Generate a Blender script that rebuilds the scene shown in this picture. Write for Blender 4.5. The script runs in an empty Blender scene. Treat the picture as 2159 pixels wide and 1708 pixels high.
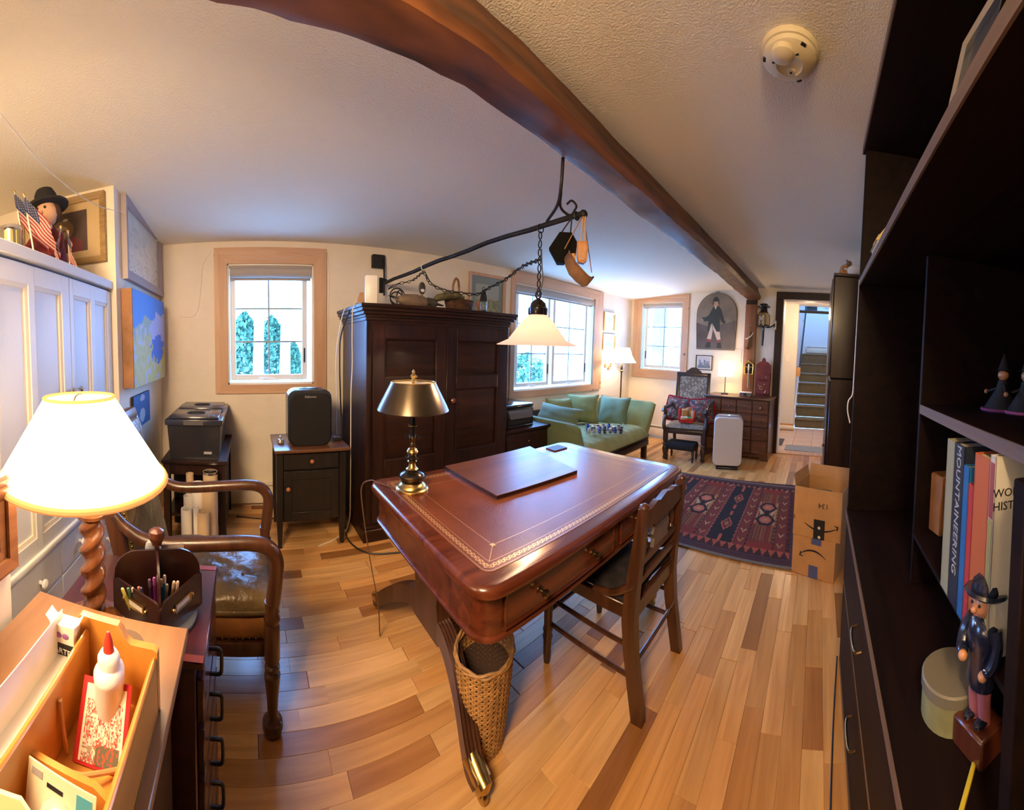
import bpy, bmesh, math, random
from mathutils import Vector, Matrix, noise
R = math.radians
rnd = random.Random(7)
sc = bpy.context.scene
# ---------------------------------------------------------------- camera: the photograph is a stitched cylindrical phone panorama
W, H, F, CY, EYE = 2159, 1708, 766.56, -87.195, 1.33
RC = Matrix.Rotation(0.84389, 3, 'Z') @ Matrix.Rotation(-0.045335, 3, 'X') @ Matrix.Rotation(-0.027342, 3, 'Y')
cam = bpy.data.objects.new('camera', bpy.data.cameras.new('camera'))
sc.collection.objects.link(cam); sc.camera = cam
right, fwd, up = RC.col[0], RC.col[1], RC.col[2]
cam.matrix_world = Matrix(((right.x, up.x, -fwd.x, 0), (right.y, up.y, -fwd.y, 0), (right.z, up.z, -fwd.z, EYE), (0, 0, 0, 1)))
cd = cam.data; cd.type = 'PANO'; cd.panorama_type = 'CENTRAL_CYLINDRICAL'; cd.clip_start = 0.02
cd.central_cylindrical_radius = 1.0
cd.central_cylindrical_range_u_min = -W / 2 / F; cd.central_cylindrical_range_u_max = W / 2 / F
cd.central_cylindrical_range_v_min = -(H / 2 - CY) / F; cd.central_cylindrical_range_v_max = (H / 2 + CY) / F
# ---------------------------------------------------------------- world, lamps, exposure
wd = bpy.data.worlds.new('overcast_sky'); sc.world = wd; wd.use_nodes = True
bg = wd.node_tree.nodes['Background']; bg.inputs[0].default_value = (0.19, 0.44, 1.0, 1); bg.inputs[1].default_value = 9.5
WARM = (1.0, 0.62, 0.30); WARM2 = (1.0, 0.68, 0.38)
P_TABLE, P_PEND, P_FLOOR, P_SMALL, P_HALL, P_BACK = 6, 10, 10, 6, 10, 25
sc.view_settings.view_transform = 'Standard'; sc.view_settings.look = 'None'
sc.view_settings.gamma = 1.0; sc.view_settings.use_curve_mapping = False; sc.view_settings.exposure = 1.6
sc.cycles.use_denoising = True; sc.cycles.max_bounces = 8; sc.cycles.diffuse_bounces = 5; sc.cycles.glossy_bounces = 3
sc.cycles.transmission_bounces = 6; sc.cycles.transparent_max_bounces = 12; sc.cycles.sample_clamp_indirect = 6; sc.cycles.caustics_reflective = False; sc.cycles.caustics_refractive = False
def light(name, kind, loc, power, col, size=0.04, rot=None, sy=None, portal=False):
    d = bpy.data.lights.new(name, kind); d.energy = power; d.color = col
    o = bpy.data.objects.new(name, d); sc.collection.objects.link(o); o.location = loc
    if kind == 'AREA':
        d.shape = 'RECTANGLE'; d.size = size; d.size_y = sy or size
        d.cycles.is_portal = portal
    else: d.shadow_soft_size = size
    if rot: o.rotation_euler = rot
    return o
light('fill_behind_viewer', 'AREA', (.05, -.68, 2.02), P_BACK, WARM2, .5, Vector((-.80, .42, -.42)).to_track_quat('-Z', 'Y').to_euler())  # warm fill added behind the camera to brighten the room; no fixture stands here
light('hall_light', 'POINT', (-.2, 6.0, 2.1), P_HALL, WARM2, .08)
XW, YF, HC = -2.95, 5.04, 2.30          # window wall, far wall, ceiling
def ceil_z(x): return HC + 0.07 * min(0, x + 0.9)
TF = R(2.5)                              # the far wall is not quite square to the window wall
FU = Vector((-math.cos(TF), math.sin(TF), 0)); FN = Vector((-math.sin(TF), -math.cos(TF), 0)); FO = Vector((-0.5, YF, 0))
def fw(u, d, z): return FO + FU * u + FN * d + Vector((0, 0, z))     # along the far wall (u leftwards), d into the room
# ---------------------------------------------------------------- sight lines used only to find where things stand
def ray(x, y): 
    a = (x - W / 2) / F
    return RC @ Vector((math.sin(a), math.cos(a), -(y - H / 2 - CY) / F))
EY = Vector((0, 0, EYE))
def on(x, y, ax, v):
    r = ray(x, y); return EY + r * ((v - EY[ax]) / r[ax])
def ad(x, y, d):
    r = ray(x, y); return EY + r * (d / math.hypot(r.x, r.y))
def far(x, y, d=0.0):                    # -> (u, z) on the far wall
    r = ray(x, y); t = (FO + FN * d - EY).dot(FN) / r.dot(FN); p = EY + r * t
    return (p - FO).dot(FU), p.z
# ---------------------------------------------------------------- materials
def nt(name):
    m = bpy.data.materials.new(name); m.use_nodes = True; t = m.node_tree
    return m, t, t.nodes['Principled BSDF']
def L(t, a, b): t.links.new(a, b)
def N(t, k, **kw):
    n = t.nodes.new(k)
    for a, v in kw.items():
        if a in n.inputs: n.inputs[a].default_value = v
        else: setattr(n, a, v)
    return n
def c4(c): return (c[0], c[1], c[2], 1)
def ramp(t, fac, stops):
    r = t.nodes.new('ShaderNodeValToRGB'); e = r.color_ramp.elements
    while len(e) < len(stops): e.new(0.5)
    for i, (p, c) in enumerate(stops): e[i].position = p; e[i].color = c4(c)
    L(t, fac, r.inputs[0]); return r
def bump(t, b, h, s, d=0.01):
    n = N(t, 'ShaderNodeBump', Strength=s, Distance=d); L(t, h, n.inputs['Height']); L(t, n.outputs[0], b.inputs['Normal'])
def mat(name, col, rough=0.5, metal=0.0, var=0.0, vs=8, bp=0.0, bs=60, coat=0.0, emit=None, es=0, spec=0.5, trans=0.0, sheen=0.0):
    m, t, b = nt(name); b.inputs['Base Color'].default_value = c4(col); b.inputs['Roughness'].default_value = rough
    b.inputs['Metallic'].default_value = metal; b.inputs['Coat Weight'].default_value = coat; b.inputs['Coat Roughness'].default_value = .1; b.inputs['Specular IOR Level'].default_value = spec
    b.inputs['Transmission Weight'].default_value = trans; b.inputs['Sheen Weight'].default_value = sheen
    if emit: b.inputs['Emission Color'].default_value = c4(emit); b.inputs['Emission Strength'].default_value = es
    tc = t.nodes.new('ShaderNodeTexCoord')
    if var:
        n = N(t, 'ShaderNodeTexNoise', Scale=vs, Detail=4.0); L(t, tc.outputs['Object'], n.inputs['Vector'])
        r = ramp(t, n.outputs[0], [(0.3, [c * (1 - var) for c in col]), (0.7, [min(1, c * (1 + var)) for c in col])]); L(t, r.outputs[0], b.inputs['Base Color'])
    if bp:
        n = N(t, 'ShaderNodeTexNoise', Scale=bs, Detail=3.0); L(t, tc.outputs['Object'], n.inputs['Vector']); bump(t, b, n.outputs[0], bp)
    return m
def wood(name, dk, lt, axis='x', rough=0.4, coat=0.0, fine=28, long=1.6, bp=0.12, spec=0.5, rnd_=None, knots=False):
    m, t, b = nt(name); tc = t.nodes.new('ShaderNodeTexCoord'); mp = t.nodes.new('ShaderNodeMapping')
    s = [fine] * 3; s['xyz'.index(axis)] = long; mp.inputs['Scale'].default_value = s
    src = tc.outputs['Object']
    L(t, src, mp.inputs[0])
    n = N(t, 'ShaderNodeTexNoise', Scale=1.0, Detail=6.0, Distortion=0.8); L(t, mp.outputs[0], n.inputs['Vector'])
    r = ramp(t, n.outputs[0], [(0.28, dk), (0.72, lt)]); out = r.outputs[0]
    if rnd_:
        if rnd_ == 'object': q = t.nodes.new('ShaderNodeObjectInfo'); rv = q.outputs['Random']
        else: q = t.nodes.new('ShaderNodeNewGeometry'); rv = q.outputs['Random Per Island']
        ad_ = N(t, 'ShaderNodeVectorMath', operation='ADD'); cv = t.nodes.new('ShaderNodeCombineXYZ'); mu = N(t, 'ShaderNodeMath', operation='MULTIPLY'); mu.inputs[1].default_value = 57
        L(t, rv, mu.inputs[0]); 
        for i in range(3): L(t, mu.outputs[0], cv.inputs[i])
        L(t, mp.outputs[0], ad_.inputs[0]); L(t, cv.outputs[0], ad_.inputs[1]); L(t, ad_.outputs[0], n.inputs['Vector'])
        tint = ramp(t, rv, PLANK_TINTS); tint.color_ramp.interpolation = 'CONSTANT'
        mx = N(t, 'ShaderNodeMix', data_type='RGBA', blend_type='MULTIPLY'); mx.inputs['Factor'].default_value = 1
        L(t, out, mx.inputs['A']); L(t, tint.outputs[0], mx.inputs['B']); out = mx.outputs['Result']
    if knots:
        v = N(t, 'ShaderNodeTexVoronoi', Scale=4.2); L(t, tc.outputs['Object'], v.inputs['Vector'])
        kr = ramp(t, v.outputs['Distance'], [(0.05, (0.25, 0.13, 0.08)), (0.11, (1, 1, 1))])
        mx = N(t, 'ShaderNodeMix', data_type='RGBA', blend_type='MULTIPLY'); mx.inputs['Factor'].default_value = 1
        L(t, out, mx.inputs['A']); L(t, kr.outputs[0], mx.inputs['B']); out = mx.outputs['Result']
    L(t, out, b.inputs['Base Color']); b.inputs['Roughness'].default_value = rough; b.inputs['Coat Weight'].default_value = coat; b.inputs['Coat Roughness'].default_value = 0.15
    b.inputs['Specular IOR Level'].default_value = spec
    if bp: bump(t, b, n.outputs[0], bp, 0.004)
    return m
def glassy(name, col=(1, 1, 1), mixv=0.1):
    m = bpy.data.materials.new(name); m.use_nodes = True; t = m.node_tree; t.nodes.remove(t.nodes['Principled BSDF'])
    a = t.nodes.new('ShaderNodeBsdfTransparent'); a.inputs[0].default_value = c4(col); g = N(t, 'ShaderNodeBsdfGlossy', Roughness=0.02)
    lw = N(t, 'ShaderNodeLayerWeight', Blend=0.5); fr = N(t, 'ShaderNodeMath', operation='POWER'); fr.inputs[1].default_value = 5; L(t, lw.outputs['Facing'], fr.inputs[0]); f2 = N(t, 'ShaderNodeMath', operation='MULTIPLY_ADD'); f2.inputs[1].default_value = .8; f2.inputs[2].default_value = .04; L(t, fr.outputs[0], f2.inputs[0]); mx = t.nodes.new('ShaderNodeMixShader')
    L(t, f2.outputs[0], mx.inputs[0]); L(t, a.outputs[0], mx.inputs[1]); L(t, g.outputs[0], mx.inputs[2]); L(t, mx.outputs[0], t.nodes['Material Output'].inputs[0]); return m
def shade_mat(name, col, es, ecol):
    m = bpy.data.materials.new(name); m.use_nodes = True; t = m.node_tree; t.nodes.remove(t.nodes['Principled BSDF'])
    d = N(t, 'ShaderNodeBsdfDiffuse', Color=c4(col)); tr = N(t, 'ShaderNodeBsdfTranslucent', Color=c4(col)); mx = t.nodes.new('ShaderNodeMixShader'); mx.inputs[0].default_value = 0.5
    e = N(t, 'ShaderNodeEmission', Color=c4(ecol), Strength=es); ads = t.nodes.new('ShaderNodeAddShader')
    L(t, d.outputs[0], mx.inputs[1]); L(t, tr.outputs[0], mx.inputs[2]); L(t, mx.outputs[0], ads.inputs[0]); L(t, e.outputs[0], ads.inputs[1]); L(t, ads.outputs[0], t.nodes['Material Output'].inputs[0]); return m
def attr_mat(name, rough=0.7, coat=0.0, bp=0.0):
    m, t, b = nt(name); a = N(t, 'ShaderNodeAttribute', attribute_name='Col'); L(t, a.outputs['Color'], b.inputs['Base Color'])
    b.inputs['Roughness'].default_value = rough; b.inputs['Coat Weight'].default_value = coat
    if bp:
        tc = t.nodes.new('ShaderNodeTexCoord'); n = N(t, 'ShaderNodeTexNoise', Scale=400.0, Detail=2.0); L(t, tc.outputs['Object'], n.inputs['Vector']); bump(t, b, n.outputs[0], bp)
    return m
# ---------------------------------------------------------------- geometry helpers
def V(*a): return Vector(a)
def T(loc=(0, 0, 0), rz=0, rx=0, ry=0): return Matrix.Translation(loc) @ Matrix.Rotation(rz, 4, 'Z') @ Matrix.Rotation(rx, 4, 'X') @ Matrix.Rotation(ry, 4, 'Y')
class B:
    def __init__(s, M=None): s.bm = bmesh.new(); s.M = M or Matrix()
    def add(s, vs, fs, M=None):
        M = s.M @ M if M else s.M
        vv = [s.bm.verts.new(M @ Vector(v)) for v in vs]
        for f in fs:
            try: s.bm.faces.new([vv[i] for i in f])
            except ValueError: pass
        return s
    def box(s, a, b, bev=0.0, M=None):
        a, b = [min(a[i], b[i]) for i in range(3)], [max(a[i], b[i]) for i in range(3)]
        bev = min(bev, 0.45 * min(b[i] - a[i] for i in range(3)))
        if bev <= 0:
            return s.add([(x, y, z) for x in (a[0], b[0]) for y in (a[1], b[1]) for z in (a[2], b[2])], [(0, 1, 3, 2), (4, 6, 7, 5), (0, 4, 5, 1), (2, 3, 7, 6), (0, 2, 6, 4), (1, 5, 7, 3)], M)
        t = bmesh.new(); bmesh.ops.create_cube(t, size=1)
        for v in t.verts: v.co = Vector([a[i] + (v.co[i] + .5) * (b[i] - a[i]) for i in range(3)])
        bmesh.ops.bevel(t, geom=t.edges[:], offset=bev, segments=2 if bev > .004 else 1, affect='EDGES', profile=0.5)
        t.verts.index_update(); s.add([v.co for v in t.verts], [[v.index for v in f.verts] for f in t.faces], M); t.free(); return s
    def rings(s, rs, cap=True, M=None, closed=True):   # rs: list of lists of points, same count
        n = len(rs[0]); vs = [p for r in rs for p in r]; fs = []
        for i in range(len(rs) - 1):
            for j in range(n if closed else n - 1):
                k = (j + 1) % n; fs.append((i * n + j, i * n + k, (i + 1) * n + k, (i + 1) * n + j))
        if cap: fs.append(tuple(range(n))[::-1]); fs.append(tuple((len(rs) - 1) * n + j for j in range(n)))
        return s.add(vs, fs, M)
    def lathe(s, prof, n=20, M=None, cap=True, sx=1, sy=1):   # prof: (r, z)
        return s.rings([[(max(r, 1e-4) * math.cos(2 * math.pi * j / n) * sx, max(r, 1e-4) * math.sin(2 * math.pi * j / n) * sy, z) for j in range(n)] for r, z in prof], cap, M)
    def tube(s, pts, r, n=8, M=None, cap=True, flat=1.0):
        pts = [Vector(p) for p in pts]; rs = r if isinstance(r, (list, tuple)) else [r] * len(pts); out = []; prev = None
        for i, p in enumerate(pts):
            d = (pts[min(i + 1, len(pts) - 1)] - pts[max(i - 1, 0)]).normalized()
            if prev is None: prev = d.orthogonal().normalized()
            u = (prev - d * prev.dot(d)); u = u.normalized() if u.length > 1e-6 else d.orthogonal().normalized(); v = d.cross(u); prev = u
            out.append([p + (u * math.cos(2 * math.pi * j / n) + v * math.sin(2 * math.pi * j / n) * flat) * rs[i] for j in range(n)])
        return s.rings(out, cap, M)
    def ball(s, c, r, M=None, n=12, sc_=(1, 1, 1)):
        c = Vector(c); m = max(5, n // 2)
        return s.rings([[c + Vector((r * sc_[0] * math.sin(math.pi * i / m) * math.cos(2 * math.pi * j / n), r * sc_[1] * math.sin(math.pi * i / m) * math.sin(2 * math.pi * j / n), r * sc_[2] * math.cos(math.pi * i / m))) if 0 < i < m else c + Vector((1e-4 * math.cos(2 * math.pi * j / n), 1e-4 * math.sin(2 * math.pi * j / n), r * sc_[2] * (1 if i == 0 else -1))) for j in range(n)] for i in range(m + 1)], True, M)
    def prism(s, poly, h, M=None, z0=0.0):       # polygon in local xy, extruded along z
        return s.rings([[(x, y, z0) for x, y in poly], [(x, y, z0 + h) for x, y in poly]], True, M)
    def torus(s, c, r, r2, M=None, n=14, k=6, axis='z', sx=1.0, sy=1.0):
        rs = []
        for i in range(n):
            a = 2 * math.pi * i / n; row = []
            for j in range(k):
                q = 2 * math.pi * j / k; x, y, z = (r * sx + r2 * math.cos(q)) * math.cos(a), (r * sy + r2 * math.cos(q)) * math.sin(a), r2 * math.sin(q)
                row.append(Vector(c) + (Vector((x, y, z)) if axis == 'z' else Vector((z, x, y)) if axis == 'x' else Vector((x, z, y))))
            rs.append(row)
        return s.rings(rs + [rs[0]], False, M)
    def pillow(s, w, h, d, M=None, n=10, pinch=0.10, seed=0):   # soft cushion in local xy, thickness along z
        vs, fs = [], []
        for side in (1, -1):
            o = len(vs)
            for i in range(n + 1):
                for j in range(n + 1):
                    u, v = 2 * i / n - 1, 2 * j / n - 1
                    e = max(0, (1 - abs(u) ** 2.4)) ** .55 * max(0, (1 - abs(v) ** 2.4)) ** .55
                    k = 1 - pinch * (1 - abs(u)) * abs(v) ** 3 ; k2 = 1 - pinch * (1 - abs(v)) * abs(u) ** 3
                    z = side * d / 2 * e * (1 + .18 * noise.noise((u * 2.2 + seed, v * 2.2, seed * 1.7)))
                    vs.append((u * w / 2 * k2, v * h / 2 * k, z))
            for i in range(n):
                for j in range(n):
                    q = (o + i * (n + 1) + j, o + (i + 1) * (n + 1) + j, o + (i + 1) * (n + 1) + j + 1, o + i * (n + 1) + j + 1); fs.append(q if side > 0 else q[::-1])
        return s.add(vs, fs, M)
def children_fix(o, parent):
    o.parent = parent; o.matrix_parent_inverse = PM[parent.name].inverted()
PM = {}
def link(o): sc.collection.objects.link(o); PM[o.name] = Matrix.Translation(o.location); return o
def obj(name, b, m, parent=None, weld=True, ang=38):
    me = bpy.data.meshes.new(name); bm = b.bm
    if weld: bmesh.ops.remove_doubles(bm, verts=bm.verts[:], dist=1e-5)
    bmesh.ops.recalc_face_normals(bm, faces=bm.faces[:]); bm.to_mesh(me); bm.free()
    for p in me.polygons: p.use_smooth = True
    me.set_sharp_from_angle(angle=R(ang))
    for x in (m if isinstance(m, (list, tuple)) else [m]): me.materials.append(x)
    o = link(bpy.data.objects.new(name, me))
    if parent: children_fix(o, parent)
    return o
def tag(o, label, cat, group=None):
    o['label'] = label; o['category'] = cat
    if group: o['group'] = group
    return o
def thing(name, label, cat, loc, group=None):
    o = bpy.data.objects.new(name, None); o.location = loc; o.empty_display_size = 0.05; link(o); return tag(o, label, cat, group)
def one(name, b, m, label, cat, group=None): return tag(obj(name, b, m), label, cat, group)
def struct(name, b, m, parent=None):
    o = obj(name, b, m, parent)
    if not parent: o['kind'] = 'structure'
    return o
def sroot(name, loc):
    o = bpy.data.objects.new(name, None); o.location = loc; link(o); o['kind'] = 'structure'; return o
def canvas(name, o, ux, uy, nx, ny, fn, m, parent=None, thick=None):   # flat print: a grid whose cells carry their own colour
    o, ux, uy = Vector(o), Vector(ux), Vector(uy)
    me = bpy.data.meshes.new(name); vs = [o + ux * (i / nx) + uy * (j / ny) for j in range(ny + 1) for i in range(nx + 1)]
    fs = [(j * (nx + 1) + i, j * (nx + 1) + i + 1, (j + 1) * (nx + 1) + i + 1, (j + 1) * (nx + 1) + i) for j in range(ny) for i in range(nx)]
    me.from_pydata(vs, [], fs); ca = me.color_attributes.new('Col', 'FLOAT_COLOR', 'CORNER'); k = 0; buf = []
    for j in range(ny):
        for i in range(nx):
            c = fn((i + .5) / nx, (j + .5) / ny); buf += [c[0], c[1], c[2], 1] * 4
    ca.data.foreach_set('color', buf); me.materials.append(m)
    ob = link(bpy.data.objects.new(name, me))
    if parent: children_fix(ob, parent)
    return ob
def text(body, loc, ux, uy, size, m, parent, name='lettering', align='CENTER', ext=0.0004):
    cu = bpy.data.curves.new(name, 'FONT'); cu.body = body; cu.size = size; cu.align_x = align; cu.align_y = 'CENTER'; cu.extrude = ext; cu.resolution_u = 2
    o = bpy.data.objects.new(name, cu); ux, uy = Vector(ux).normalized(), Vector(uy).normalized(); n = ux.cross(uy)
    cu.materials.append(m); sc.collection.objects.link(o); M = Matrix(((ux.x, uy.x, n.x, loc[0]), (ux.y, uy.y, n.y, loc[1]), (ux.z, uy.z, n.z, loc[2]), (0, 0, 0, 1)))
    me = bpy.data.meshes.new_from_object(o); bpy.data.objects.remove(o); me.transform(M); o = link(bpy.data.objects.new(name, me))
    if parent: children_fix(o, parent)
    return o
def frame_rect(b, o, ux, uy, w, h, t, dep, n, prof=0.0):   # mitred picture frame: o = lower-left outer corner
    o, ux, uy, n = Vector(o), Vector(ux), Vector(uy), Vector(n)
    for (p, q, r_, s_) in (((0, 0), (w, 0), (w - t, t), (t, t)), ((w, 0), (w, h), (w - t, h - t), (w - t, t)), ((w, h), (0, h), (t, h - t), (w - t, h - t)), ((0, h), (0, 0), (t, t), (t, h - t))):
        P = [o + ux * a + uy * c for a, c in (p, q, r_, s_)]
        b.rings([P, [x + n * dep * (1 if i < 2 else .7) for i, x in enumerate(P)]])
    return b
def copy_tree(src, loc, label=None):
    c = src.copy(); sc.collection.objects.link(c); c.location = loc; PM[c.name] = Matrix.Translation(loc)
    if label: c['label'] = label
    for ch in [x for x in src.children]:
        d = ch.copy(); sc.collection.objects.link(d); d.parent = c
        for g in ch.children: e = g.copy(); sc.collection.objects.link(e); e.parent = d
    return c
def bez(p0, p1, p2, p3, n=10):
    p0, p1, p2, p3 = map(Vector, (p0, p1, p2, p3))
    return [p0 * (1 - t) ** 3 + p1 * 3 * t * (1 - t) ** 2 + p2 * 3 * t * t * (1 - t) + p3 * t ** 3 for t in [i / n for i in range(n + 1)]]
def spline(pts, k=5):
    P = [Vector(p) for p in pts]; P = [P[0] * 2 - P[1]] + P + [P[-1] * 2 - P[-2]]; out = []
    for i in range(1, len(P) - 2):
        for j in range(k):
            t = j / k; a, b_, c, d = P[i - 1], P[i], P[i + 1], P[i + 2]
            out.append(0.5 * (2 * b_ + (c - a) * t + (2 * a - 5 * b_ + 4 * c - d) * t * t + (3 * b_ - a - 3 * c + d) * t ** 3))
    return out + [P[-2]]
PLANK_TINTS = [(0.0, (.80, .66, .52)), (0.08, (1.0, .95, .86)), (0.24, (.60, .43, .30)), (0.31, (.93, .82, .68)), (0.46, (1.12, 1.04, .95)), (0.62, (.74, .56, .40)), (0.70, (1.0, .84, .68)), (0.82, (.46, .32, .22)), (0.88, (1.05, .92, .80))]
# ---------------------------------------------------------------- palette
m_wall = mat('wall_plaster_cream', (0.82, 0.74, 0.61), .85, bp=.15, bs=90, var=.03)
m_ceil = mat('ceiling_plaster', (0.80, 0.76, 0.66), .9, bp=.35, bs=140)
m_plank = wood('plank_oak', (.56, .31, .11), (.80, .50, .21), 'y', .36, .2, 30, 2.0, .06, rnd_='object')
m_plank2 = wood('plank_oak_far', (.56, .31, .11), (.80, .50, .21), 'y', .36, .2, 30, 2.0, .06, rnd_='island')
m_gap = mat('floor_joint', (.26, .15, .07), .8)
m_beam = wood('hewn_beam_wood', (.018, .006, .003), (.20, .070, .022), 'y', .5, 0, 11, 1.6, .6)
m_post = wood('post_wood', (.20, .07, .025), (.36, .15, .06), 'z', .45, .1, 22, 1.4, .2)
m_pine = wood('knotty_pine_casing', (.52, .30, .17), (.66, .42, .26), 'z', .5, 0, 20, 1.5, .1, knots=True)
m_pineh = wood('knotty_pine_casing_across', (.52, .30, .17), (.66, .42, .26), 'y', .5, 0, 20, 1.5, .1, knots=True)
m_white = mat('white_window_paint', (.78, .76, .68), .45)
m_muntin = mat('muntin_blue_grey', (.30, .40, .46), .5)
m_pane = glassy('window_glass', (.96, .98, 1))
m_dark = wood('dark_walnut', (.008, .003, .0022), (.034, .011, .006), 'z', .38, .18, 26, 1.5, .1, spec=.35)
m_darkh = wood('dark_walnut_across', (.008, .003, .0022), (.034, .011, .006), 'y', .42, .08, 26, 1.5, .1, spec=.3)
m_case = wood('bookcase_espresso', (.0045, .002, .0018), (.013, .005, .0035), 'y', .6, 0, 24, 1.5, .1, spec=.12)
m_caseedge = wood('bookcase_edge_lit_tan', (.10, .062, .044), (.18, .115, .08), 'y', .5, 0, 24, 1.5, .1)  # light caught by the shelf and drawer edges is put into this tan
m_mahog = wood('mahogany', (.055, .011, .005), (.15, .036, .014), 'x', .25, .5, 26, 1.5, .06)
m_mahogy = wood('mahogany_long', (.055, .011, .005), (.15, .036, .014), 'y', .25, .5, 26, 1.5, .06)
m_mahogz = wood('mahogany_upright', (.05, .011, .005), (.14, .036, .014), 'z', .3, .4, 26, 1.5, .06)
m_oakdk = wood('chair_oak_stained', (.034, .011, .005), (.10, .034, .013), 'z', .35, .35, 26, 1.6, .1)
m_brass = mat('aged_brass', (.55, .38, .14), .28, 1, var=.25, vs=20)
m_dbrass = mat('dark_brass', (.22, .15, .07), .3, 1, var=.3, vs=25)
m_bronze = mat('black_bronze', (.022, .018, .018), .22, .6, coat=.6)
m_iron = mat('wrought_iron', (.018, .016, .015), .55, .6, bp=.5, bs=50)
m_black = mat('black_plastic', (.014, .014, .016), .32)
m_blackm = mat('black_matte', (.012, .012, .013), .7)
m_chrome = mat('chrome', (.75, .75, .75), .12, 1)
m_grey = mat('grey_plastic', (.36, .34, .34), .4)
m_cream = mat('cream_paint', (.76, .68, .55), .55, bp=.05)
m_clos = mat('white_cupboard_paint', (.70, .70, .70), .45, bp=.06)
m_wht = mat('white_plastic', (.82, .80, .76), .35)
m_gold = mat('gilt', (.70, .45, .14), .35, .9)
m_goldline = mat('gold_tooling', (.72, .46, .22), .4, .6)
m_paper = mat('paper', (.80, .75, .66), .8)
m_card = mat('cardboard', (.50, .27, .11), .8, var=.08, vs=14)
m_cardin = mat('cardboard_inside', (.40, .24, .12), .85)
m_ink = mat('black_ink', (.01, .01, .012), .6)
m_attr = attr_mat('printed_picture', .6); m_attrg = attr_mat('glazed_print', .35, .6); m_rug = attr_mat('rug_wool', .95, 0, .6); m_cloth = attr_mat('printed_cloth', .85, 0, .3)
m_wirew = mat('white_wire', (.72, .68, .62), .5); m_wireb = mat('black_wire', (.02, .02, .02), .5)
# ================================================================ the room
ML = Matrix(((0, 1, 0, XW), (1, 0, 0, 0), (0, 0, 1, 0), (0, 0, 0, 1)))                       # (u, d, z) on the window wall
MF = Matrix(((FU.x, FN.x, 0, FO.x), (FU.y, FN.y, 0, FO.y), (0, 0, 1, 0), (0, 0, 0, 1)))      # (u, d, z) on the far wall
def holed(name, M, u0, u1, z0, z1, th, holes):
    b = B(M); us = u0
    for (a, c, lo, hi) in sorted(holes):
        b.box((us, -th, z0), (a, 0, z1))
        if lo > z0: b.box((a, -th, z0), (c, 0, lo))
        b.box((a, -th, hi), (c, 0, z1)); us = c
    b.box((us, -th, z0), (u1, 0, z1)); return struct(name, b, m_wall)
avg = lambda *a: sum(a) / len(a)
w1 = dict(o=(on(453, 677, 0, XW).y, on(687, 677, 0, XW).y, avg(on(460, 836, 0, XW).z, on(686, 820, 0, XW).z), avg(on(446, 517, 0, XW).z, on(687, 534, 0, XW).z)),
          i=(on(480, 680, 0, XW).y, on(661, 680, 0, XW).y, avg(on(485, 811, 0, XW).z, on(662, 808, 0, XW).z), avg(on(476, 551, 0, XW).z, on(660, 565, 0, XW).z)))
w2 = dict(o=(on(1074, 720, 0, XW).y, on(1267, 720, 0, XW).y, avg(on(1267, 822, 0, XW).z, on(1075, 838, 0, XW).z), avg(on(1078, 575, 0, XW).z, on(1267, 613, 0, XW).z)),
          i=(on(1083, 720, 0, XW).y, on(1250, 720, 0, XW).y, avg(on(1250, 808, 0, XW).z, on(1083, 828, 0, XW).z), avg(on(1083, 598, 0, XW).z, on(1250, 628, 0, XW).z)))
f3 = lambda x, y: far(x, y)
w3 = dict(o=(f3(1451, 710)[0], f3(1336, 710)[0], avg(f3(1336, 796)[1], f3(1453, 800)[1]), avg(f3(1335, 627)[1], f3(1447, 618)[1])),
          i=(f3(1438, 710)[0], f3(1352, 710)[0], avg(f3(1355, 780)[1], f3(1439, 782)[1]), avg(f3(1349, 640)[1], f3(1436, 636)[1])))
du0 = far(1644, 800)[0]; DZ = 2.15; du1 = du0 - 0.86
hole = lambda w: (w['i'][0] - .012, w['i'][1] + .012, w['i'][2] - .012, w['i'][3] + .012)
holed('wall_left', ML, -1.7, 5.6, -.05, 2.5, .22, [hole(w1), hole(w2)])
holed('wall_far', MF, -1.4, 2.75, -.05, 2.5, .16, [hole(w3), (du1, du0, -.06, DZ)])
YB = -0.72; XS = -1.93                    # picture wall and the side wall of the cupboard recess
struct('wall_back', B().box((XW - .2, -1.7, -.05), (XS, YB, 2.5)), m_wall)
struct('wall_recess', B().box((XS, -1.9, -.05), (.8, -1.7, 2.5)), m_wall)
struct('wall_right', B().box((.72, -1.9, -.05), (.9, 5.1, 2.5)), m_wall)
xs = [-3.2, -2.4, -1.6, -.9, .9]
b = B(); ys = (-1.95, 5.35)
b.rings([[(x, ys[0], ceil_z(x)) for x in xs] + [(x, ys[0], 2.55) for x in xs[::-1]], [(x, ys[1], ceil_z(x)) for x in xs] + [(x, ys[1], 2.55) for x in xs[::-1]]])
struct('ceiling', b, m_ceil)
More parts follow.
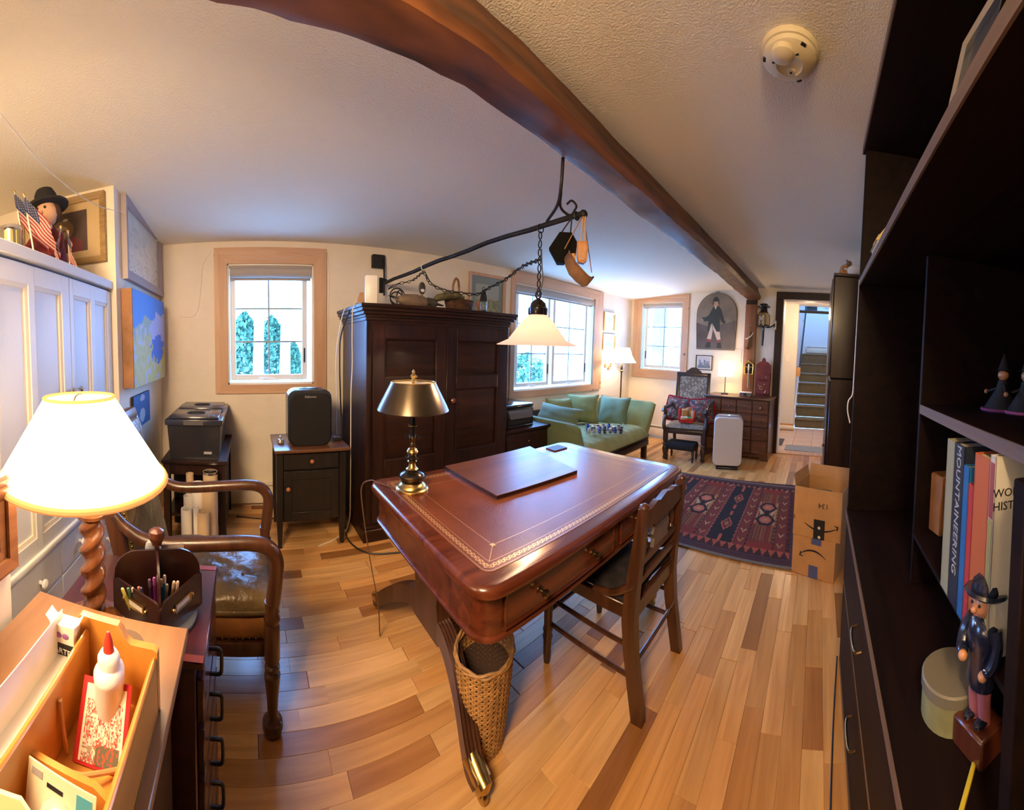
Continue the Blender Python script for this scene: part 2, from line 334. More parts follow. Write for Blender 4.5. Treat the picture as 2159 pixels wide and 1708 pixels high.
# floor: a dark bed with every nearby oak strip laid on it as its own piece
YE = lambda x: 5.03 + max(0, (-.5 - x)) * .0437
fl = struct('floor', B().prism([(XW - .1, -1.8), (.8, -1.8), (.8, 5.03), (-.5, 5.03), (XW - .1, YE(XW - .1))], .056, None, -.06), m_gap)
strips = []
PWD = .074; x = XW
while x < .72:
    y = -1.0 - rnd.random() * .5
    while y < YE(x) - .04:
        ln = rnd.choice((.28, .36, .44, .5, .62)) * rnd.uniform(.9, 1.1); strips.append((x, y, min(ln, YE(x) - .012 - y))); y += ln
    x += PWD
def seen(s):
    cx, cy = s[0] + PWD / 2, s[1] + s[2] / 2; d = math.hypot(cx, cy)
    a = (math.atan2(cx, cy) + .84389 + math.pi) % (2 * math.pi) - math.pi
    return abs(a) < 1.43 and d > 1.05 and cx < .17 and not (cx < -2.25 and .7 < cy < 2.0) and not (cx < -1.75 and cy < -.05) and not (cx > -1.1 and cy < -.08)
inview = sorted([s for s in strips if seen(s)], key=lambda s: math.hypot(s[0], s[1]))
mine = set(inview[:296]); base_me = {}
for s in inview[:296]:
    k = round(s[2], 2)
    if k not in base_me:
        base_me[k] = obj('plank', B().box((.0004, .0006, -.0045), (PWD - .0004, k - .0006, 0), .0007), m_plank).data
        bpy.data.objects.remove([o for o in bpy.data.objects if o.data == base_me[k]][0])
    o = bpy.data.objects.new('plank', base_me[k]); o.location = (s[0], s[1], rnd.uniform(-.0004, 0)); sc.collection.objects.link(o); o.parent = fl
b = B()
for s in strips:
    if s not in mine and s[2] > .02: b.box((s[0] + .0004, s[1] + .0006, -.0045), (s[0] + PWD - .0004, s[1] + s[2] - .0006, 0))
o = obj('planks', b, m_plank2, fl, weld=False); o['kind'] = 'stuff'
# windows
def window(name, M, w, pane_rects, cols, rows, d_glass=-.085, blind=0.085, crank=True, sill=None, hpine=m_pineh):
    y0, y1, z0, z1 = w['o']; a0, a1, c0, c1 = w['i']; r = sroot(name, M @ Vector(((a0 + a1) / 2, 0, c0)))
    for lo, hi, mm, cut in (((y0, 0, z0), (y1, .022, c0), hpine, 0), ((y0, 0, c1), (y1, .022, z1), hpine, 0)):
        top = lo[2] >= c1 - .001; p = [(y0, z0), (y1, z0), (a1, c0), (a0, c0)] if not top else [(y0, z1), (y1, z1), (a1, c1), (a0, c1)]
        obj('casing', B(M).rings([[(u, .0005, z) for u, z in p], [(u, .022, z) for u, z in p]]), mm, r)
    for side in (0, 1):
        p = [(y0, z0), (y0, z1), (a0, c1), (a0, c0)] if side == 0 else [(y1, z0), (y1, z1), (a1, c1), (a1, c0)]
        obj('casing', B(M).rings([[(u, .0005, z) for u, z in p], [(u, .022, z) for u, z in p]]), m_pine, r)
    t = .014; b = B(M)
    b.box((a0 - .01, -.20, c0 - .01), (a0 + t, .004, c1), .002).box((a1 - t, -.20, c0 - .01), (a1 + .01, .004, c1), .002).box((a0, -.20, c0 - .01), (a1, .004, c0 + t), .002).box((a0, -.20, c1 - t), (a1, .004, c1 + .01), .002)
    obj('jamb', b, m_white, r)
    for (g0, g1, h0, h1) in pane_rects:
        f = .042; b = B(M); dg = d_glass
        b.box((g0 - f, dg - .03, h0 - f), (g0, dg + .03, h1 + f), .003).box((g1, dg - .03, h0 - f), (g1 + f, dg + .03, h1 + f), .003).box((g0, dg - .03, h0 - f), (g1, dg + .03, h0), .003).box((g0, dg - .03, h1), (g1, dg + .03, h1 + f), .003)
        s_ = obj('sash', b, m_white, r)
        for i in range(cols):
            for j in range(rows):
                u0, u1 = g0 + (g1 - g0) * i / cols, g0 + (g1 - g0) * (i + 1) / cols; v0, v1 = h0 + (h1 - h0) * j / rows, h0 + (h1 - h0) * (j + 1) / rows
                obj('pane', B(M).box((u0 + .006 * (i > 0), dg - .004, v0 + .006 * (j > 0)), (u1 - .006 * (i < cols - 1), dg + .002, v1 - .006 * (j < rows - 1))), m_pane, s_)
        for i in range(1, cols): u = g0 + (g1 - g0) * i / cols; obj('muntin', B(M).box((u - .007, dg - .006, h0), (u + .007, dg + .006, h1)), m_muntin, s_)
        for j in range(1, rows): v = h0 + (h1 - h0) * j / rows; obj('muntin', B(M).box((g0, dg - .0055, v - .007), (g1, dg + .0055, v + .007)), m_muntin, s_)
        cx = (g0 + g1) / 2; k = B(M).box((cx - .05, dg + .03, h0 - f - .004), (cx + .05, dg + .05, h0 - f + .016), .004); k.tube([(cx, dg + .045, h0 - f + .01), (cx - .03, dg + .06, h0 - f + .014), (cx - .075, dg + .055, h0 - f + .012)], .005); k.ball((cx - .078, dg + .055, h0 - f + .012), .008)
        obj('crank', k, m_wht, r)
        obj('latch', B(M).box((g1 + .012, dg + .03, h0 + .1), (g1 + .024, dg + .042, h0 + .22), .003), m_black, r)
    if blind:
        b = B(M).box((a0 + .016, -.05, c1 - .03), (a1 - .016, .0, c1 - .015), .003); b.tube([(a0 + .02, -.028, c1 - blind * .52), (a1 - .02, -.028, c1 - blind * .52)], blind * .36, 12); b.box((a0 + .02, -.044, c1 - blind), (a1 - .02, -.03, c1 - blind + .016), .003)
        obj('roller_blind', b, mat(name + '_blind_fabric', (.40, .36, .32), .8), r)
    return r
g = on(497, 700, 0, XW - .085), on(636, 700, 0, XW - .085)
window('window_1', ML, w1, [(g[0].y, g[1].y, on(500, 790, 0, XW - .085).z, w1['i'][3] - .075)], 2, 3, blind=.125)
zz = on(1113, 800, 0, XW - .085).z; ztop = w2['i'][3] - .09
q = [on(v, 720, 0, XW - .085).y for v in (1088, 1150, 1166, 1229)]
window('window_2', ML, w2, [(q[0], q[1], w2['i'][2] + .075, ztop), (q[2], q[3], w2['i'][2] + .075, ztop)], 2, 3, blind=.11)
qa, qb = far(1436, 700, -.085)[0], far(1367, 700, -.085)[0]
window('window_3', MF, w3, [(qa, qb, far(1400, 771, -.085)[1], w3['i'][3] - .075)], 2, 3, hpine=wood('knotty_pine_casing_far', (.52, .30, .17), (.66, .42, .26), 'x', .5, 0, 20, 1.5, .1))
# hewn beam and post
le = [(-.40, -1.5), (-.56, -.8), (-.72, -.45), (-.832, -.245), (-.906, -.065), (-.952, .113), (-.969, .309), (-.985, .54), (-1.016, .92), (-1.031, 1.138), (-1.07, 1.732), (-1.065, 2.631), (-1.06, 4.2), (-1.06, 5.04)]
re = [(-.28, -1.5), (-.44, -.8), (-.60, -.45), (-.74, -.2), (-.84, .15), (-.875, .4), (-.886, .597), (-.899, .723), (-.903, .807), (-.921, .965), (-.95, 1.436), (-.95, 2.14), (-.92, 4.8), (-.915, 5.04)]
def lerp(tab, y):
    for (x0, y0), (x1, y1) in zip(tab, tab[1:]):
        if y <= y1: return x0 + (x1 - x0) * (y - y0) / (y1 - y0)
    return tab[-1][0]
b = B(); rs = []; n = 150
for i in range(n + 1):
    y = -1.5 + 6.53 * i / n; xl, xr = lerp(le, y), lerp(re, y); zb = 2.12 + .012 * noise.noise((y * 1.3, 3, 0)); w = .006
    nz = lambda k: w * noise.noise((y * 9, k * 3.1, 0)) + .006 * noise.noise((y * 2.2, k * 1.7, 5))
    rs.append([(xl + .015 + nz(1), y, 2.33), (xl + nz(2), y, 2.2), (xl + nz(3), y, zb + .03 + nz(4)), (xl + .028 + nz(5), y, zb + nz(6)), ((xl + xr) / 2, y, zb - .004 + nz(7)), (xr + .05 + nz(8), y, zb + .012 + nz(9)), (xr + .062 + nz(10), y, zb + .05 + nz(11)), (xr + .03 + nz(12), y, 2.24), (xr + nz(13) * .5, y, 2.33)])
b.rings(rs); obj('trim_1', b, m_beam, ang=24)['kind'] = 'structure'
pu0, pu1 = far(1592, 720, .07)[0], far(1568.5, 720, .07)[0]
pr = struct('trim_2', B(MF).box((pu0, 0.001, 0), (pu1, .07, 2.06), .006), m_post)
obj('joint_block', B(MF).box((pu0 + .004, .002, 2.06), (pu1 - .004, .066, 2.125), .004), m_dark, pr)
# door casing
dr = sroot('door_1', fw(du0, 0, 0)); t = .10
obj('casing', B(MF).box((du0, .0005, 0), (du0 + t, .028, DZ), .004), m_dark, dr); obj('casing', B(MF).box((du1 - t, .0005, 0), (du1, .028, DZ), .004), m_dark, dr)
obj('casing', B(MF).box((du1 - t, .0005, DZ), (du0 + t, .03, DZ + t), .004), m_dark, dr)
obj('jamb', B(MF).box((du0 - .012, -.165, 0), (du0, .012, DZ), .002).box((du1, -.165, 0), (du1 + .012, .012, DZ), .002).box((du1, -.165, DZ - .012), (du0, .012, DZ), .002), m_cream, dr)
obj('threshold', B(MF).box((du1, -.165, -.004), (du0, .02, .010), .004), m_pineh, dr)
obj('latch', B(MF).box((du1 + .012, -.05, .86), (du1 + .03, .0, 1.0), .004), m_black, dr)
# baseboard heaters
def heater(name, M, u0, u1, h=.19, dp=.065):
    r = struct(name, B(M).box((u0, .001, .03), (u1, dp * .35, h), .004), m_cream)
    obj('cover', B(M).box((u0, dp * .7, .045), (u1, dp, h - .03), .006).box((u0, .002, h - .006), (u1, dp * .8, h + .004), .003).box((u0, .002, 0.02), (u0 + .02, dp, h), .004).box((u1 - .02, .002, 0.02), (u1, dp, h), .004), m_cream, r)
    obj('fins', B(M).box((u0 + .03, .012, .06), (u1 - .03, dp * .65, h - .05)), m_grey, r)
heater('baseboard_left', ML, -.68, 4.95); heater('baseboard_far', MF, 1.12, 2.4)
# hall and stair beyond the door
m_tile = mat('hall_floor_tile', (.62, .44, .30), .4, var=.12, vs=3); m_hall = mat('hall_wall_white', (.74, .72, .70), .8)
m_carp = mat('stair_carpet', (.17, .145, .09), .95, var=.35, vs=60, bp=.5, bs=300)
m_orange = wood('honey_pine', (.55, .27, .09), (.70, .38, .14), 'z', .4, .2)
tl = struct('floor', B().box((-1.3, 5.0, -.06), (.8, 7.02, -.006)), m_gap)
tb = obj('tile', B().box((.002, .002, -.006), (.298, .298, 0), .002), m_tile); tm = tb.data; bpy.data.objects.remove(tb)
for i in range(7):
    for j in range(6):
        o = bpy.data.objects.new('tile', tm); o.location = (-1.25 + .3 * i, 5.2 + .3 * j, 0); sc.collection.objects.link(o); o.parent = tl
for nm, a_, c_ in (('wall_hall_end', (-1.3, 6.85, -.05), (-.43, 6.95, 2.36)), ('wall_hall_right', (.62, 5.22, -.05), (.72, 9.4, 4.0)), ('wall_stair_left', (-.55, 6.95, -.05), (-.43, 9.4, 4.0)), ('wall_stair_end', (-.55, 9.4, -.05), (.72, 9.5, 4.0)), ('wall_hall_left', (-1.4, 5.22, -.05), (-1.3, 6.95, 2.36))): struct(nm, B().box(a_, c_), m_hall)
struct('ceiling', B().box((-1.4, 5.22, 2.36), (.72, 7.05, 2.5)), m_ceil); struct('wall_stair_head', B().box((-.43, 6.95, 2.5), (.62, 7.05, 4.0)), m_hall)
struct('ceiling', B().box((-.55, 6.95, 4.0), (.72, 7.9, 4.1)).box((-.55, 9.0, 4.0), (.72, 9.5, 4.1)).box((-.55, 7.9, 4.0), (-.3, 9.0, 4.1)).box((.45, 7.9, 4.0), (.72, 9.0, 4.1)), m_ceil)
st = sroot('stairs', V(.1, 7.0, 0)); st['kind'] = 'thing'; tag(st, 'carpeted straight stair climbing beyond the open doorway', 'stairs')
sz = [0, .19, .41, .61, .84, 1.03, 1.24, 1.46]
for i in range(1, 8):
    y0, y1 = 7.0 + .22 * (i - 1), 7.0 + .22 * i + (.0 if i < 7 else 1.1)
    b = B().box((-.41, y0 + .02, sz[i - 1] if i > 1 else 0), (.60, min(9.385, y1 + .02), sz[i] - .02)); b.box((-.41, y0 - .008, sz[i] - .035), (.60, min(9.385, y1 + .02), sz[i]), .014)
    obj('step', b, m_carp, st)
b = B().rings([[(x, 6.98, 0), (x, 6.98, .36), (x, 8.5, 1.76), (x, 8.5, 1.3)] for x in (-.4295, -.412)]); obj('stringer', b, m_hall, st)
hr = thing('handrail', 'thin dark handrail climbing the stair wall beyond the doorway', 'handrail', V(-.40, 7.0, 1.15)); obj('rail', B().tube([(-.37, 7.0, 1.13), (-.37, 8.7, 2.6)], .018), m_blackm, hr)
for y, z in ((7.12, 1.2), (8.3, 2.22)): obj('bracket', B().tube([(-.428, y, z - .03), (-.37, y, z)], .008), m_chrome, hr)
obj('end_block', B().box((-.43, 6.93, 1.0), (-.35, 7.0, 1.17), .006), m_orange, hr)
b = B(); M9 = T((0, 9.39, 0), math.pi); heater('baseboard_stair', M9 @ T((0, 0, 1.46)), -.3, .35, .2)
dd = sroot('door_2', V(-.95, 6.84, 0)); obj('door_panel', B().box((-1.2, 6.80, .01), (-.83, 6.835, 2.05), .004).box((-1.14, 6.79, .3), (-.88, 6.80, .9), .003).box((-1.14, 6.79, 1.05), (-.88, 6.80, 1.9), .003), m_orange, dd); obj('casing', B().box((-.83, 6.81, 0), (-.74, 6.849, 2.12), .004).box((-1.25, 6.81, 2.05), (-.83, 6.849, 2.14), .004), m_orange, dd)
struct('baseboard_hall', B().box((-.74, 6.835, 0), (-.43, 6.849, .10), .003), m_orange)
p = on(1661, 757, 1, 6.84); sw = thing('light_switch', 'white light switch plate on the hall wall beyond the doorway', 'light switch', p); obj('plate', B().box((p.x - .045, 6.842, p.z - .06), (p.x + .035, 6.849, p.z + .08), .003), m_wht, sw); obj('rocker', B().box((p.x - .02, 6.836, p.z - .02), (p.x + .01, 6.842, p.z + .04), .002), m_wht, sw)
one('draft_stopper', B().tube([(-.78, 6.72, .045), (-.60, 6.73, .047), (-.40, 6.72, .045)], [.04, .046, .04], 12), mat('stuffed_canvas', (.72, .66, .56), .9), 'stuffed cream roll on the hall floor below the light switch', 'draft stopper')
b = B(); b.prism([(-.44, 5.26), (-.42, 5.24), (.18, 5.19), (.2, 5.21), (.2, 5.50), (.18, 5.52), (-.42, 5.56), (-.44, 5.54)], .008, None, .001); one('doormat', b, mat('doormat_grey', (.27, .29, .28), .95, var=.2, vs=50, bp=.4, bs=200), 'grey rectangular mat just beyond the threshold', 'mat')
one('doormat', B().prism([(-.62, 5.5), (-.5, 5.5), (-.5, 5.95), (-.62, 5.95)], .008, None, .001), mat('doormat_dark', (.07, .065, .06), .95), 'dark mat at the left of the hall floor beyond the door casing', 'mat')
p = on(1708, 643, 1, 9.39); pf = thing('picture_frame', 'black framed picture high on the stairwell wall beside the dark bar', 'picture', p); obj('frame', frame_rect(B(), (p.x - .19, 9.399, p.z - .14), (1, 0, 0), (0, 0, 1), .38, .28, .03, .02, (0, -1, 0)), m_black, pf); obj('print', B().box((p.x - .16, 9.385, p.z - .11), (p.x + .16, 9.399, p.z + .11)), m_blackm, pf)
p = on(1750, 636, 1, 9.39); pf = thing('picture_frame', 'white framed picture at the top right of the stairwell wall', 'picture', p); obj('frame', frame_rect(B(), (p.x - .15, 9.399, p.z - .16), (1, 0, 0), (0, 0, 1), .4, .32, .03, .02, (0, -1, 0)), m_wht, pf); obj('print', B().box((p.x - .12, 9.388, p.z - .13), (p.x + .22, 9.399, p.z + .13)), m_paper, pf)
one('curtain_rod', B().tube([(-.43, 7.1, 2.26), (.61, 7.1, 2.26)], .028, 10), m_blackm, 'dark bar across the head of the stairwell beyond the doorway', 'rod')
# outdoors
gr = struct('ground', B().box((-30, -20, -.5), (XW - .23, 9.5, -.4)), mat('pale_ground', (.62, .60, .55), .9, var=.1, vs=1)); struct('ground', B().box((-16, 9.6, -.5), (8, 30, -.4)), mat('pale_ground_far', (.62, .60, .55), .9, var=.1, vs=1))
m_leaf = mat('leaf_green', (.08, .18, .10), .7, var=.5, vs=12); m_bark = mat('pale_bark', (.62, .60, .55), .9, var=.25, vs=9)
def bush(x, y, hh, r, seed, label):
    t_ = thing('shrub', label, 'shrub', V(x, y, -.4)); rr = random.Random(seed); b = B(); vs, fs = [], []
    for i in range(1500):
        a, z = rr.random() * 6.283, rr.random(); rad = r * (1 - z ** 2.6) ** .6 * rr.uniform(.45, 1); c = Vector((x + rad * math.cos(a), y + rad * math.sin(a), -.35 + z * hh)); u = Vector((rr.gauss(0, 1), rr.gauss(0, 1), rr.gauss(0, 1))).normalized() * .075; v = u.orthogonal().normalized() * .045
        k = len(vs); vs += [c - u, c - v, c + u, c + v]; fs.append((k, k + 1, k + 2, k + 3))
    b.add(vs, fs); o = obj('foliage', b, m_leaf, t_, weld=False); o['kind'] = 'stuff'; obj('stem', B().tube([(x, y, -.4), (x, y, hh * .6)], .04, 6), m_bark, t_)
bush(-7.2, on(515, 700, 0, -7.2).y, 2.3, .44, 1, 'leafy shrub outside the narrow window behind its left panes'); bush(-8.6, on(572, 700, 0, -8.6).y, 2.35, .46, 2, 'tallest pointed shrub outside the narrow window behind its centre bar'); bush(-7.4, on(618, 700, 0, -7.4).y, 1.7, .26, 4, 'low sparse shrub outside the narrow window near its right edge'); bush(-8.5, 8.2, 1.5, .9, 3, 'low shrub outside the double window beyond the armoire')
for x, y, lab in ((-6.3, on(541, 720, 0, -6.3).y, 'pale tree trunk outside the narrow window left of the centre bar'), (-6.4, on(597, 720, 0, -6.4).y, 'slim pale tree trunk outside the narrow window near its right edge')):
    t_ = thing('birch_tree', lab, 'tree', V(x, y, -.4)); obj('trunk', B().tube([(x, y, -.42), (x + .05, y + .03, 1.2), (x + .02, y + .1, 3.6)], [.12, .09, .06], 10), m_bark, t_)
    for k in range(4): obj('branch', B().tube([(x + .03, y + .05, 1.9 + .4 * k), (x + .1, y + (.2 if k % 2 else -.2), 2.4 + .4 * k)], [.03, .012], 6), m_bark, t_)
pp = thing('porch', 'timber porch post and roof outside the small far window', 'porch', V(-2.6, 6.5, -.4)); m_ptim = mat('weathered_timber', (.30, .32, .36), .8, var=.15, vs=6)
p = ad(1391, 700, 7.1); obj('post', B().box((p.x - .11, p.y - .11, -.4), (p.x + .11, p.y + .11, 2.42), .01), m_ptim, pp); obj('beam', B().box((-4.6, p.y - .1, 2.42), (-1.62, p.y + .1, 2.6), .01), m_ptim, pp)
obj('roof', B().rings([[(-4.8, 5.5, 3.1), (-4.8, p.y + .5, 2.55), (-4.8, p.y + .5, 2.63), (-4.8, 5.5, 3.18)], [(-1.62, 5.5, 3.1), (-1.62, p.y + .5, 2.55), (-1.62, p.y + .5, 2.63), (-1.62, 5.5, 3.18)]]), m_ptim, pp)
# window portals: they only tell the renderer where the daylight comes in
for (M, w, rz) in ((ML, w1, (0, R(-90), 0)), (ML, w2, (0, R(-90), 0))):
    c = M @ Vector(((w['i'][0] + w['i'][1]) / 2, -.21, (w['i'][2] + w['i'][3]) / 2)); light('daylight_portal', 'AREA', c, 1, (1, 1, 1), w['i'][3] - w['i'][2], rz, w['i'][1] - w['i'][0], True)
# ================================================================ left side: cupboard wall, lamp, tray table, chest, armchair, boxes
YC = -0.75                                 # front of the built-in cupboard
cxp = lambda p, y=700: on(p, y, 1, YC).x
ZT = avg(on(237, 600, 1, YC).z, on(0, 495, 1, YC).z)
cup = thing('built_in_cupboard', 'white painted built-in cupboard with tall panelled doors behind the lit lamp', 'cupboard', V(-1.2, -.9, 0))
XR = -0.60
obj('body', B().box((XS + .002, -1.69, .0), (XR, YC - .022, ZT - .05)), m_clos, cup)
obj('top_board', B().box((XS + .002, -1.69, ZT - .045), (XR, YC + .012, ZT), .004), m_clos, cup)
zd0, zd1 = on(53, 1151, 1, YC).z - .09, ZT - .06
def door(x0, x1, z0, z1, panels, knob=None):
    b = B(); y = YC - .02; st_ = .055
    xs_ = [x0 + .002] + [v for p in panels for v in p] + [x1 - .002]
    for i in range(0, len(xs_), 2): b.box((xs_[i], y, z0), (xs_[i + 1], YC, z1), .002)
    for p0_, p1_ in panels:
        b.box((p0_, y, z1 - .07), (p1_, YC - .0005, z1)).box((p0_, y, z0), (p1_, YC - .0005, z0 + .08))
    d = obj('door', b, m_clos, cup)
    for p0_, p1_ in panels:
        obj('panel', B().box((p0_ - .003, y + .001, z0 + .075), (p1_ + .003, y + .006, z1 - .065)), m_clos, d)
        mb = B(); w_ = .016
        frame_rect(mb, (p0_, y + .006, z0 + .08), (1, 0, 0), (0, 0, 1), p1_ - p0_, z1 - z0 - .15, w_, .010, (0, 1, 0)); obj('moulding', mb, m_cream, d)
    if knob:
        for kx in knob: obj('knob', B(T((kx, YC, on(180, 815, 1, YC).z - .0), 0, R(-90))).lathe([(.006, 0), (.005, .012), (.014, .02), (.015, .028), (.008, .034)], 14), m_chrome, d)
X = [cxp(v) for v in (237, 228, 202, 193, 157, 149, 133, 76, 63)]
door(XS + .012, X[5], zd0, zd1, [(X[1], X[2]), (X[3], X[4])][:2], [X[5] - .04])
door(X[5], -.86, zd0, zd1, [(X[6], X[7]), (X[8], -.91)], [X[5] + .04])
door(-.86, XR - .002, zd0, zd1, [(-.81, -.65)], [])
obj('rail', B().box((XS + .01, YC - .02, on(44, 1210, 1, YC).z - .01), (XR, YC + .012, on(44, 1210, 1, YC).z + .016), .006), m_clos, cup)
zr = on(44, 1210, 1, YC).z - .02; zs = [zr, zr - .15, zr - .30, .03]
for i in range(3):
    for x0, x1 in ((XS + .012, -1.28), (-1.275, XR - .002)):
        d = obj('drawer', B().box((x0, YC - .02, max(.03, zs[i + 1] + .008)), (x1, YC, zs[i]), .003), m_clos, cup)
        for fx in (.25, .75): obj('knob', B(T((x0 + (x1 - x0) * fx, YC, (zs[i] + max(.03, zs[i + 1])) / 2), 0, R(-90))).lathe([(.008, 0), (.007, .012), (.017, .02), (.018, .03), (.008, .036)], 12), m_clos, d)
# child portrait on the recess side wall
pa, pb, pc = on(40, 345, 0, XS), on(222, 362, 0, XS), on(222, 552, 0, XS)
y0, y1, z0, z1 = pa.y, pb.y, pc.z, avg(pa.z, pb.z)
z1 = min(z1, 2.2); z0 = max(z0, ZT + .03)
pf = thing('portrait_frame', 'gilt framed portrait of a child hanging above the white cupboard', 'picture', V(XS, (y0 + y1) / 2, (z0 + z1) / 2))
obj('frame', frame_rect(B(), (XS + .002, y0, z0), (0, 1, 0), (0, 0, 1), y1 - y0, z1 - z0, .035, .03, (1, 0, 0)), wood('old_gilt_frame', (.20, .12, .05), (.42, .28, .12), 'y', .45), pf)
obj('mat_board', B().box((XS + .002, y0 + .03, z0 + .03), (XS + .012, y1 - .03, z1 - .03)), mat('mat_board_tan', (.50, .37, .20), .8), pf)
def kid(u, v):
    c = (.06, .035, .03)
    if ((u - .5) / .42) ** 2 + ((v - .12) / .34) ** 2 < 1: c = (.13, .02, .03)
    if ((u - .52) / .24) ** 2 + ((v - .58) / .25) ** 2 < 1: c = (.16, .10, .05)
    if ((u - .5) / .16) ** 2 + ((v - .53) / .17) ** 2 < 1: c = (.34, .22, .15)
    for ex in (.44, .57):
        if ((u - ex) / .025) ** 2 + ((v - .56) / .015) ** 2 < 1: c = (.05, .03, .03)
    if ((u - .5) / .05) ** 2 + ((v - .44) / .012) ** 2 < 1: c = (.25, .09, .08)
    if ((u - .60) / .05) ** 2 + ((v - .83) / .03) ** 2 < 1: c = (.45, .40, .33)
    return c
iy, iz = (y1 - y0) * .2, (z1 - z0) * .2
canvas('print', (XS + .014, y0 + iy, z0 + iz), (0, y1 - y0 - 2 * iy, 0), (0, 0, z1 - z0 - 2 * iz), 44, 50, kid, m_attr, pf)
# doll with a black hat, sitting on the cupboard, little flags before it
dp = on(100, 440, 0, -1.62); dx, dy = -1.62, dp.y; dz = ZT
dl = thing('rag_doll', 'rag doll with a black hat and red coat sitting on the white cupboard', 'doll', V(dx, dy, dz))
m_navy = mat('navy_cloth', (.02, .025, .07), .9); m_red = mat('red_cloth', (.13, .012, .018), .9); m_skin = mat('doll_skin', (.62, .36, .22), .8); m_hat = mat('black_felt', (.012, .011, .012), .9)
hz = max(dz + .25, min(dp.z, 2.14) - .03)
k_ = hz - dz
b = B().lathe([(.085, 0), (.10, .04), (.085, k_ * .5), (.06, k_ - .10), (.03, k_ - .06)], 14, T((dx, dy, dz))); b.tube([(dx + .02, dy - .07, dz + k_ * .6), (dx + .08, dy - .10, dz + k_ * .35), (dx + .13, dy - .06, dz + k_ * .25)], [.03, .028, .02]); b.tube([(dx + .02, dy + .07, dz + k_ * .6), (dx + .08, dy + .10, dz + k_ * .35), (dx + .13, dy + .07, dz + k_ * .22)], [.03, .028, .02]); obj('coat', b, m_red, dl)
obj('head', B().ball((dx + .01, dy, hz), .062, n=14, sc_=(.9, .95, 1.1)).ball((dx + .068, dy + .002, hz - .01), .011), m_skin, dl)
b = B()
for s_ in (-1, 1): obj('eye', B().ball((dx + .062, dy + s_ * .022, hz + .015), .007, n=6), m_ink, dl)
b.tube([(dx + .06, dy - .02, hz - .035), (dx + .066, dy, hz - .04), (dx + .06, dy + .02, hz - .035)], .004, 5); obj('mouth', b, m_ink, dl)
obj('hat', B().lathe([(.001, .035), (.11, .035), (.115, .045), (.06, .05), (.058, .10), (.045, .125), (.001, .13)], 16, T((dx - .005, dy, hz), 0, R(8))), m_hat, dl)
obj('hair', B().ball((dx - .018, dy, hz + .01), .066, n=12, sc_=(.8, 1.05, 1)), mat('doll_hair', (.07, .03, .015), .95), dl)
obj('bow_tie', B().ball((dx + .05, dy - .03, hz - .085), .025, sc_=(.5, 1, .7)).ball((dx + .05, dy + .03, hz - .085), .025, sc_=(.5, 1, .7)), mat('striped_ribbon', (.60, .55, .50), .9), dl)
for s_ in (-1, 1): obj('leg', B().tube([(dx + .04, dy + s_ * .05, dz + .04), (dx + .15, dy + s_ * .06, dz + .035), (dx + .20, dy + s_ * .06, dz + .03)], [.034, .03, .028]), m_navy, dl)
def flag(px, py, dep, wd, hg, lean, label, yaw):
    p = on(px, py, 0, dep); top = Vector((dep, p.y, min(p.z, 2.12))); bot = Vector((dep + .03, top.y + lean, ZT + .001)); r = thing('hand_flag', label, 'flag', bot, 'little flags on the cupboard top')
    obj('stick', B().tube([bot, top], .004, 6), m_cream, r); obj('finial', B().ball(top, .007, n=8), m_gold, r)
    ux = Vector((math.sin(yaw), math.cos(yaw), -1.15)).normalized() * wd; uy = (bot - top).normalized() * hg
    def fn(u, v):
        if u < .45 and v < .54:
            return (.34, .32, .3) if (int(u * 36) % 3 == 1 and int(v * 40) % 3 == 1) else (.02, .03, .09)
        return (.24, .02, .025) if int(v * 13) % 2 == 0 else (.40, .33, .28)
    o = canvas('cloth', top + Vector((.004, 0, -.006)), ux, uy, 40, 39, fn, m_cloth, r)
    for v in o.data.vertices:
        d = (v.co - top).dot(ux.normalized()) / wd; v.co.x += .018 * math.sin(d * 7) * d
    sm = o.modifiers.new('thickness', 'SOLIDIFY'); sm.thickness = .001
flag(30, 404, -1.42, .19, .15, .08, 'larger stars and stripes hand flag left of the doll on the cupboard', -.45)
flag(50, 410, -1.36, .19, .15, .07, 'second stars and stripes hand flag overlapping the larger one', -.4)
flag(143, 488, -1.55, .13, .11, .02, 'smallest stars and stripes hand flag at the feet of the doll', .8)
flag(128, 478, -1.48, .12, .09, -.02, 'small stars and stripes hand flag hanging before the doll coat', 1.2)
p = on(22, 470, 0, -1.30); c = thing('metal_canister', 'silver canister with yellow stripes at the left end of the cupboard top', 'canister', V(-1.30, p.y, ZT))
obj('body', B().lathe([(.05, 0), (.052, .005), (.052, .15)], 20, T((-1.30, p.y, ZT))), mat('brushed_tin', (.45, .42, .36), .3, .9), c); obj('lid', B().lathe([(.054, .15), (.054, .165), (.05, .172), (.01, .174)], 20, T((-1.30, p.y, ZT))), m_chrome, c)
b = B()
for k in range(3): a = .2 + .5 * k; b.box((-.003, -.006, .01), (.0, .006, .145), 0, T((-1.30 + .0535 * math.cos(a), p.y + .0535 * math.sin(a), ZT), a))
obj('stripe', b, m_gold, c)
# wire running down from the ceiling to the picture wall
one('ceiling_wire', B().tube(spline([on(-30, 215, 0, -.75), on(0, 240, 0, -.85), on(95, 352, 0, -1.2), on(165, 410, 0, -1.5), on(215, 437, 0, -1.75), on(262, 448, 0, -2.02) ]), .0022, 6), m_wirew, 'thin white wire slung from the ceiling across the child portrait', 'wire')
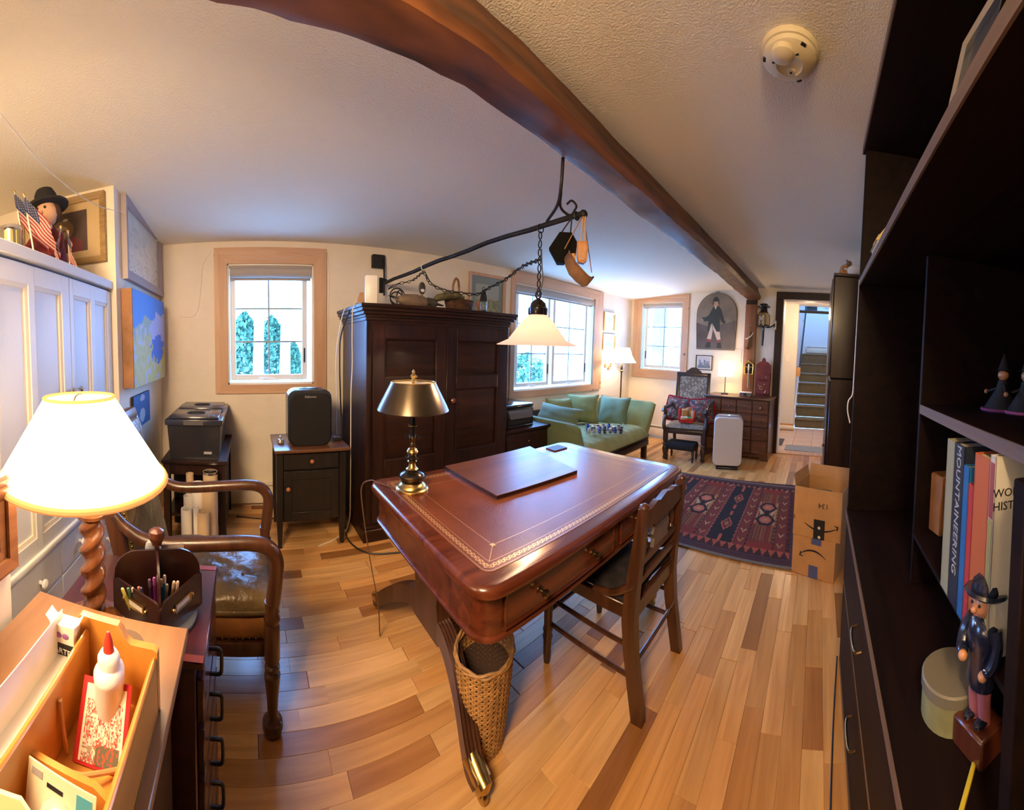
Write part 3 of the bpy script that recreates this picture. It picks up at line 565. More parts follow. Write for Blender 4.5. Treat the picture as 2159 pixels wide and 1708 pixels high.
# three pictures on the wall beside the cupboard
def wallpic(name, label, corners, dep, frame_t, fm, fn, matw=0, matm=None, nx=40, ny=50):
    y = YB; a, b_, c_, d = [on(px, py, 1, y + dep) for px, py in corners]; x0, x1 = avg(a.x, c_.x), avg(b_.x, d.x); z1, z0 = avg(a.z, b_.z), avg(c_.z, d.z)
    x1 = max(x1, XW + .03)
    r = thing(name, label, 'picture', V((x0 + x1) / 2, y, (z0 + z1) / 2))
    if frame_t:
        obj('frame', frame_rect(B(), (x1, y + .002, z0), (1, 0, 0), (0, 0, 1), x0 - x1, z1 - z0, frame_t, dep, (0, 1, 0)), fm, r)
        obj('mat_board', B().box((x1 + frame_t * .8, y + .002, z0 + frame_t * .8), (x0 - frame_t * .8, y + .010, z1 - frame_t * .8)), matm or m_paper, r)
        canvas('print', (x0 - frame_t - matw, y + .012, z0 + frame_t + matw), (-(x0 - x1 - 2 * frame_t - 2 * matw), 0, 0), (0, 0, z1 - z0 - 2 * frame_t - 2 * matw), nx, ny, fn, m_attrg, r)
    else:
        obj('stretcher', B().box((x1, y + .002, z0), (x0, y + dep - .002, z1), .002), fm, r)
        canvas('painting', (x0, y + dep, z0), (-(x0 - x1), 0, 0), (0, 0, z1 - z0), nx, ny, fn, m_attr, r)
    return r
def faint(u, v):
    n1 = noise.noise((u * 9, v * 7, 2)); c = .62 + .06 * n1
    if v < .38 and noise.noise((u * 26, v * 26, 9)) > .45: return (.25, .25, .24)
    if .4 < v < .8 and n1 > .25: return (.50, .54, .50)
    return (c, c * 1.02, c * .92)
m_greywood = mat('grey_lilac_frame', (.36, .31, .32), .5)
wallpic('framed_print', 'wide grey framed print on pale paper, topmost picture beside the white cupboard', [(262, 401), (341, 497), (272, 590), (343, 625)], .035, .06, m_greywood, faint, .0, mat('mat_board_grey', (.40, .35, .36), .8))
def beach(u, v):
    n = noise.noise((u * 5, v * 5, 1)) * .12; n2 = noise.noise((u * 14, v * 12, 4))
    if v > .86 - .25 * (1 - u) + n: return (.03, .20, .62)
    if ((u - .72) / .22) ** 2 + ((v - .38) / .16) ** 2 < 1 + n2 * .9: return (.02, .13, .55)
    if ((u - .78) / .3) ** 2 + ((v - .60) / .26) ** 2 < 1 + n2 * .6: return (.42, .40, .62)
    if v > .55 + .3 * n2 and u < .5: return (.34, .36, .24)
    return (.55 + .1 * n2, .46 + .08 * n2, .14 + .08 * n2) if n2 < .25 else (.50, .44, .50)
wallpic('canvas_painting', 'unframed blue and yellow beach painting on a deep canvas beside the cupboard', [(275, 612), (343, 632), (287, 809), (351, 800)], .07, 0, mat('canvas_edge', (.34, .17, .08), .8, var=.3, vs=9), beach)
def bluep(u, v):
    n2 = noise.noise((u * 8, v * 8, 3)); d1 = ((u - .5) / .16) ** 2 + ((v - .33) / .22) ** 2; d2 = ((u - .52) / .14) ** 2 + ((v - .86) / .10) ** 2
    return (.35, .45, .55) if d1 < 1 or d2 < 1 else (.02 + .01 * n2, .12 + .03 * n2, .34 + .08 * n2)
wallpic('blue_painting', 'small dark blue painting with two pale flowers, lowest picture beside the cupboard', [(281, 838), (316, 822), (284, 905), (316, 888)], .02, 0, m_blackm, bluep, nx=24, ny=30)
# low cream cupboard with a wood framed mirror leaning on it, far left
lc = thing('low_cupboard', 'cream painted low cupboard end at the far left behind the desk caddy', 'cupboard', V(-.3, -.6, 0)); obj('body', B().box((-.588, -.735, 0), (-.05, -.47, .985), .004), m_cream, lc); obj('top', B().box((-.592, -.738, .986), (-.045, -.462, 1.0), .004), m_cream, lc)
mr = thing('wall_mirror', 'moulded brown wood frame of a mirror at the far left edge below the lampshade', 'mirror', V(-.47, -.44, .88)); fo = on(42, 1192, 1, -.445)
obj('frame', frame_rect(frame_rect(B(), (fo.x, -.466, fo.z - .002), (1, 0, 0), (0, 0, 1), .40, .19, .05, .018, (0, 1, 0)), (fo.x + .012, -.449, fo.z + .010), (1, 0, 0), (0, 0, 1), .376, .166, .022, .010, (0, 1, 0)), wood('mirror_frame_wood', (.16, .06, .025), (.32, .14, .06), 'x', .35, .3), mr)
obj('mirror_glass', B().box((fo.x + .045, -.466, fo.z + .045), (fo.x + .355, -.46, fo.z + .15)), mat('mirror_silver', (.7, .7, .7), .03, 1), mr)
# dark chest of drawers (maroon top) and the table in front that carries the caddy
m_maroon = wood('maroon_lacquer', (.028, .006, .009), (.075, .016, .020), 'x', .28, .35, 14, 2.0, .05)
m_maroonred = mat('maroon_lit_red', (.22, .035, .02), .4)  # the lit look of the chest top's ends is put into this brighter red
ch = thing('drawer_chest', 'narrow maroon lacquered chest of drawers with black handles under the pen organizer', 'chest', V(-.83, -.28, 0))
obj('body', B().box((-.985, -.455, 0), (-.69, -.112, .68), .003), m_maroon, ch); obj('top', B().box((-1.0, -.458, .682), (-.683, -.092, .70), .003), m_maroon, ch)
obj('edge_band', B().box((-.70, -.20, .7002), (-.683, -.095, .7012)), m_maroonred, ch); obj('edge_band', B().box((-1.0, -.20, .7002), (-.982, -.095, .7012)), m_maroonred, ch)
for i, z in enumerate((.60, .49, .38, .27, .16, .05)):
    d = obj('drawer', B().box((-.975, -.112, z - .045), (-.70, -.096, z + .05), .003), m_maroon, ch)
    for hx in (-.80,): obj('handle', B().tube(spline([(hx, -.096, z + .03), (hx, -.074, z + .03), (hx, -.068, z + .02), (hx, -.068, z - .02), (hx, -.074, z - .03), (hx, -.096, z - .03)], 3), .0045, 8), m_black, d)
tb = thing('side_table', 'dark side table with a light wood top under the honey wood caddy', 'table', V(-.42, -.3, 0))
m_lwood = wood('light_veneer', (.19, .088, .036), (.28, .14, .065), 'x', .35, .2, 18, 1.6, .05)
obj('table_top', B().box((-.672, -.455, .762), (-.10, -.121, .78), .002), m_lwood, tb)
obj('body', B().box((-.66, -.45, 0), (-.10, -.16, .761), .003), m_maroon, tb)
obj('trim_strip', B().box((-.64, -.1585, .05), (-.10, -.152, .70), .002), m_dark, tb)
one('round_coaster', B().lathe([(.001, 0), (.036, 0), (.037, .004), (.001, .005)], 24, T((on(262, 1362, 2, .782).x, on(262, 1362, 2, .782).y, .7802))), mat('dark_brown_coaster', (.10, .055, .03), .5), 'round dark brown coaster on the light wood table top', 'coaster')
# barley twist lamp
lx, ly = -.721, -.344
tl_ = thing('table_lamp', 'lit table lamp with a barley twist wooden stem and big cream shade', 'lamp', V(lx, ly, .70))
m_twist = wood('barley_twist_oak', (.07, .018, .007), (.24, .085, .028), 'z', .25, .5, 20, 3, .08)
M0 = T((lx, ly, .70))
obj('base', B(M0).lathe([(.075, 0), (.078, .008), (.06, .016), (.045, .03), (.028, .04), (.026, .05)], 24), m_twist, tl_)
rs = []
for i in range(61):
    z = .05 + .20 * i / 60; a0 = i / 60 * 2 * math.pi * 2.1
    rs.append([( (.0235 + .0065 * math.cos(2 * (t_ - a0))) * math.cos(t_), (.0235 + .0065 * math.cos(2 * (t_ - a0))) * math.sin(t_), z) for t_ in [2 * math.pi * j / 22 for j in range(22)]])
obj('twist_stem', B(M0).rings(rs), m_twist, tl_)
obj('collar', B(M0).lathe([(.022, .25), (.034, .256), (.035, .264), (.024, .27), (.024, .276), (.034, .281), (.034, .288), (.026, .294), (.034, .315), (.036, .322), (.036, .328), (.031, .332), (.031, .362), (.028, .366)], 22), m_twist, tl_)
obj('socket', B(M0).lathe([(.018, .366), (.018, .40), (.014, .405), (.012, .44)], 14), m_brass, tl_)
zb, zt, rb, rt = 1.045, 1.222, .188, .078
SM = T((lx + .008, ly - .017, 0))
m_shade = shade_mat('cream_lampshade_lit', (.9, .78, .58), 2.2, (1.0, .78, .50))
obj('shade', B(SM).lathe([(rb, zb), ((rb * .55 + rt * .45), zb + (zt - zb) * .45), (rt, zt)], 40, cap=False), m_shade, tl_)
mtrim = shade_mat('shade_trim_gold', (.50, .28, .11), .12, (1.0, .55, .2))
obj('shade_trim', B(SM).lathe([(rb + .001, zb - .004), (rb + .003, zb), (rb - .001, zb + .008), (rb - .004, zb + .008)], 40, cap=False).torus((0, 0, zb), rb, .0045, n=40).torus((0, 0, zt), rt, .004, n=30), mtrim, tl_)
obj('harp', B(SM).tube(spline([(.012, 0, 1.10), (.04, 0, 1.13), (.045, 0, 1.18), (.02, 0, 1.222), (0, 0, 1.228)]), .002, 6).tube(spline([(-.012, 0, 1.10), (-.04, 0, 1.13), (-.045, 0, 1.18), (-.02, 0, 1.222), (0, 0, 1.228)]), .002, 6), m_brass, tl_)
obj('bulb', B(SM).ball((0, 0, 1.135), .027, n=12), mat('lit_bulb', (1, .9, .7), .3, emit=(1, .8, .55), es=25), tl_)
lt = light('lamp_light', 'POINT', (lx + .008, ly - .017, 1.135), P_TABLE, WARM, .03)
# desk organizer on a turntable with pens
ox, oy, oz = -.80, -.215, .70
og = thing('pen_organizer', 'dark wood revolving desk organizer with a ball knob and label holders', 'organizer', V(ox, oy, oz))
m_org = mat('dark_stained_wood', (.030, .010, .008), .32, coat=.3, var=.25, vs=14)
MO = T((ox, oy, oz), R(-28))
obj('turntable', B(MO).lathe([(.05, 0), (.088, .0), (.092, .004), (.092, .010), (.086, .014), (.04, .014)], 30), mat('turntable_grey', (.16, .17, .19), .25, .3), og)
hw = .074
b = B(MO).box((-hw, -hw, .014), (hw, hw, .020)); obj('base', b, m_org, og)
def arch(w, h, r=.03, n=6):
    pts = [(-w, 0), (w, 0)]
    for i in range(n + 1): a = math.pi / 2 * i / n; pts.append((w - r + r * math.cos(a), h - r + r * math.sin(a)))
    for i in range(n + 1): a = math.pi / 2 + math.pi / 2 * i / n; pts.append((-w + r + r * math.cos(a), h - r + r * math.sin(a)))
    return pts
for k in range(4):
    MK = MO @ T((0, 0, .02), k * math.pi / 2)
    h = .075 if k in (0, 3) else .085
    obj('pocket_front', B(MK @ T((0, hw, 0), 0, R(90))).prism(arch(hw, h, .02), .005, None, -.0), m_org, og)
for k in range(2): obj('divider', B(MO @ T((0, 0, .02), k * math.pi / 2 + math.pi / 4, R(90))).prism(arch(hw * 1.36, .135, .055), .005, None, -.0025), m_org, og)
obj('centre_post', B(MO).lathe([(.006, .02), (.006, .166)], 10), m_org, og)
obj('knob', B(MO).lathe([(.006, .165), (.012, .168), (.012, .172), (.017, .18), (.020, .19), (.017, .2), (.008, .206)], 16), m_mahogz, og)
for k in (0, 3):
    MK = MO @ T((0, 0, .02), k * math.pi / 2) @ T((0, hw + .001, .042)); 
    h_ = obj('label_holder', frame_rect(B(MK), (-.028, 0, -.010), (1, 0, 0), (0, 0, 1), .056, .020, .004, .003, (0, 1, 0)).ball((-.033, .001, 0), .005, n=8).ball((.033, .001, 0), .005, n=8), m_brass, og); obj('label_card', B(MK).box((-.025, -.0002, -.007), (.025, .0012, .007)), m_paper, h_)
pens = [(258, 1255, (.62, .55, .10), 'yellow pen lying beside the green marker in the organizer'), (270, 1252, (.02, .10, .06), 'dark green marker in the left organizer pocket'), (279, 1240, (.75, .68, .5), 'cream pencil in the left organizer pocket'), (292, 1238, (.35, .05, .03), 'red brown pen in the left organizer pocket'), (297, 1252, (.02, .03, .12), 'navy pen with a silver tip in the left organizer pocket'),
        (315, 1222, (.05, .02, .07), 'dark plum pen next to the organizer divider'), (325, 1218, (.22, .02, .26), 'purple pen in the right organizer pocket'), (334, 1211, (.85, .08, .32), 'pink pencil with a green band in the organizer'), (340, 1221, (.03, .22, .62), 'blue pencil in the right organizer pocket'), (347, 1213, (.10, .42, .72), 'light blue pencil with a red eraser in the organizer'), (352, 1232, (.50, .47, .45), 'silver clip pen in the right organizer pocket'),
        (367, 1226, (.85, .30, .10), 'orange pencil with a blue band in the organizer'), (375, 1226, (.50, .42, .12), 'olive pencil in the right organizer pocket'), (361, 1152, (.90, .42, .05), 'orange pencil standing behind the organizer knob'), (275, 1195, (.92, .35, .10), 'white pen with an orange cap in the rear left organizer pocket')]
for px, py, col, lab in pens:
    d_ = math.hypot(ox, oy) - (.045 if py > 1200 else -.05); tp = ad(px, py, d_); bt = Vector((ox + (tp.x - ox) * .72, oy + (tp.y - oy) * .72, oz + .022)); tp.z = max(tp.z, oz + .095)
    r = thing('pen', lab, 'pen', bt, 'pens in the desk organizer'); dirn = (tp - bt).normalized()
    obj('barrel', B().tube([bt, tp - dirn * .018], .0036, 8), mat('pen_colour', col, .35), r); obj('cap', B().tube([tp - dirn * .018, tp - dirn * .003, tp], [.0039, .0039, .0028], 8), mat('pen_tip', (.8, .6, .5) if 'pencil' in lab else tuple(min(1, c * 1.4 + .05) for c in col), .4), r)
p = ad(385, 1190, .87); ev = thing('envelope', 'pale pink envelope standing in the rear pocket of the organizer', 'envelope', V(p.x, p.y, oz + .025)); MV = T((ox - .028, oy + .032, oz + .022), R(105)); obj('sheet', B(MV).box((-.028, -.001, 0), (.026, .001, .135)), mat('pink_paper', (.62, .48, .42), .8), ev); obj('flap', B(MV).prism([(-.03, 0), (.03, 0), (0, .03)], .0006, T((0, .0012, .10), 0, R(90))), m_paper, ev)
sp = thing('computer_mouse', 'grey rounded mouse tucked behind the organizer knob', 'mouse', V(ox - .04, oy - .05, oz + .1)); obj('shell', B(MO @ T((-.035, -.045, .125), R(30), 0, R(-60))).ball((0, 0, 0), .03, n=14, sc_=(1.1, .7, .45)), mat('mouse_grey', (.34, .36, .40), .35), sp); obj('wheel', B(MO @ T((-.035, -.045, .125), R(30), 0, R(-60))).box((.008, -.003, .010), (.018, .003, .0145), .001), m_black, sp)
# ================================================================ honey wood caddy and what is in it
m_honey = wood('honey_wood', (.46, .18, .025), (.64, .29, .055), 'x', .35, .3, 16, 2, .05)
m_honeyz = wood('honey_wood_upright', (.46, .18, .025), (.64, .29, .055), 'z', .35, .3, 16, 2, .05)
cx0, cx1, cy0, cy1, cz = -.505, -.12, -.305, -.137, .781
cd_ = thing('desk_caddy', 'honey wood desk caddy with long compartments on the light wood table', 'caddy', V(-.32, -.22, cz))
obj('base', B().box((cx0, cy0, cz), (cx1, cy1, cz + .006)), m_honey, cd_)
obj('side_panel', B().box((cx0 + .008, cy1 - .008, cz), (cx1, cy1, cz + .092), .003), m_honey, cd_); obj('side_panel', B().box((cx0 + .008, cy0, cz), (cx1, cy0 + .008, cz + .092), .003), m_honey, cd_)
obj('centre_divider', B().box((cx0 + .008, -.254, cz + .006), (cx1, -.246, cz + .108), .003), m_honey, cd_)
def yz_prism(poly, x0, x1, mm, name): return obj(name, B().rings([[(x0, y, z) for y, z in poly], [(x1, y, z) for y, z in poly]]), mm, cd_)
hi, lo = cz + .125, cz + .10
yz_prism([(cy0, cz), (cy1, cz), (cy1, lo - .004), (cy1 - .006, lo), (-.178, lo), (-.186, lo + .006), (-.192, hi - .006), (-.198, hi), (-.262, hi), (-.268, hi - .006), (-.272, lo + .004), (-.278, lo), (cy0 + .006, lo), (cy0, lo - .004)], cx0 - .004, cx0 + .008, m_honeyz, 'end_panel')
yz_prism([(-.246, cz + .006), (cy1 - .008, cz + .006), (cy1 - .008, cz + .065), (-.165, cz + .078), (-.246, cz + .072)], -.338, -.331, m_honeyz, 'cross_divider')
yz_prism([(-.246, cz + .006), (cy1 - .008, cz + .006), (cy1 - .008, cz + .062), (-.246, cz + .062)], -.265, -.258, m_honeyz, 'cross_divider')
g = thing('glue_bottle', 'white glue bottle with a red nozzle in the honey wood caddy', 'bottle', V(-.452, -.195, cz + .007)); MG = T((-.452, -.195, cz + .007))
obj('body', B(MG).lathe([(.024, 0), (.026, .004), (.026, .080), (.0265, .082), (.0265, .088), (.022, .094), (.016, .098)], 24, sy=.8), m_wht, g); obj('shoulder_cap', B(MG).lathe([(.016, .096), (.016, .108), (.012, .115), (.008, .117)], 18), m_wht, g); obj('nozzle', B(MG).lathe([(.008, .116), (.0065, .130), (.003, .142), (.002, .144)], 14), mat('red_nozzle', (.75, .05, .03), .4), g)
bk = thing('small_book', 'small red bordered book with a crowd picture leaning in the caddy', 'book', V(-.385, -.175, cz + .01)); MB = Matrix.Translation((-.395, -.226, cz + .008)) @ Matrix.Rotation(R(6), 4, 'Z') @ Matrix.Rotation(R(-38), 4, 'Y')
obj('block', B(MB).box((-.008, -.0, 0), (-.0015, .068, .088), .001), m_paper, bk); obj('cover', B(MB).box((-.0015, -.001, 0), (.0005, .069, .089), .0008), mat('red_cover', (.50, .02, .025), .4), bk)
def crowd(u, v):
    if u < .06 or u > .94 or v > .93: return (.80, .70, .52)
    n = noise.noise((u * 16, v * 18, 7)); 
    if v > .80: return (.78, .68, .50)
    if v < .25 and u > .4: return (.10, .09, .05) if n < .1 else (.55, .06, .03)
    return (.62, .56, .48) if n > .12 else ((.50, .05, .04) if n > .0 else (.30, .22, .14) if n > -.25 else (.45, .43, .40))
canvas('print', MB @ V(.0012, .006, .004), MB.to_3x3() @ V(0, .057, 0), MB.to_3x3() @ V(0, 0, .078), 36, 44, crowd, m_attr, bk)
ab = thing('art_supply_box', 'small black and white art supply box standing at the far end of the caddy', 'box', V(-.47, -.28, cz + .007)); MA = T((-.478, -.279, cz + .007), R(4))
obj('carton', B(MA).box((-.012, -.020, 0), (.012, .020, .115), .001), m_ink, ab); obj('white_band', B(MA).box((-.0125, -.0205, .088), (.0125, .0205, .117), .001), m_paper, ab); obj('white_band', B(MA).box((-.0125, -.0205, 0), (.0125, .0205, .03), .001), m_paper, ab)
obj('flap', B(MA).add([(-.012, -.02, .117), (.012, -.02, .117), (.012, -.028, .126), (-.012, -.028, .126)], [(0, 1, 2, 3)]), m_paper, ab); obj('flap', B(MA).add([(-.012, .02, .117), (.012, .02, .117), (.014, .03, .128), (-.012, .03, .128)], [(0, 1, 2, 3)]), m_paper, ab)
text('ARTE', MA @ V(.0126, 0, .076), (0, 1, 0), (0, 0, 1), .012, m_paper, ab); obj('purple_print', B(MA).ball((.0125, -.006, .101), .006, n=8, sc_=(.1, 1, .8)), mat('purple_print', (.30, .12, .36), .6), ab); obj('purple_print', B(MA).ball((.0125, .006, .101), .006, n=8, sc_=(.1, 1, .8)), bpy.data.materials['purple_print'], ab)
rl = thing('white_channel', 'long white plastic channel lying along the left compartment of the caddy', 'plastic strip', V(-.3, -.268, cz + .09)); obj('strip', B().box((-.485, -.288, cz + .075), (-.12, -.2865, cz + .135), .0005).box((-.485, -.2885, cz + .074), (-.12, -.262, cz + .0765), .0005), m_wht, rl); obj('lip', B().box((-.485, -.263, cz + .0745), (-.12, -.2615, cz + .09), .0004), m_wht, rl)
pc = thing('blister_pack', 'cream card pack with a clear bubble and a blue corner mark in the caddy', 'pack', V(-.30, -.2, cz + .01)); MP = Matrix.Translation((-.303, -.24, cz + .02)) @ Matrix.Rotation(R(-14), 4, 'Y')
obj('card', B(MP).box((-.001, 0, 0), (.001, .084, .068), .0008), mat('cream_card', (.80, .70, .50), .6), pc); obj('bubble', B(MP).ball((.004, .044, .026), .024, n=14, sc_=(.6, 1, .95)), mat('milky_plastic', (.80, .76, .66), .15, trans=.35), pc); obj('corner_mark', B(MP).box((.001, .062, .045), (.0014, .080, .062)), mat('blue_mark', (.08, .36, .48), .5), pc); obj('hang_slot', B(MP).box((.001, .026, .052), (.0014, .046, .056)), m_ink, pc); obj('corner_logo', B(MP).box((.001, .006, .055), (.0014, .020, .062)), m_grey, pc)
tg = thing('hang_tag_pad', 'yellow card pad with a blue edge and punched hole in the caddy', 'pad', V(-.24, -.2, cz + .02)); MT = Matrix.Translation((-.245, -.225, cz + .02)) @ Matrix.Rotation(R(20), 4, 'Z') @ Matrix.Rotation(R(-20), 4, 'Y')
obj('card', B(MT).prism([(-.03, 0), (.03, 0), (.03, .07), (.016, .082), (-.016, .082), (-.03, .07)], .006, T((0, 0, 0), R(90), R(90))), mat('yellow_card', (.86, .78, .42), .6), tg); obj('blue_edge', B(MT).box((-.002, .030, 0), (.008, .034, .07)), mat('blue_edge', (.08, .10, .48), .5), tg); obj('hole', B(MT).ball((.0062, .004, .055), .005, n=10, sc_=(.15, 1, 1.4)), m_ink, tg)
rp = thing('red_disc', 'red and blue round packet beside the pad at the bottom left of the caddy', 'packet', V(-.25, -.235, cz + .02)); MR = Matrix.Translation((-.262, -.232, cz + .045)) @ Matrix.Rotation(R(30), 4, 'Z') @ Matrix.Rotation(R(75), 4, 'Y')
obj('disc', B(MR).lathe([(.001, -.004), (.030, -.004), (.031, .0), (.030, .004), (.001, .004)], 26), mat('red_disc', (.75, .09, .05), .4), rp); obj('rim', B(MR).torus((0, 0, 0), .032, .0035, n=26), mat('teal_rim', (.05, .32, .45), .4), rp)
one('wooden_stick', B().tube([(-.40, -.238, cz + .010), (-.395, -.240, cz + .05), (-.395, -.2425, cz + .085)], .0032, 8).tube([(-.41, -.16, cz + .012), (-.37, -.2, cz + .03), (-.345, -.236, cz + .05)], .003, 8), m_card, 'thin bent wooden stick lying across the middle of the caddy', 'stick')
# ================================================================ leather armchair
m_leath = mat('worn_leather', (.115, .072, .026), .34, var=.5, vs=8, bp=.7, bs=26, coat=.2); m_leath2 = mat('tan_leather_band', (.36, .15, .045), .35, var=.35, vs=9, bp=.15, bs=30)
ac = thing('leather_armchair', 'leather armchair with curved wooden arms and a buttoned seat beside the chest', 'armchair', V(-1.42, -.15, 0))
xa, xb = -1.67, -1.20
obj('seat_rail', B().box((xa + .0, -.42, .25), (xb, .07, .30), .006), m_oakdk, ac)
obj('seat_base', B().box((xa + .012, -.41, .30), (xb - .012, .085, .385), .02), m_leath2, ac)
b = B(); n_ = 40; vs = []; fs = []
def cush(u, v):
    e = (1 - abs(u) ** 5) ** .5 * (1 - abs(v) ** 5) ** .5 if abs(u) < 1 and abs(v) < 1 else 0
    z = .075 * e + (.010 * noise.noise((u * 3.1, v * 3.1, 1)) + .006 * noise.noise((u * 7, v * 5, 4))) * e
    for bu in (-.45, .45):
        for bv in (-.5, 0, .5): d2 = ((u - bu) ** 2 + (v - bv) ** 2) / .018; z -= .012 * math.exp(-d2)
    return z
for i in range(n_ + 1):
    for j in range(n_ + 1):
        u, v = 2 * i / n_ - 1, 2 * j / n_ - 1; vs.append(((xa + xb) / 2 + u * .225, -.155 + v * .255, .395 + cush(u, v)))
for i in range(n_):
    for j in range(n_): k = i * (n_ + 1) + j; fs.append((k, k + n_ + 1, k + n_ + 2, k + 1))
b.add(vs, fs); b.box((xa + .008, -.412, .386), (xb - .008, .102, .408), .012)
sc_ = obj('seat_cushion', b, m_leath, ac, ang=60)
for bu in (-.45, .45):
    for bv in (-.5, 0, .5): obj('button', B().ball(((xa + xb) / 2 + bu * .225, -.155 + bv * .255, .395 + cush(bu, bv) + .001), .006, n=8), m_leath2, sc_)
MBk = Matrix.Translation((0, -.40, .40)) @ Matrix.Rotation(R(13), 4, 'X')
obj('back_frame', B(MBk).box((xa - .005, -.05, -.1), (xa + .035, .01, .64), .012).box((xb - .035, -.05, -.1), (xb + .005, .01, .64), .012).box((xa, -.05, .60), (xb, .012, .66), .016), m_oakdk, ac)
b = B(MBk); b.box((xa + .03, -.035, -.0), (xb - .03, .035, .615), .03); bp_ = obj('back_pad', b, m_leath, ac)
b = B(MBk)
for i in range(34):
    for x_ in (xa + .034, xb - .034): b.ball((x_, .018, .02 + i * .0175), .0055, n=6)
obj('nail_trim', b, m_dbrass, ac)['kind'] = 'stuff'
b = B()
for i in range(26): b.ball((xa + .02 + i * .0172, .087, .312), .0045, n=6)
for i in range(20): b.ball((xb - .011, -.38 + i * .0235, .312), .0045, n=6)
obj('nail_trim', b, m_dbrass, ac)['kind'] = 'stuff'
for x_ in (xa - .005, xb + .025):
    b = B(); b.tube(spline([(x_, -.47, .735), (x_, -.42, .69), (x_, -.33, .655), (x_, -.12, .668), (x_, -.0, .672), (x_, .06, .655), (x_, .088, .61), (x_, .085, .54), (x_, .075, .46)], 5), [.017 + .008 * min(1, i / 8) for i in range(41)], 12); obj('arm', b, m_oakdk, ac)
    obj('front_leg', B(T((x_, .072, 0))).lathe([(.02, 0), (.032, .012), (.036, .03), (.034, .05), (.02, .062), (.017, .075), (.02, .13), (.026, .19), (.028, .215), (.02, .225), (.026, .235), (.026, .245), (.02, .252), (.027, .27), (.027, .38), (.022, .392), (.028, .405), (.028, .415), (.022, .425), (.025, .47)], 18), m_oakdk, ac)
for x_ in (xa + .02, xb - .02): obj('rear_leg', B().tube([(x_, -.47, 0), (x_, -.43, .14), (x_, -.40, .3)], [.018, .02, .022], 8), m_oakdk, ac)
# ================================================================ file boxes on the low cabinet, tubes
lt_ = thing('low_cabinet', 'dark low cabinet with a brown top carrying two black file boxes', 'cabinet', V(-2.6, -.35, 0))
obj('top', B().box((-2.93, -.56, .575), (-2.235, -.135, .60), .004), m_darkh, lt_); 
for x_, y_ in ((-2.27, -.17), (-2.27, -.53), (-2.89, -.17), (-2.89, -.53)): obj('leg', B().box((x_ - .022, y_ - .022, 0), (x_ + .022, y_ + .022, .574), .003), m_dark, lt_)
obj('shelf', B().box((-2.9, -.54, .22), (-2.27, -.16, .24), .003), m_dark, lt_); obj('back_panel', B().box((-2.9, -.54, .05), (-2.52, -.16, .50), .003), m_blackm, lt_); obj('apron', B().box((-2.9, -.54, .50), (-2.262, -.16, .574), .003), m_dark, lt_)
m_fbox = mat('file_box_black', (.020, .020, .026), .28, coat=.2); m_fboxlid = mat('file_box_lid', (.030, .031, .045), .2, coat=.3)
def filebox(x0, x1, lab):
    r = thing('file_box', lab, 'box', V((x0 + x1) / 2, -.34, .60), 'black file boxes'); z1 = on(420, 905, 0, x1).z if x1 > -2.4 else .86
    z1 = .855; y0, y1 = -.52, -.175
    b = B().rings([[(x0 + .02, y0 + .015, .601), (x1 - .02, y0 + .015, .601), (x1 - .02, y1 - .015, .601), (x0 + .02, y1 - .015, .601)], [(x0, y0, z1), (x1, y0, z1), (x1, y1, z1), (x0, y1, z1)]]); obj('body', b, m_fbox, r)
    l_ = obj('lid', B().box((x0 - .012, y0 - .012, z1 - .03), (x1 + .012, y1 + .012, z1 + .006), .005).box((x0 + .01, y0 + .012, z1 + .006), (x1 - .01, y1 - .012, z1 + .022), .008), m_fboxlid, r)
    obj('lid_handle', B().torus(((x0 + x1) / 2, (y0 + y1) / 2, z1 + .023), .06, .006, n=20, sx=.55, sy=1.0), m_black, l_); b = B()
    for k in range(4): b.box((x1 - .10, y1 - .05 - .012 * k, z1 + .022), (x1 - .03, y1 - .046 - .012 * k, z1 + .026))
    obj('lid_ribs', b, m_black, l_); obj('label_plate', B().box((x1 + .008, y0 + .11, z1 - .027), (x1 + .0135, y1 - .11, z1 + .004), .001), mat('smoke_plastic', (.10, .095, .10), .3), r); obj('name_mark', B().box((x1 - .012, y1 - .11, .64), (x1 - .006, y1 - .06, .655)), m_grey, r)
filebox(-2.55, -2.25, 'front black file box with a grey label plate on the low cabinet'); filebox(-2.885, -2.59, 'rear black file box behind the other one on the low cabinet')
m_tubec = mat('tube_cardboard', (.58, .42, .25), .8, var=.06, vs=9)
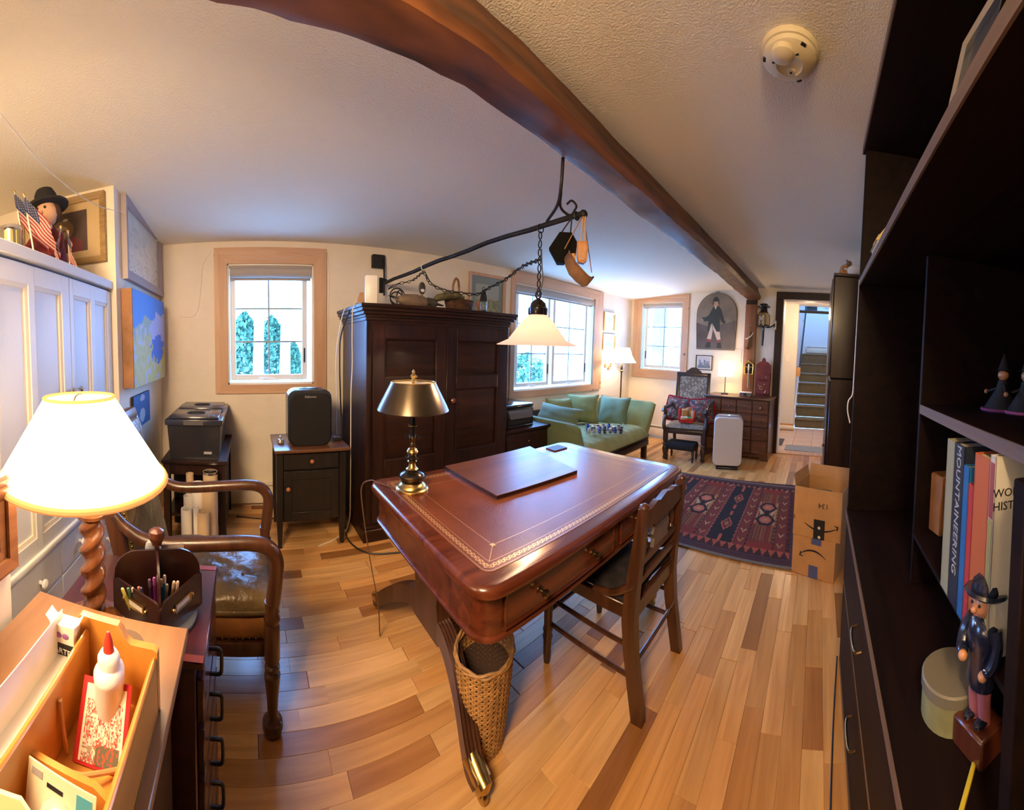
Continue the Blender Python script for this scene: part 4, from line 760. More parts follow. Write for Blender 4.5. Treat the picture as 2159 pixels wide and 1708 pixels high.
for px, py, r_, lab, mm in ((400, 998, .018, 'slim tan cardboard tube standing tallest at the left of the group', m_tubec), (443, 994, .034, 'thick cardboard tube with a metal lid standing at the back', m_tubec), (440, 1025, .033, 'white ended cardboard tube standing before the lidded one', m_tubec), (417, 1018, .028, 'white paper roll standing between the slim tube and the thick ones', m_paper), (425, 1034, .017, 'narrow white roll in the middle of the paper rolls', m_paper), (393, 1072, .024, 'short white paper tube at the left front of the rolls', m_paper), (413, 1068, .012, 'thin white roll at the front of the rolls', m_paper), (428, 1078, .026, 'short kraft cardboard tube in the front row', m_tubec), (397, 1045, .022, 'white wrapped roll behind the short left tube', m_paper)):
    q_ = 2.18 if py < 1000 else 2.085 if py < 1050 else 1.99; r_ *= 1.33
    tp = on(px, py, 0, -q_); r = thing('mailing_tube', lab, 'tube', V(tp.x, tp.y, 0), 'paper tubes by the low cabinet')
    obj('wall', B(T((tp.x, tp.y, 0))).lathe([(r_, .002), (r_, tp.z), (r_ - .003, tp.z), (r_ - .003, tp.z - .06)], 20, cap=False), mm, r)
    if 'lid' in lab and 'before' not in lab: obj('lid', B(T((tp.x, tp.y, 0))).lathe([(r_ + .001, tp.z - .012), (r_ + .001, tp.z + .001), (r_ - .004, tp.z - .002), (.001, tp.z - .003)], 20), m_chrome, r)
    else: obj('end_disc', B(T((tp.x, tp.y, 0))).lathe([(.001, tp.z - .03), (r_ - .002, tp.z - .03)], 18), m_paper, r)
# ================================================================ nightstand with the black air purifier
ns = thing('nightstand', 'black nightstand with a brown top and wooden knobs beside the armoire', 'nightstand', V(-2.47, .41, 0)); m_ebony = wood('ebonised_wood', (.006, .005, .005), (.016, .012, .011), 'z', .4, .08, 24, 1.5, .08)
nx0, nx1, ny0, ny1 = -2.69, -2.285, .175, .635
obj('top', B().box((nx0, ny0 - .015, .637), (nx1 + .03, ny1 + .02, .66), .006), wood('nightstand_top', (.07, .026, .014), (.16, .07, .035), 'y', .3, .3), ns)
obj('carcass', B().box((nx0 + .02, ny0 + .02, .17), (nx1 - .02, ny1 - .02, .636), .002), m_ebony, ns)
for x_, y_ in ((nx1 - .022, ny0 + .022), (nx1 - .022, ny1 - .022), (nx0 + .022, ny0 + .022), (nx0 + .022, ny1 - .022)): obj('leg', B().rings([[(x_ + sx * w_, y_ + sy * w_, z) for sx, sy in ((-1, -1), (1, -1), (1, 1), (-1, 1))] for z, w_ in ((0, .012), (.17, .02), (.636, .021))]), m_ebony, ns)
d = obj('drawer', B().box((nx1 - .02, ny0 + .048, .52), (nx1 - .004, ny1 - .048, .625), .003), m_ebony, ns); m_kn = mat('wood_knob_orange', (.38, .13, .05), .35, coat=.3)
kn = lambda y, z, par: obj('knob', B(T((nx1 - .004, y, z), 0, 0, R(90))).lathe([(.006, 0), (.006, .008), (.013, .014), (.014, .02), (.008, .026)], 14), m_kn, par)
kn(.405, .575, d); d = obj('door', B().box((nx1 - .02, ny0 + .048, .185), (nx1 - .006, ny1 - .048, .51), .003).box((nx1 - .006, ny0 + .048, .185), (nx1 + .0, ny0 + .10, .51), .002).box((nx1 - .006, ny1 - .10, .185), (nx1 + .0, ny1 - .048, .51), .002).box((nx1 - .006, ny0 + .10, .185), (nx1, ny1 - .10, .24), .002).box((nx1 - .006, ny0 + .10, .455), (nx1, ny1 - .10, .51), .002), m_ebony, ns); kn(ny0 + .075, .40, d)
pu = thing('air_purifier', 'black rounded air purifier standing on the nightstand under the narrow window', 'air purifier', V(-2.42, .39, .66)); zt = on(648, 822, 0, -2.34).z
def rr(w, h, r_, n=6):
    pts = []
    for cx_, cy_, a0 in ((w - r_, h - r_, 0), (-w + r_, h - r_, 90), (-w + r_, -h + r_, 180), (w - r_, -h + r_, 270)):
        for i in range(n + 1): a = R(a0 + 90 * i / n); pts.append((cx_ + r_ * math.cos(a), cy_ + r_ * math.sin(a)))
    return pts
hh = (zt - .662) / 2
def loaf(b, x0, x1, yc, zc, w, h, r_, taper=1.0): 
    P_ = rr(w, h, r_); k = .010
    return b.rings([[(x, yc + y * s_, zc + z * s2) for y, z in P_] for x, s_, s2 in ((x0, .93, .95), (x0 + k, 1, 1), (x1 - k, 1, 1), (x1, .93, .965))])
obj('body', loaf(B(), -2.50, -2.345, .405, .661 + hh, .148, hh, .06), mat('purifier_silver_black', (.045, .05, .06), .25, .3, coat=.3), pu)
obj('front_panel', loaf(B(), -2.352, -2.325, .405, .661 + hh - .012, .140, hh - .012, .055), m_black, pu)
text('Fellowes', (-2.3245, .405, zt - .045), (0, 1, 0), (0, 0, 1), .022, m_grey, pu)
obj('control_panel', B().box((-2.46, .34, zt - .004), (-2.39, .47, zt + .004), .002), m_black, pu)
one('glass_trinket', B().lathe([(.018, 0), (.026, .012), (.020, .03), (.006, .035), (.012, .048), (.002, .055)], 14, T((-2.42, .215, .661))), mat('trinket_glass', (.35, .33, .32), .15, .3), 'small glass trinket on the nightstand left of the air purifier', 'trinket')
one('power_adapter', B().box((-2.47, .585, .661), (-2.41, .64, .69), .006).tube([(-2.44, .62, .68), (-2.48, .66, .70), (-2.56, .675, .82)], .004, 6), m_black, 'black power adapter on the nightstand right of the air purifier', 'adapter')
# ================================================================ armoire
ar = thing('armoire', 'large dark walnut armoire with panelled double doors and a moulded cornice', 'armoire', V(-2.57, 1.36, 0))
ax0, ax1, ay0, ay1 = -2.86, -2.262, .765, 1.965
zc = 1.50
obj('carcass', B().box((ax0, ay0, .10), (ax1, ay1, zc), .003), m_dark, ar)
obj('plinth', B().box((ax0, ay0 - .02, 0), (ax1 + .022, ay1 + .02, .085), .004).box((ax0, ay0 - .012, .085), (ax1 + .014, ay1 + .012, .11), .008), m_darkh, ar)
b = B()
for z, o_ in ((zc, .008), (zc + .022, .014), (zc + .04, .032), (zc + .062, .046), (zc + .085, .054)): b.box((ax0, ay0 - o_, z - .012), (ax1 + o_, ay1 + o_, z + .012), .005)
obj('cornice', b, m_darkh, ar); ZA = zc + .097
ym = (ay0 + ay1) / 2
for k, (y0, y1) in enumerate(((ay0 + .04, ym - .002), (ym + .002, ay1 - .04))):
    st_, b = .085, B(); x0, x1 = ax1 + .001, ax1 + .021; lv = [(.20, .44), (.55, 1.01), (1.11, 1.37)]
    b.box((x0, y0, .13), (x1, y0 + st_, 1.465), .002).box((x0, y1 - st_, .13), (x1, y1, 1.465), .002)
    zz_ = [.13] + [v for p in lv for v in p] + [1.465]
    for i in range(0, len(zz_), 2): b.box((x0, y0 + st_, zz_[i]), (x1, y1 - st_, zz_[i + 1]), .002)
    d = obj('door', b, m_dark, ar)
    for (za, zb_) in lv:
        b = B(); a_, c_ = (y0 + st_, za), (y1 - st_, zb_)
        b.rings([[(x0 + .004, a_[0], a_[1]), (x0 + .004, c_[0], a_[1]), (x0 + .004, c_[0], c_[1]), (x0 + .004, a_[0], c_[1])], [(x0 + .005, a_[0] + .008, a_[1] + .008), (x0 + .005, c_[0] - .008, a_[1] + .008), (x0 + .005, c_[0] - .008, c_[1] - .008), (x0 + .005, a_[0] + .008, c_[1] - .008)], [(x0 + .017, a_[0] + .045, a_[1] + .045), (x0 + .017, c_[0] - .045, a_[1] + .045), (x0 + .017, c_[0] - .045, c_[1] - .045), (x0 + .017, a_[0] + .045, c_[1] - .045)]]); obj('panel', b, m_darkh, d)
        obj('moulding', frame_rect(B(), (x0 + .012, a_[0] - .004, a_[1] - .004), (0, 1, 0), (0, 0, 1), c_[0] - a_[0] + .008, c_[1] - a_[1] + .008, .012, .012, (1, 0, 0)), m_darkh, d)
    obj('knob', B(T((x1, y1 - .045 if k == 0 else y0 + .045, .93), 0, 0, R(90))).lathe([(.008, 0), (.008, .012), (.019, .02), (.021, .03), (.012, .038)], 16), m_mahogz, d)
# ================================================================ things on the armoire
p = on(783, 638, 0, -2.33); ro = thing('router', 'upright white router at the left end of the armoire top', 'router', V(-2.33, p.y, ZA)); zt = on(783, 581, 0, -2.33).z
obj('body', B(T((-2.33, p.y, ZA), R(-15))).box((-.02, -.045, .001), (.03, .042, zt - ZA), .014), m_wht, ro); obj('foot', B(T((-2.33, p.y, ZA), R(-15))).box((-.03, -.035, .0), (.04, .035, .006), .002), m_wht, ro)
one('wood_wedge', B(T((-2.50, .78, ZA))).rings([[(0, -.04, 0), (.06, -.04, 0), (.06, .03, 0), (0, .03, 0)], [(.02, 0, .10), (.04, 0, .10), (.04, .03, .10), (.02, .03, .10)]]), m_card, 'small brown wooden wedge behind the router on the armoire', 'wedge')
m_decoy = mat('decoy_grey_brown', (.17, .12, .085), .6, var=.4, vs=12); m_decoy2 = mat('decoy_head_dark', (.05, .045, .035), .5, var=.3, vs=14)
q_ = on(872, 636, 0, -2.36); du = thing('duck_decoy', 'grey brown duck decoy lying on the armoire top', 'decoy', V(-2.36, q_.y, ZA))
obj('body', B(T((-2.36, q_.y, ZA))).rings([[(r_ * .55 * math.cos(a), y, .002 + max(0, zc_ + r_ * .62 * math.sin(a))) for a in [2 * math.pi * j / 16 for j in range(16)]] for y, r_, zc_ in ((-.155, .008, .062), (-.12, .035, .052), (-.06, .075, .046), (.02, .085, .044), (.08, .07, .042), (.115, .045, .04), (.135, .012, .04))]), m_decoy, du)
obj('tail', B(T((-2.36, q_.y, ZA))).rings([[(-.03, -.13, .055), (.03, -.13, .055), (.03, -.13, .065), (-.03, -.13, .065)], [(-.018, -.19, .075), (.018, -.19, .075), (.018, -.19, .08), (-.018, -.19, .08)]]), m_decoy2, du); obj('head', B(T((-2.345, q_.y + .15, ZA))).ball((0, 0, .042), .035, n=14, sc_=(.8, 1.15, .95)).tube([(0, -.05, .05), (0, 0, .045)], [.03, .03], 10), m_decoy2, du); obj('bill', B(T((-2.345, q_.y + .15, ZA))).rings([[(-.014, .03, .03), (.014, .03, .03), (.012, .03, .045), (-.012, .03, .045)], [(-.016, .085, .026), (.016, .085, .026), (.012, .085, .032), (-.012, .085, .032)]]), m_blackm, du)
q_ = on(890, 612, 0, -2.55); hm = thing('oval_ornament', 'dark oval paddle ornament standing behind the duck decoy', 'ornament', V(-2.55, q_.y, ZA)); zc_ = on(890, 608, 0, -2.55).z; obj('paddle', B(T((-2.55, q_.y, zc_))).ball((0, 0, 0), .05, n=14, sc_=(.18, .62, 1)), m_decoy2, hm); obj('stem', B(T((-2.55, q_.y, 0))).tube([(0, 0, ZA), (0, 0, zc_ - .04)], .008, 8), m_dbrass, hm); obj('white_inlay', B(T((-2.541, q_.y, zc_ - .018))).ball((0, 0, 0), .018, n=10, sc_=(.15, 1, .7)), m_paper, hm)
q_ = on(968, 640, 0, -2.44); ba = thing('twig_basket', 'dark woven basket with a tall twig handle on the armoire', 'basket', V(-2.44, q_.y, ZA)); m_wick = mat('dark_wicker', (.10, .045, .02), .7, var=.5, vs=40, bp=.8, bs=70)
MQ = T((-2.44, q_.y, ZA)); b = B(MQ)
for k in range(9): b.torus((0, 0, .008 + k * .0105), .085 + .002 * k, .0065, n=22, k=6, sx=.75, sy=1.25)
obj('weave', b, m_wick, ba); obj('handle', B(MQ).tube(spline([(0, -.055, .08), (0, -.06, .19), (0, -.05, .235), (0, -.035, .262), (0, -.015, .25), (0, -.005, .21), (0, .0, .08)], 4), [.009] * 25, 7), mat('twig_bark', (.26, .12, .05), .7, var=.3, vs=30), ba)
one('straw_bundle', B(T((-2.38, q_.y - .12, ZA + .11))).rings([[(r_ * math.cos(a), y, z + r_ * .6 * math.sin(a)) for a in [2 * math.pi * j / 12 for j in range(12)]] for y, r_, z in ((-.14, .02, -.03), (-.11, .045, -.02), (-.03, .05, .0), (.06, .045, .008), (.12, .02, .0))]), mat('moss_straw', (.15, .13, .06), .9, var=.4, vs=25, bp=.6, bs=60), 'greenish straw bundle lying in front of the basket handle', 'straw')
one('leather_scrap', B(T((-2.37, q_.y + .16, ZA), R(15))).rings([[(0, -.02, 0), (.012, -.02, 0), (.012, .03, 0), (0, .03, 0)], [(-.04, -.03, .09), (-.03, -.03, .09), (-.03, .02, .10), (-.04, .02, .10)]]), m_leath2, 'tan leather flap leaning beside the basket on the armoire', 'leather')
q_ = on(1019, 650, 0, -2.33); ln_ = thing('tin_lantern', 'small dark tin lantern at the right end of the armoire top', 'lantern', V(-2.33, q_.y, ZA)); MQ = T((-2.33, q_.y, ZA))
obj('base', B(MQ).lathe([(.035, 0), (.036, .012), (.028, .02)], 16), m_bronze, ln_); obj('cap', B(MQ).lathe([(.036, .09), (.034, .10), (.026, .14), (.022, .15), (.026, .155), (.012, .175), (.004, .18)], 16), m_bronze, ln_); obj('glass', B(MQ).lathe([(.027, .02), (.027, .09)], 16, cap=False), m_pane, ln_)
for k in range(4): obj('bar', B(MQ).tube([(.030 * math.cos(k * 1.571 + .8), .030 * math.sin(k * 1.571 + .8), .012), (.031 * math.cos(k * 1.571 + .8), .031 * math.sin(k * 1.571 + .8), .092)], .0025, 6), m_bronze, ln_)
obj('ring', B(MQ).torus((0, 0, .19), .014, .002, axis='x'), m_iron, ln_)
ca, cb_, cc_ = on(988, 573, 0, XW), on(1064, 585, 0, XW), on(1064, 690, 0, XW); pl = thing('landscape_painting', 'framed green marsh painting hung between the armoire and the double window', 'picture', V(XW, (ca.y + cb_.y) / 2, 1.75)); z1_, z0_ = avg(ca.z, cb_.z), cc_.z
cb_.y = min(cb_.y, w2['o'][0] - .015)
obj('frame', frame_rect(B(), (XW + .002, ca.y, z0_), (0, 1, 0), (0, 0, 1), cb_.y - ca.y, z1_ - z0_, .03, .025, (1, 0, 0)), m_pine, pl)
canvas('print', (XW + .010, ca.y + .028, z0_ + .028), (0, cb_.y - ca.y - .056, 0), (0, 0, z1_ - z0_ - .056), 30, 30, lambda u, v: (.19, .23, .20) if u < .14 or u > .86 or v > .84 or v < .14 else ((.33, .35, .28) if v > .52 + .06 * noise.noise((u * 6, 0, 3)) else ((.30, .28, .10) if noise.noise((u * 9, v * 18, 1)) > 0 else (.16, .18, .09))), m_attrg, pl)
# cables hanging from the armoire top beside the nightstand
one('black_cable', B().tube(spline([(-2.52, .83, ZA + .012), (-2.50, .74, ZA + .006), (-2.50, .655, 1.40), (-2.50, .645, 1.2), (-2.52, .655, 1.0), (-2.56, .67, .86), (-2.55, .685, .3), (-2.50, .69, .02), (-2.3, .66, .006), (-2.12, .74, .006), (-2.05, .95, .006)], 6), .0055, 6), m_wireb, 'black cable hanging off the armoire top down to the floor', 'cable')
one('white_cable', B().tube(spline([(-2.40, .80, ZA + .004), (-2.36, .705, ZA + .002), (-2.36, .695, 1.4), (-2.37, .70, 1.2), (-2.365, .69, 1.0), (-2.40, .70, .8), (-2.42, .705, .3), (-2.44, .70, .05), (-2.36, .6, .006), (-2.28, .45, .006)], 6), .004, 6), m_wirew, 'white cable hanging down the side of the armoire', 'cable')
one('white_cable', B().tube(spline([(-2.55, .80, ZA + .004), (-2.56, .705, ZA + .001), (-2.58, .66, 1.42), (-2.59, .64, 1.2), (-2.6, .65, .95), (-2.61, .66, .3), (-2.6, .67, .01)], 5), .003, 6), m_wirew, 'thin white cable hanging behind the black one left of the armoire', 'cable')
one('floor_cable', B().tube(spline([(-2.75, -.10, .006), (-2.70, .1, .006), (-2.72, .35, .006), (-2.74, .6, .006)], 4), .005, 6), m_wireb, 'black cord along the foot of the window wall behind the nightstand', 'cord')
one('alarm_wire', B().tube(spline([on(*q, 0, XW + .004) for q in ((445, 530), (428, 560), (424, 600), (418, 650), (405, 668), (380, 668))], 5), .0016, 5), m_wirew, 'thin wire loop on the wall left of the narrow window', 'wire')
one('alarm_wire', B().tube(spline([on(*q, 0, XW + .026) for q in ((480, 535), (540, 546), (580, 548), (630, 540), (683, 532))] + [on(*q, 0, XW + .006) for q in ((692, 545), (694, 600), (692, 690))], 5), .0016, 5), m_wirew, 'thin wire swagged across the casing above the narrow window', 'wire')
# ================================================================ writing desk
DZ_ = .73; dx0, dx1, dy0, dy1 = -1.51, -.665, .515, 1.805
dcx, dcy, dw, dh = (dx0 + dx1) / 2, (dy0 + dy1) / 2, (dx1 - dx0) / 2, (dy1 - dy0) / 2
MD = T((dcx, dcy, 0))
dk = thing('writing_desk', 'mahogany writing desk with a gold tooled leather top on brass castered sabre legs', 'desk', V(dcx, dcy, 0))
b = B(MD); prof = [(DZ_ - .036, -.012), (DZ_ - .030, -.002), (DZ_ - .018, .0), (DZ_ - .008, -.003), (DZ_ - .002, -.010), (DZ_, -.018)]
b.rings([[(x, y, z) for x, y in rr(dw + o_, dh + o_, .075 + o_, 8)] for z, o_ in prof]); obj('top', b, m_mahogy, dk)
m_top = mat('desk_leather', (.15, .040, .013), .34, var=.22, vs=5, bp=.08, bs=180, coat=.12, spec=.45)
obj('leather_inlay', B(MD).prism(rr(dw - .062, dh - .062, .03, 6), .0012, None, DZ_ + .0002), m_top, dk)
def loop(w, h, r_, t, name, z=DZ_ + .0015):
    a, c = rr(w, h, r_, 5), rr(w - t, h - t, max(.001, r_ - t), 5); n = len(a); vs = [(x, y, z) for x, y in a] + [(x, y, z) for x, y in c]
    return obj(name, B(MD).add(vs, [(i, (i + 1) % n, n + (i + 1) % n, n + i) for i in range(n)]), m_goldline, dk)
loop(dw - .066, dh - .066, .028, .0014, 'gold_line'); loop(dw - .102, dh - .102, .012, .0014, 'gold_line'); loop(dw - .165, dh - .165, .002, .0016, 'gold_line')
b = B(MD)
def scroll(x, y, a, s_):
    M = T((x, y, DZ_ + .0016), a)
    for k in (-1, 1):
        pts = [(k * .0060 * math.cos(q) * (1 - .05 * i) - k * .004, .0085 * math.sin(q) * k * (1 - .06 * i)) for i, q in enumerate([j * .75 for j in range(7)])]
        for p_, q_ in zip(pts, pts[1:]):
            dv = Vector((q_[0] - p_[0], q_[1] - p_[1])); nn = Vector((-dv.y, dv.x)).normalized() * .0018
            b.add([(p_[0] - nn.x, p_[1] - nn.y, 0), (p_[0] + nn.x, p_[1] + nn.y, 0), (q_[0] + nn.x, q_[1] + nn.y, 0), (q_[0] - nn.x, q_[1] - nn.y, 0)], [(0, 1, 2, 3)], M)
    b.add([(-.009, 0, 0), (-.0065, .0035, 0), (-.004, 0, 0), (-.0065, -.0035, 0)], [(0, 1, 2, 3)], M)
bw, bh = dw - .085, dh - .085
for i in range(58):
    y = -bh + (i + .5) * 2 * bh / 58
    for s_ in (-1, 1): scroll(s_ * bw, y, R(90), 1)
for i in range(34):
    x = -bw + (i + .5) * 2 * bw / 34
    for s_ in (-1, 1): scroll(x, s_ * bh, 0, 1)
obj('gold_tooling', b, m_goldline, dk, weld=False)['kind'] = 'stuff'
for sx in (-1, 1):
    for sy in (-1, 1):
        x, y = sx * (dw - .165), sy * (dh - .165); obj('corner_flower', B(MD).prism([(x + .011 * (1 if k % 2 else .5) * math.cos(k * .785), y + .011 * (1 if k % 2 else .5) * math.sin(k * .785)) for k in range(8)], .0004, None, DZ_ + .0015), m_goldline, dk)
        x2, y2 = sx * (dw - .102), sy * (dh - .102); d_ = Vector((x - x2, y - y2)).normalized(); nn = Vector((-d_.y, d_.x)) * .0008; obj('gold_line', B(MD).add([(x2 - nn.x, y2 - nn.y, DZ_ + .0016), (x2 + nn.x, y2 + nn.y, DZ_ + .0016), (x + nn.x, y + nn.y, DZ_ + .0016), (x - nn.x, y - nn.y, DZ_ + .0016)], [(0, 1, 2, 3)]), m_goldline, dk)
obj('apron', B(MD).prism(rr(dw - .03, dh - .03, .06, 8), .125, None, .57), m_mahogy, dk)
obj('apron_bead', B(MD).rings([[(x, y, z) for x, y in rr(dw - .03 + o_, dh - .03 + o_, .06 + o_, 8)] for z, o_ in ((.562, 0), (.566, .008), (.574, .008), (.578, 0))]), m_mahogy, dk)
ys_ = [dy0 + .12, dy0 + .12 + .52, dy1 - .12 - .52 + .0, dy1 - .12]
for (ya, yb) in ((dy0 + .10, dcy - .03), (dcy + .03, dy1 - .10)):
    d = obj('drawer', B().box((dx1 - .031, ya, .592), (dx1 - .024, yb, .682), .002), m_mahogy, dk)
    obj('moulding', frame_rect(B(), (dx1 - .0255, ya - .004, .588), (0, 1, 0), (0, 0, 1), yb - ya + .008, .098, .006, .006, (1, 0, 0)), m_mahogy, d)
    for f_ in (.25, .75): obj('knob', B(T((dx1 - .024, ya + (yb - ya) * f_, .637), 0, 0, R(90))).lathe([(.013, 0), (.013, .003), (.006, .006), (.005, .014), (.012, .02), (.013, .026), (.007, .031)], 16), m_dbrass, d)
m_ped = wood('pedestal_walnut', (.026, .009, .004), (.085, .03, .013), 'z', .35, .2, 24, 1.5, .1)
for yy, s_ in ((dy0 + .16, 1), (dy1 - .16, 1)):
    b = B(); xo = -1.19
    pr_ = [(-.16, .57), (.16, .57), (.15, .52), (.10, .46), (.085, .38), (.10, .31), (.135, .27), (.10, .235), (-.10, .235), (-.135, .27), (-.10, .31), (-.085, .38), (-.10, .46), (-.15, .52)]
    obj('pedestal', b.rings([[(xo + x, yy - .028, z) for x, z in pr_], [(xo + x, yy + .028, z) for x, z in pr_]]), m_ped, dk)
    for k in (-1, 1):
        xf = -.785 if k > 0 else -1.655; fy = yy + (-.05 if yy < dcy else .05)
        pts = spline([(xo + k * .05, yy, .285), (xo + k * .15, yy * .8 + fy * .2, .28), ((xo + xf) / 2 + k * .05, (yy + fy) / 2, .20), (xf - k * .05, fy, .085), (xf, fy, .055)], 6); n = len(pts)
        def sect(i):
            d_ = (pts[min(i + 1, n - 1)] - pts[max(i - 1, 0)]).normalized(); u = Vector((-d_.y, d_.x, 0)).normalized(); v = d_.cross(u)
            w_, h_ = .024, .042 - .018 * i / n
            out = []
            for q in range(4): out += [(-1 + q * .5, 1 - .25 * 0), (-1 + q * .5 + .25, .82)]
            prof_ = out + [(1, 1), (1, -1), (-1, -1)]
            return [pts[i] + u * a * w_ + v * c * h_ for a, c in prof_]
        l_ = obj('leg', B().rings([sect(i) for i in range(n)]), m_ped, dk)
        obj('brass_cap', B().tube([(xf - k * .055, fy, .09), (xf - k * .01, fy, .066), (xf + k * .02, fy, .056), (xf + k * .028, fy, .054)], [.030, .027, .022, .008], 12), m_brass, l_)
        obj('caster', B(T((xf + k * .004, fy, .021), 0, R(90))).lathe([(.004, -.009), (.019, -.009), (.021, -.005), (.021, .005), (.019, .009), (.004, .009)], 18).tube([(-.02, .0, 0), (.02, .0, 0)], .002, 6), m_brass, l_)
        obj('caster_fork', B().tube([(xf, fy, .056), (xf + k * .006, fy, .044), (xf + k * .004, fy + .012, .034), (xf + k * .004, fy + .012, .02)], .004, 6).tube([(xf + k * .006, fy, .044), (xf + k * .004, fy - .012, .034), (xf + k * .004, fy - .012, .02)], .004, 6), m_brass, l_)
        obj('roundel', B(T((xo + k * .11, yy - .028 if yy < dcy else yy + .028, .50), 0, R(90) if yy < dcy else R(-90))).lathe([(.001, .012), (.012, .010), (.018, .004), (.018, 0)], 14), m_ped, dk)
obj('stretcher', B().tube([(-1.19, dy0 + .16, .33), (-1.19, dcy - .25, .33), (-1.19, dcy, .33), (-1.19, dcy + .25, .33), (-1.19, dy1 - .16, .33)], [.018, .022, .032, .022, .018], 12), m_ped, dk)
# blotter board and coaster
P4 = [on(x, y, 2, .7545) for x, y in ((938, 980), (1048, 1042), (1217, 989), (1108, 936))]
c_ = sum(P4, Vector()) / 4
bl = thing('desk_board', 'flat brown writing board lying on the leather desk top', 'board', V(c_.x, c_.y, DZ_ + .002)); P4 = [Vector((max(p.x, dx0 + .004), p.y, 0)) for p in P4]
obj('slab', B().rings([[(p.x, p.y, z) for p in P4] for z in (DZ_ + .002, DZ_ + .019)]), wood('board_walnut', (.08, .03, .016), (.15, .06, .032), 'y', .36, 0, 14, 1.2, .04, spec=.4), bl)
obj('edge_band', B().rings([[(c_.x + (p.x - c_.x) * k, c_.y + (p.y - c_.y) * k, z) for p in P4] for z, k in ((DZ_ + .004, 1.001), (DZ_ + .016, 1.001))], cap=False), m_dark, bl)
P4 = [on(x, y, 2, DZ_ + .006) for x, y in ((1151, 945), (1170, 951), (1196, 944), (1177, 938))]
one('square_coaster', B().rings([[(p.x, p.y, z) for p in P4] for z in (DZ_ + .002, DZ_ + .008)]), mat('coaster_dark', (.05, .025, .016), .5, spec=.2), 'small dark square coaster beyond the writing board on the desk', 'coaster')
# desk lamp
dlx, dly = -1.335, .655; ML_ = T((dlx, dly, DZ_ + .0018)); dl = thing('desk_lamp', 'unlit bouillotte style desk lamp with a dark metal shade and brass stem', 'lamp', V(dlx, dly, DZ_))
obj('base', B(ML_).lathe([(.068, 0), (.069, .006), (.066, .010), (.060, .013), (.058, .020), (.050, .026), (.045, .032)], 32), m_brass, dl)
obj('urn', B(ML_).lathe([(.040, .030), (.052, .045), (.055, .056), (.048, .068), (.030, .078), (.022, .082)], 28), m_bronze, dl)
obj('urn_ribs', B(ML_).lathe([(.0555, .050), (.0575, .056), (.0555, .062)], 28, cap=False), m_dbrass, dl)
obj('stem', B(ML_).lathe([(.020, .08), (.026, .086), (.017, .094), (.013, .108), (.020, .118), (.013, .124)], 20), m_brass, dl)
obj('collar', B(ML_).lathe([(.014, .122), (.030, .130), (.032, .136), (.018, .142)], 20), m_bronze, dl)
obj('brass_ball', B(ML_).lathe([(.010, .140), (.022, .150), (.024, .158), (.018, .170), (.010, .176)], 20), m_brass, dl)
obj('candle_cup', B(ML_).lathe([(.010, .174), (.012, .184), (.009, .196), (.014, .204), (.018, .212), (.033, .216), (.034, .220), (.016, .222)], 22), m_dbrass, dl)
obj('black_column', B(ML_).lathe([(.0135, .22), (.0135, .262), (.0135, .31)], 18), m_bronze, dl); obj('ring', B(ML_).lathe([(.014, .262), (.019, .265), (.019, .269), (.014, .272)], 18), m_brass, dl)
obj('rod', B(ML_).lathe([(.006, .30), (.006, .452)], 10), m_brass, dl)
m_dsh = mat('dark_metal_shade', (.11, .085, .06), .28, .85, var=.25, vs=6)
sh = obj('shade', B(ML_).lathe([(.146, .330), (.148, .333), (.140, .352), (.115, .402), (.093, .446), (.091, .446), (.113, .401), (.138, .352), (.145, .333)], 44, cap=False), m_dsh, dl)
obj('shade_lining', B(ML_).lathe([(.092, .441), (.088, .4385), (.07, .4375), (.012, .437)], 40, cap=False), m_cream, sh); obj('rim', B(ML_).torus((0, 0, .4465), .0925, .0022, n=40), m_brass, sh)
obj('finial', B(ML_).lathe([(.006, .445), (.010, .452), (.005, .459), (.011, .466), (.013, .473), (.005, .482), (.007, .488), (.002, .498)], 14).tube([(.006, .0, .466), (.018, .004, .468), (.021, .006, .474)], .003, 6), m_brass, dl)
obj('cord', B().tube(spline([(dlx - .02, dly - .06, DZ_ + .006), (dlx - .10, dly - .11, DZ_ + .006), (dx0 + .03, dy0 + .01, DZ_ + .004), (dx0 + .0, dy0 - .022, .70), (dx0 + .01, dy0 - .02, .6), (dx0 + .05, dy0 + .0, .4), (dx0 + .08, dy0 + .03, .2), (dx0 + .03, dy0 + .06, .006)], 5), .0028, 6), mat('cord_brown', (.12, .06, .03), .5), dl)
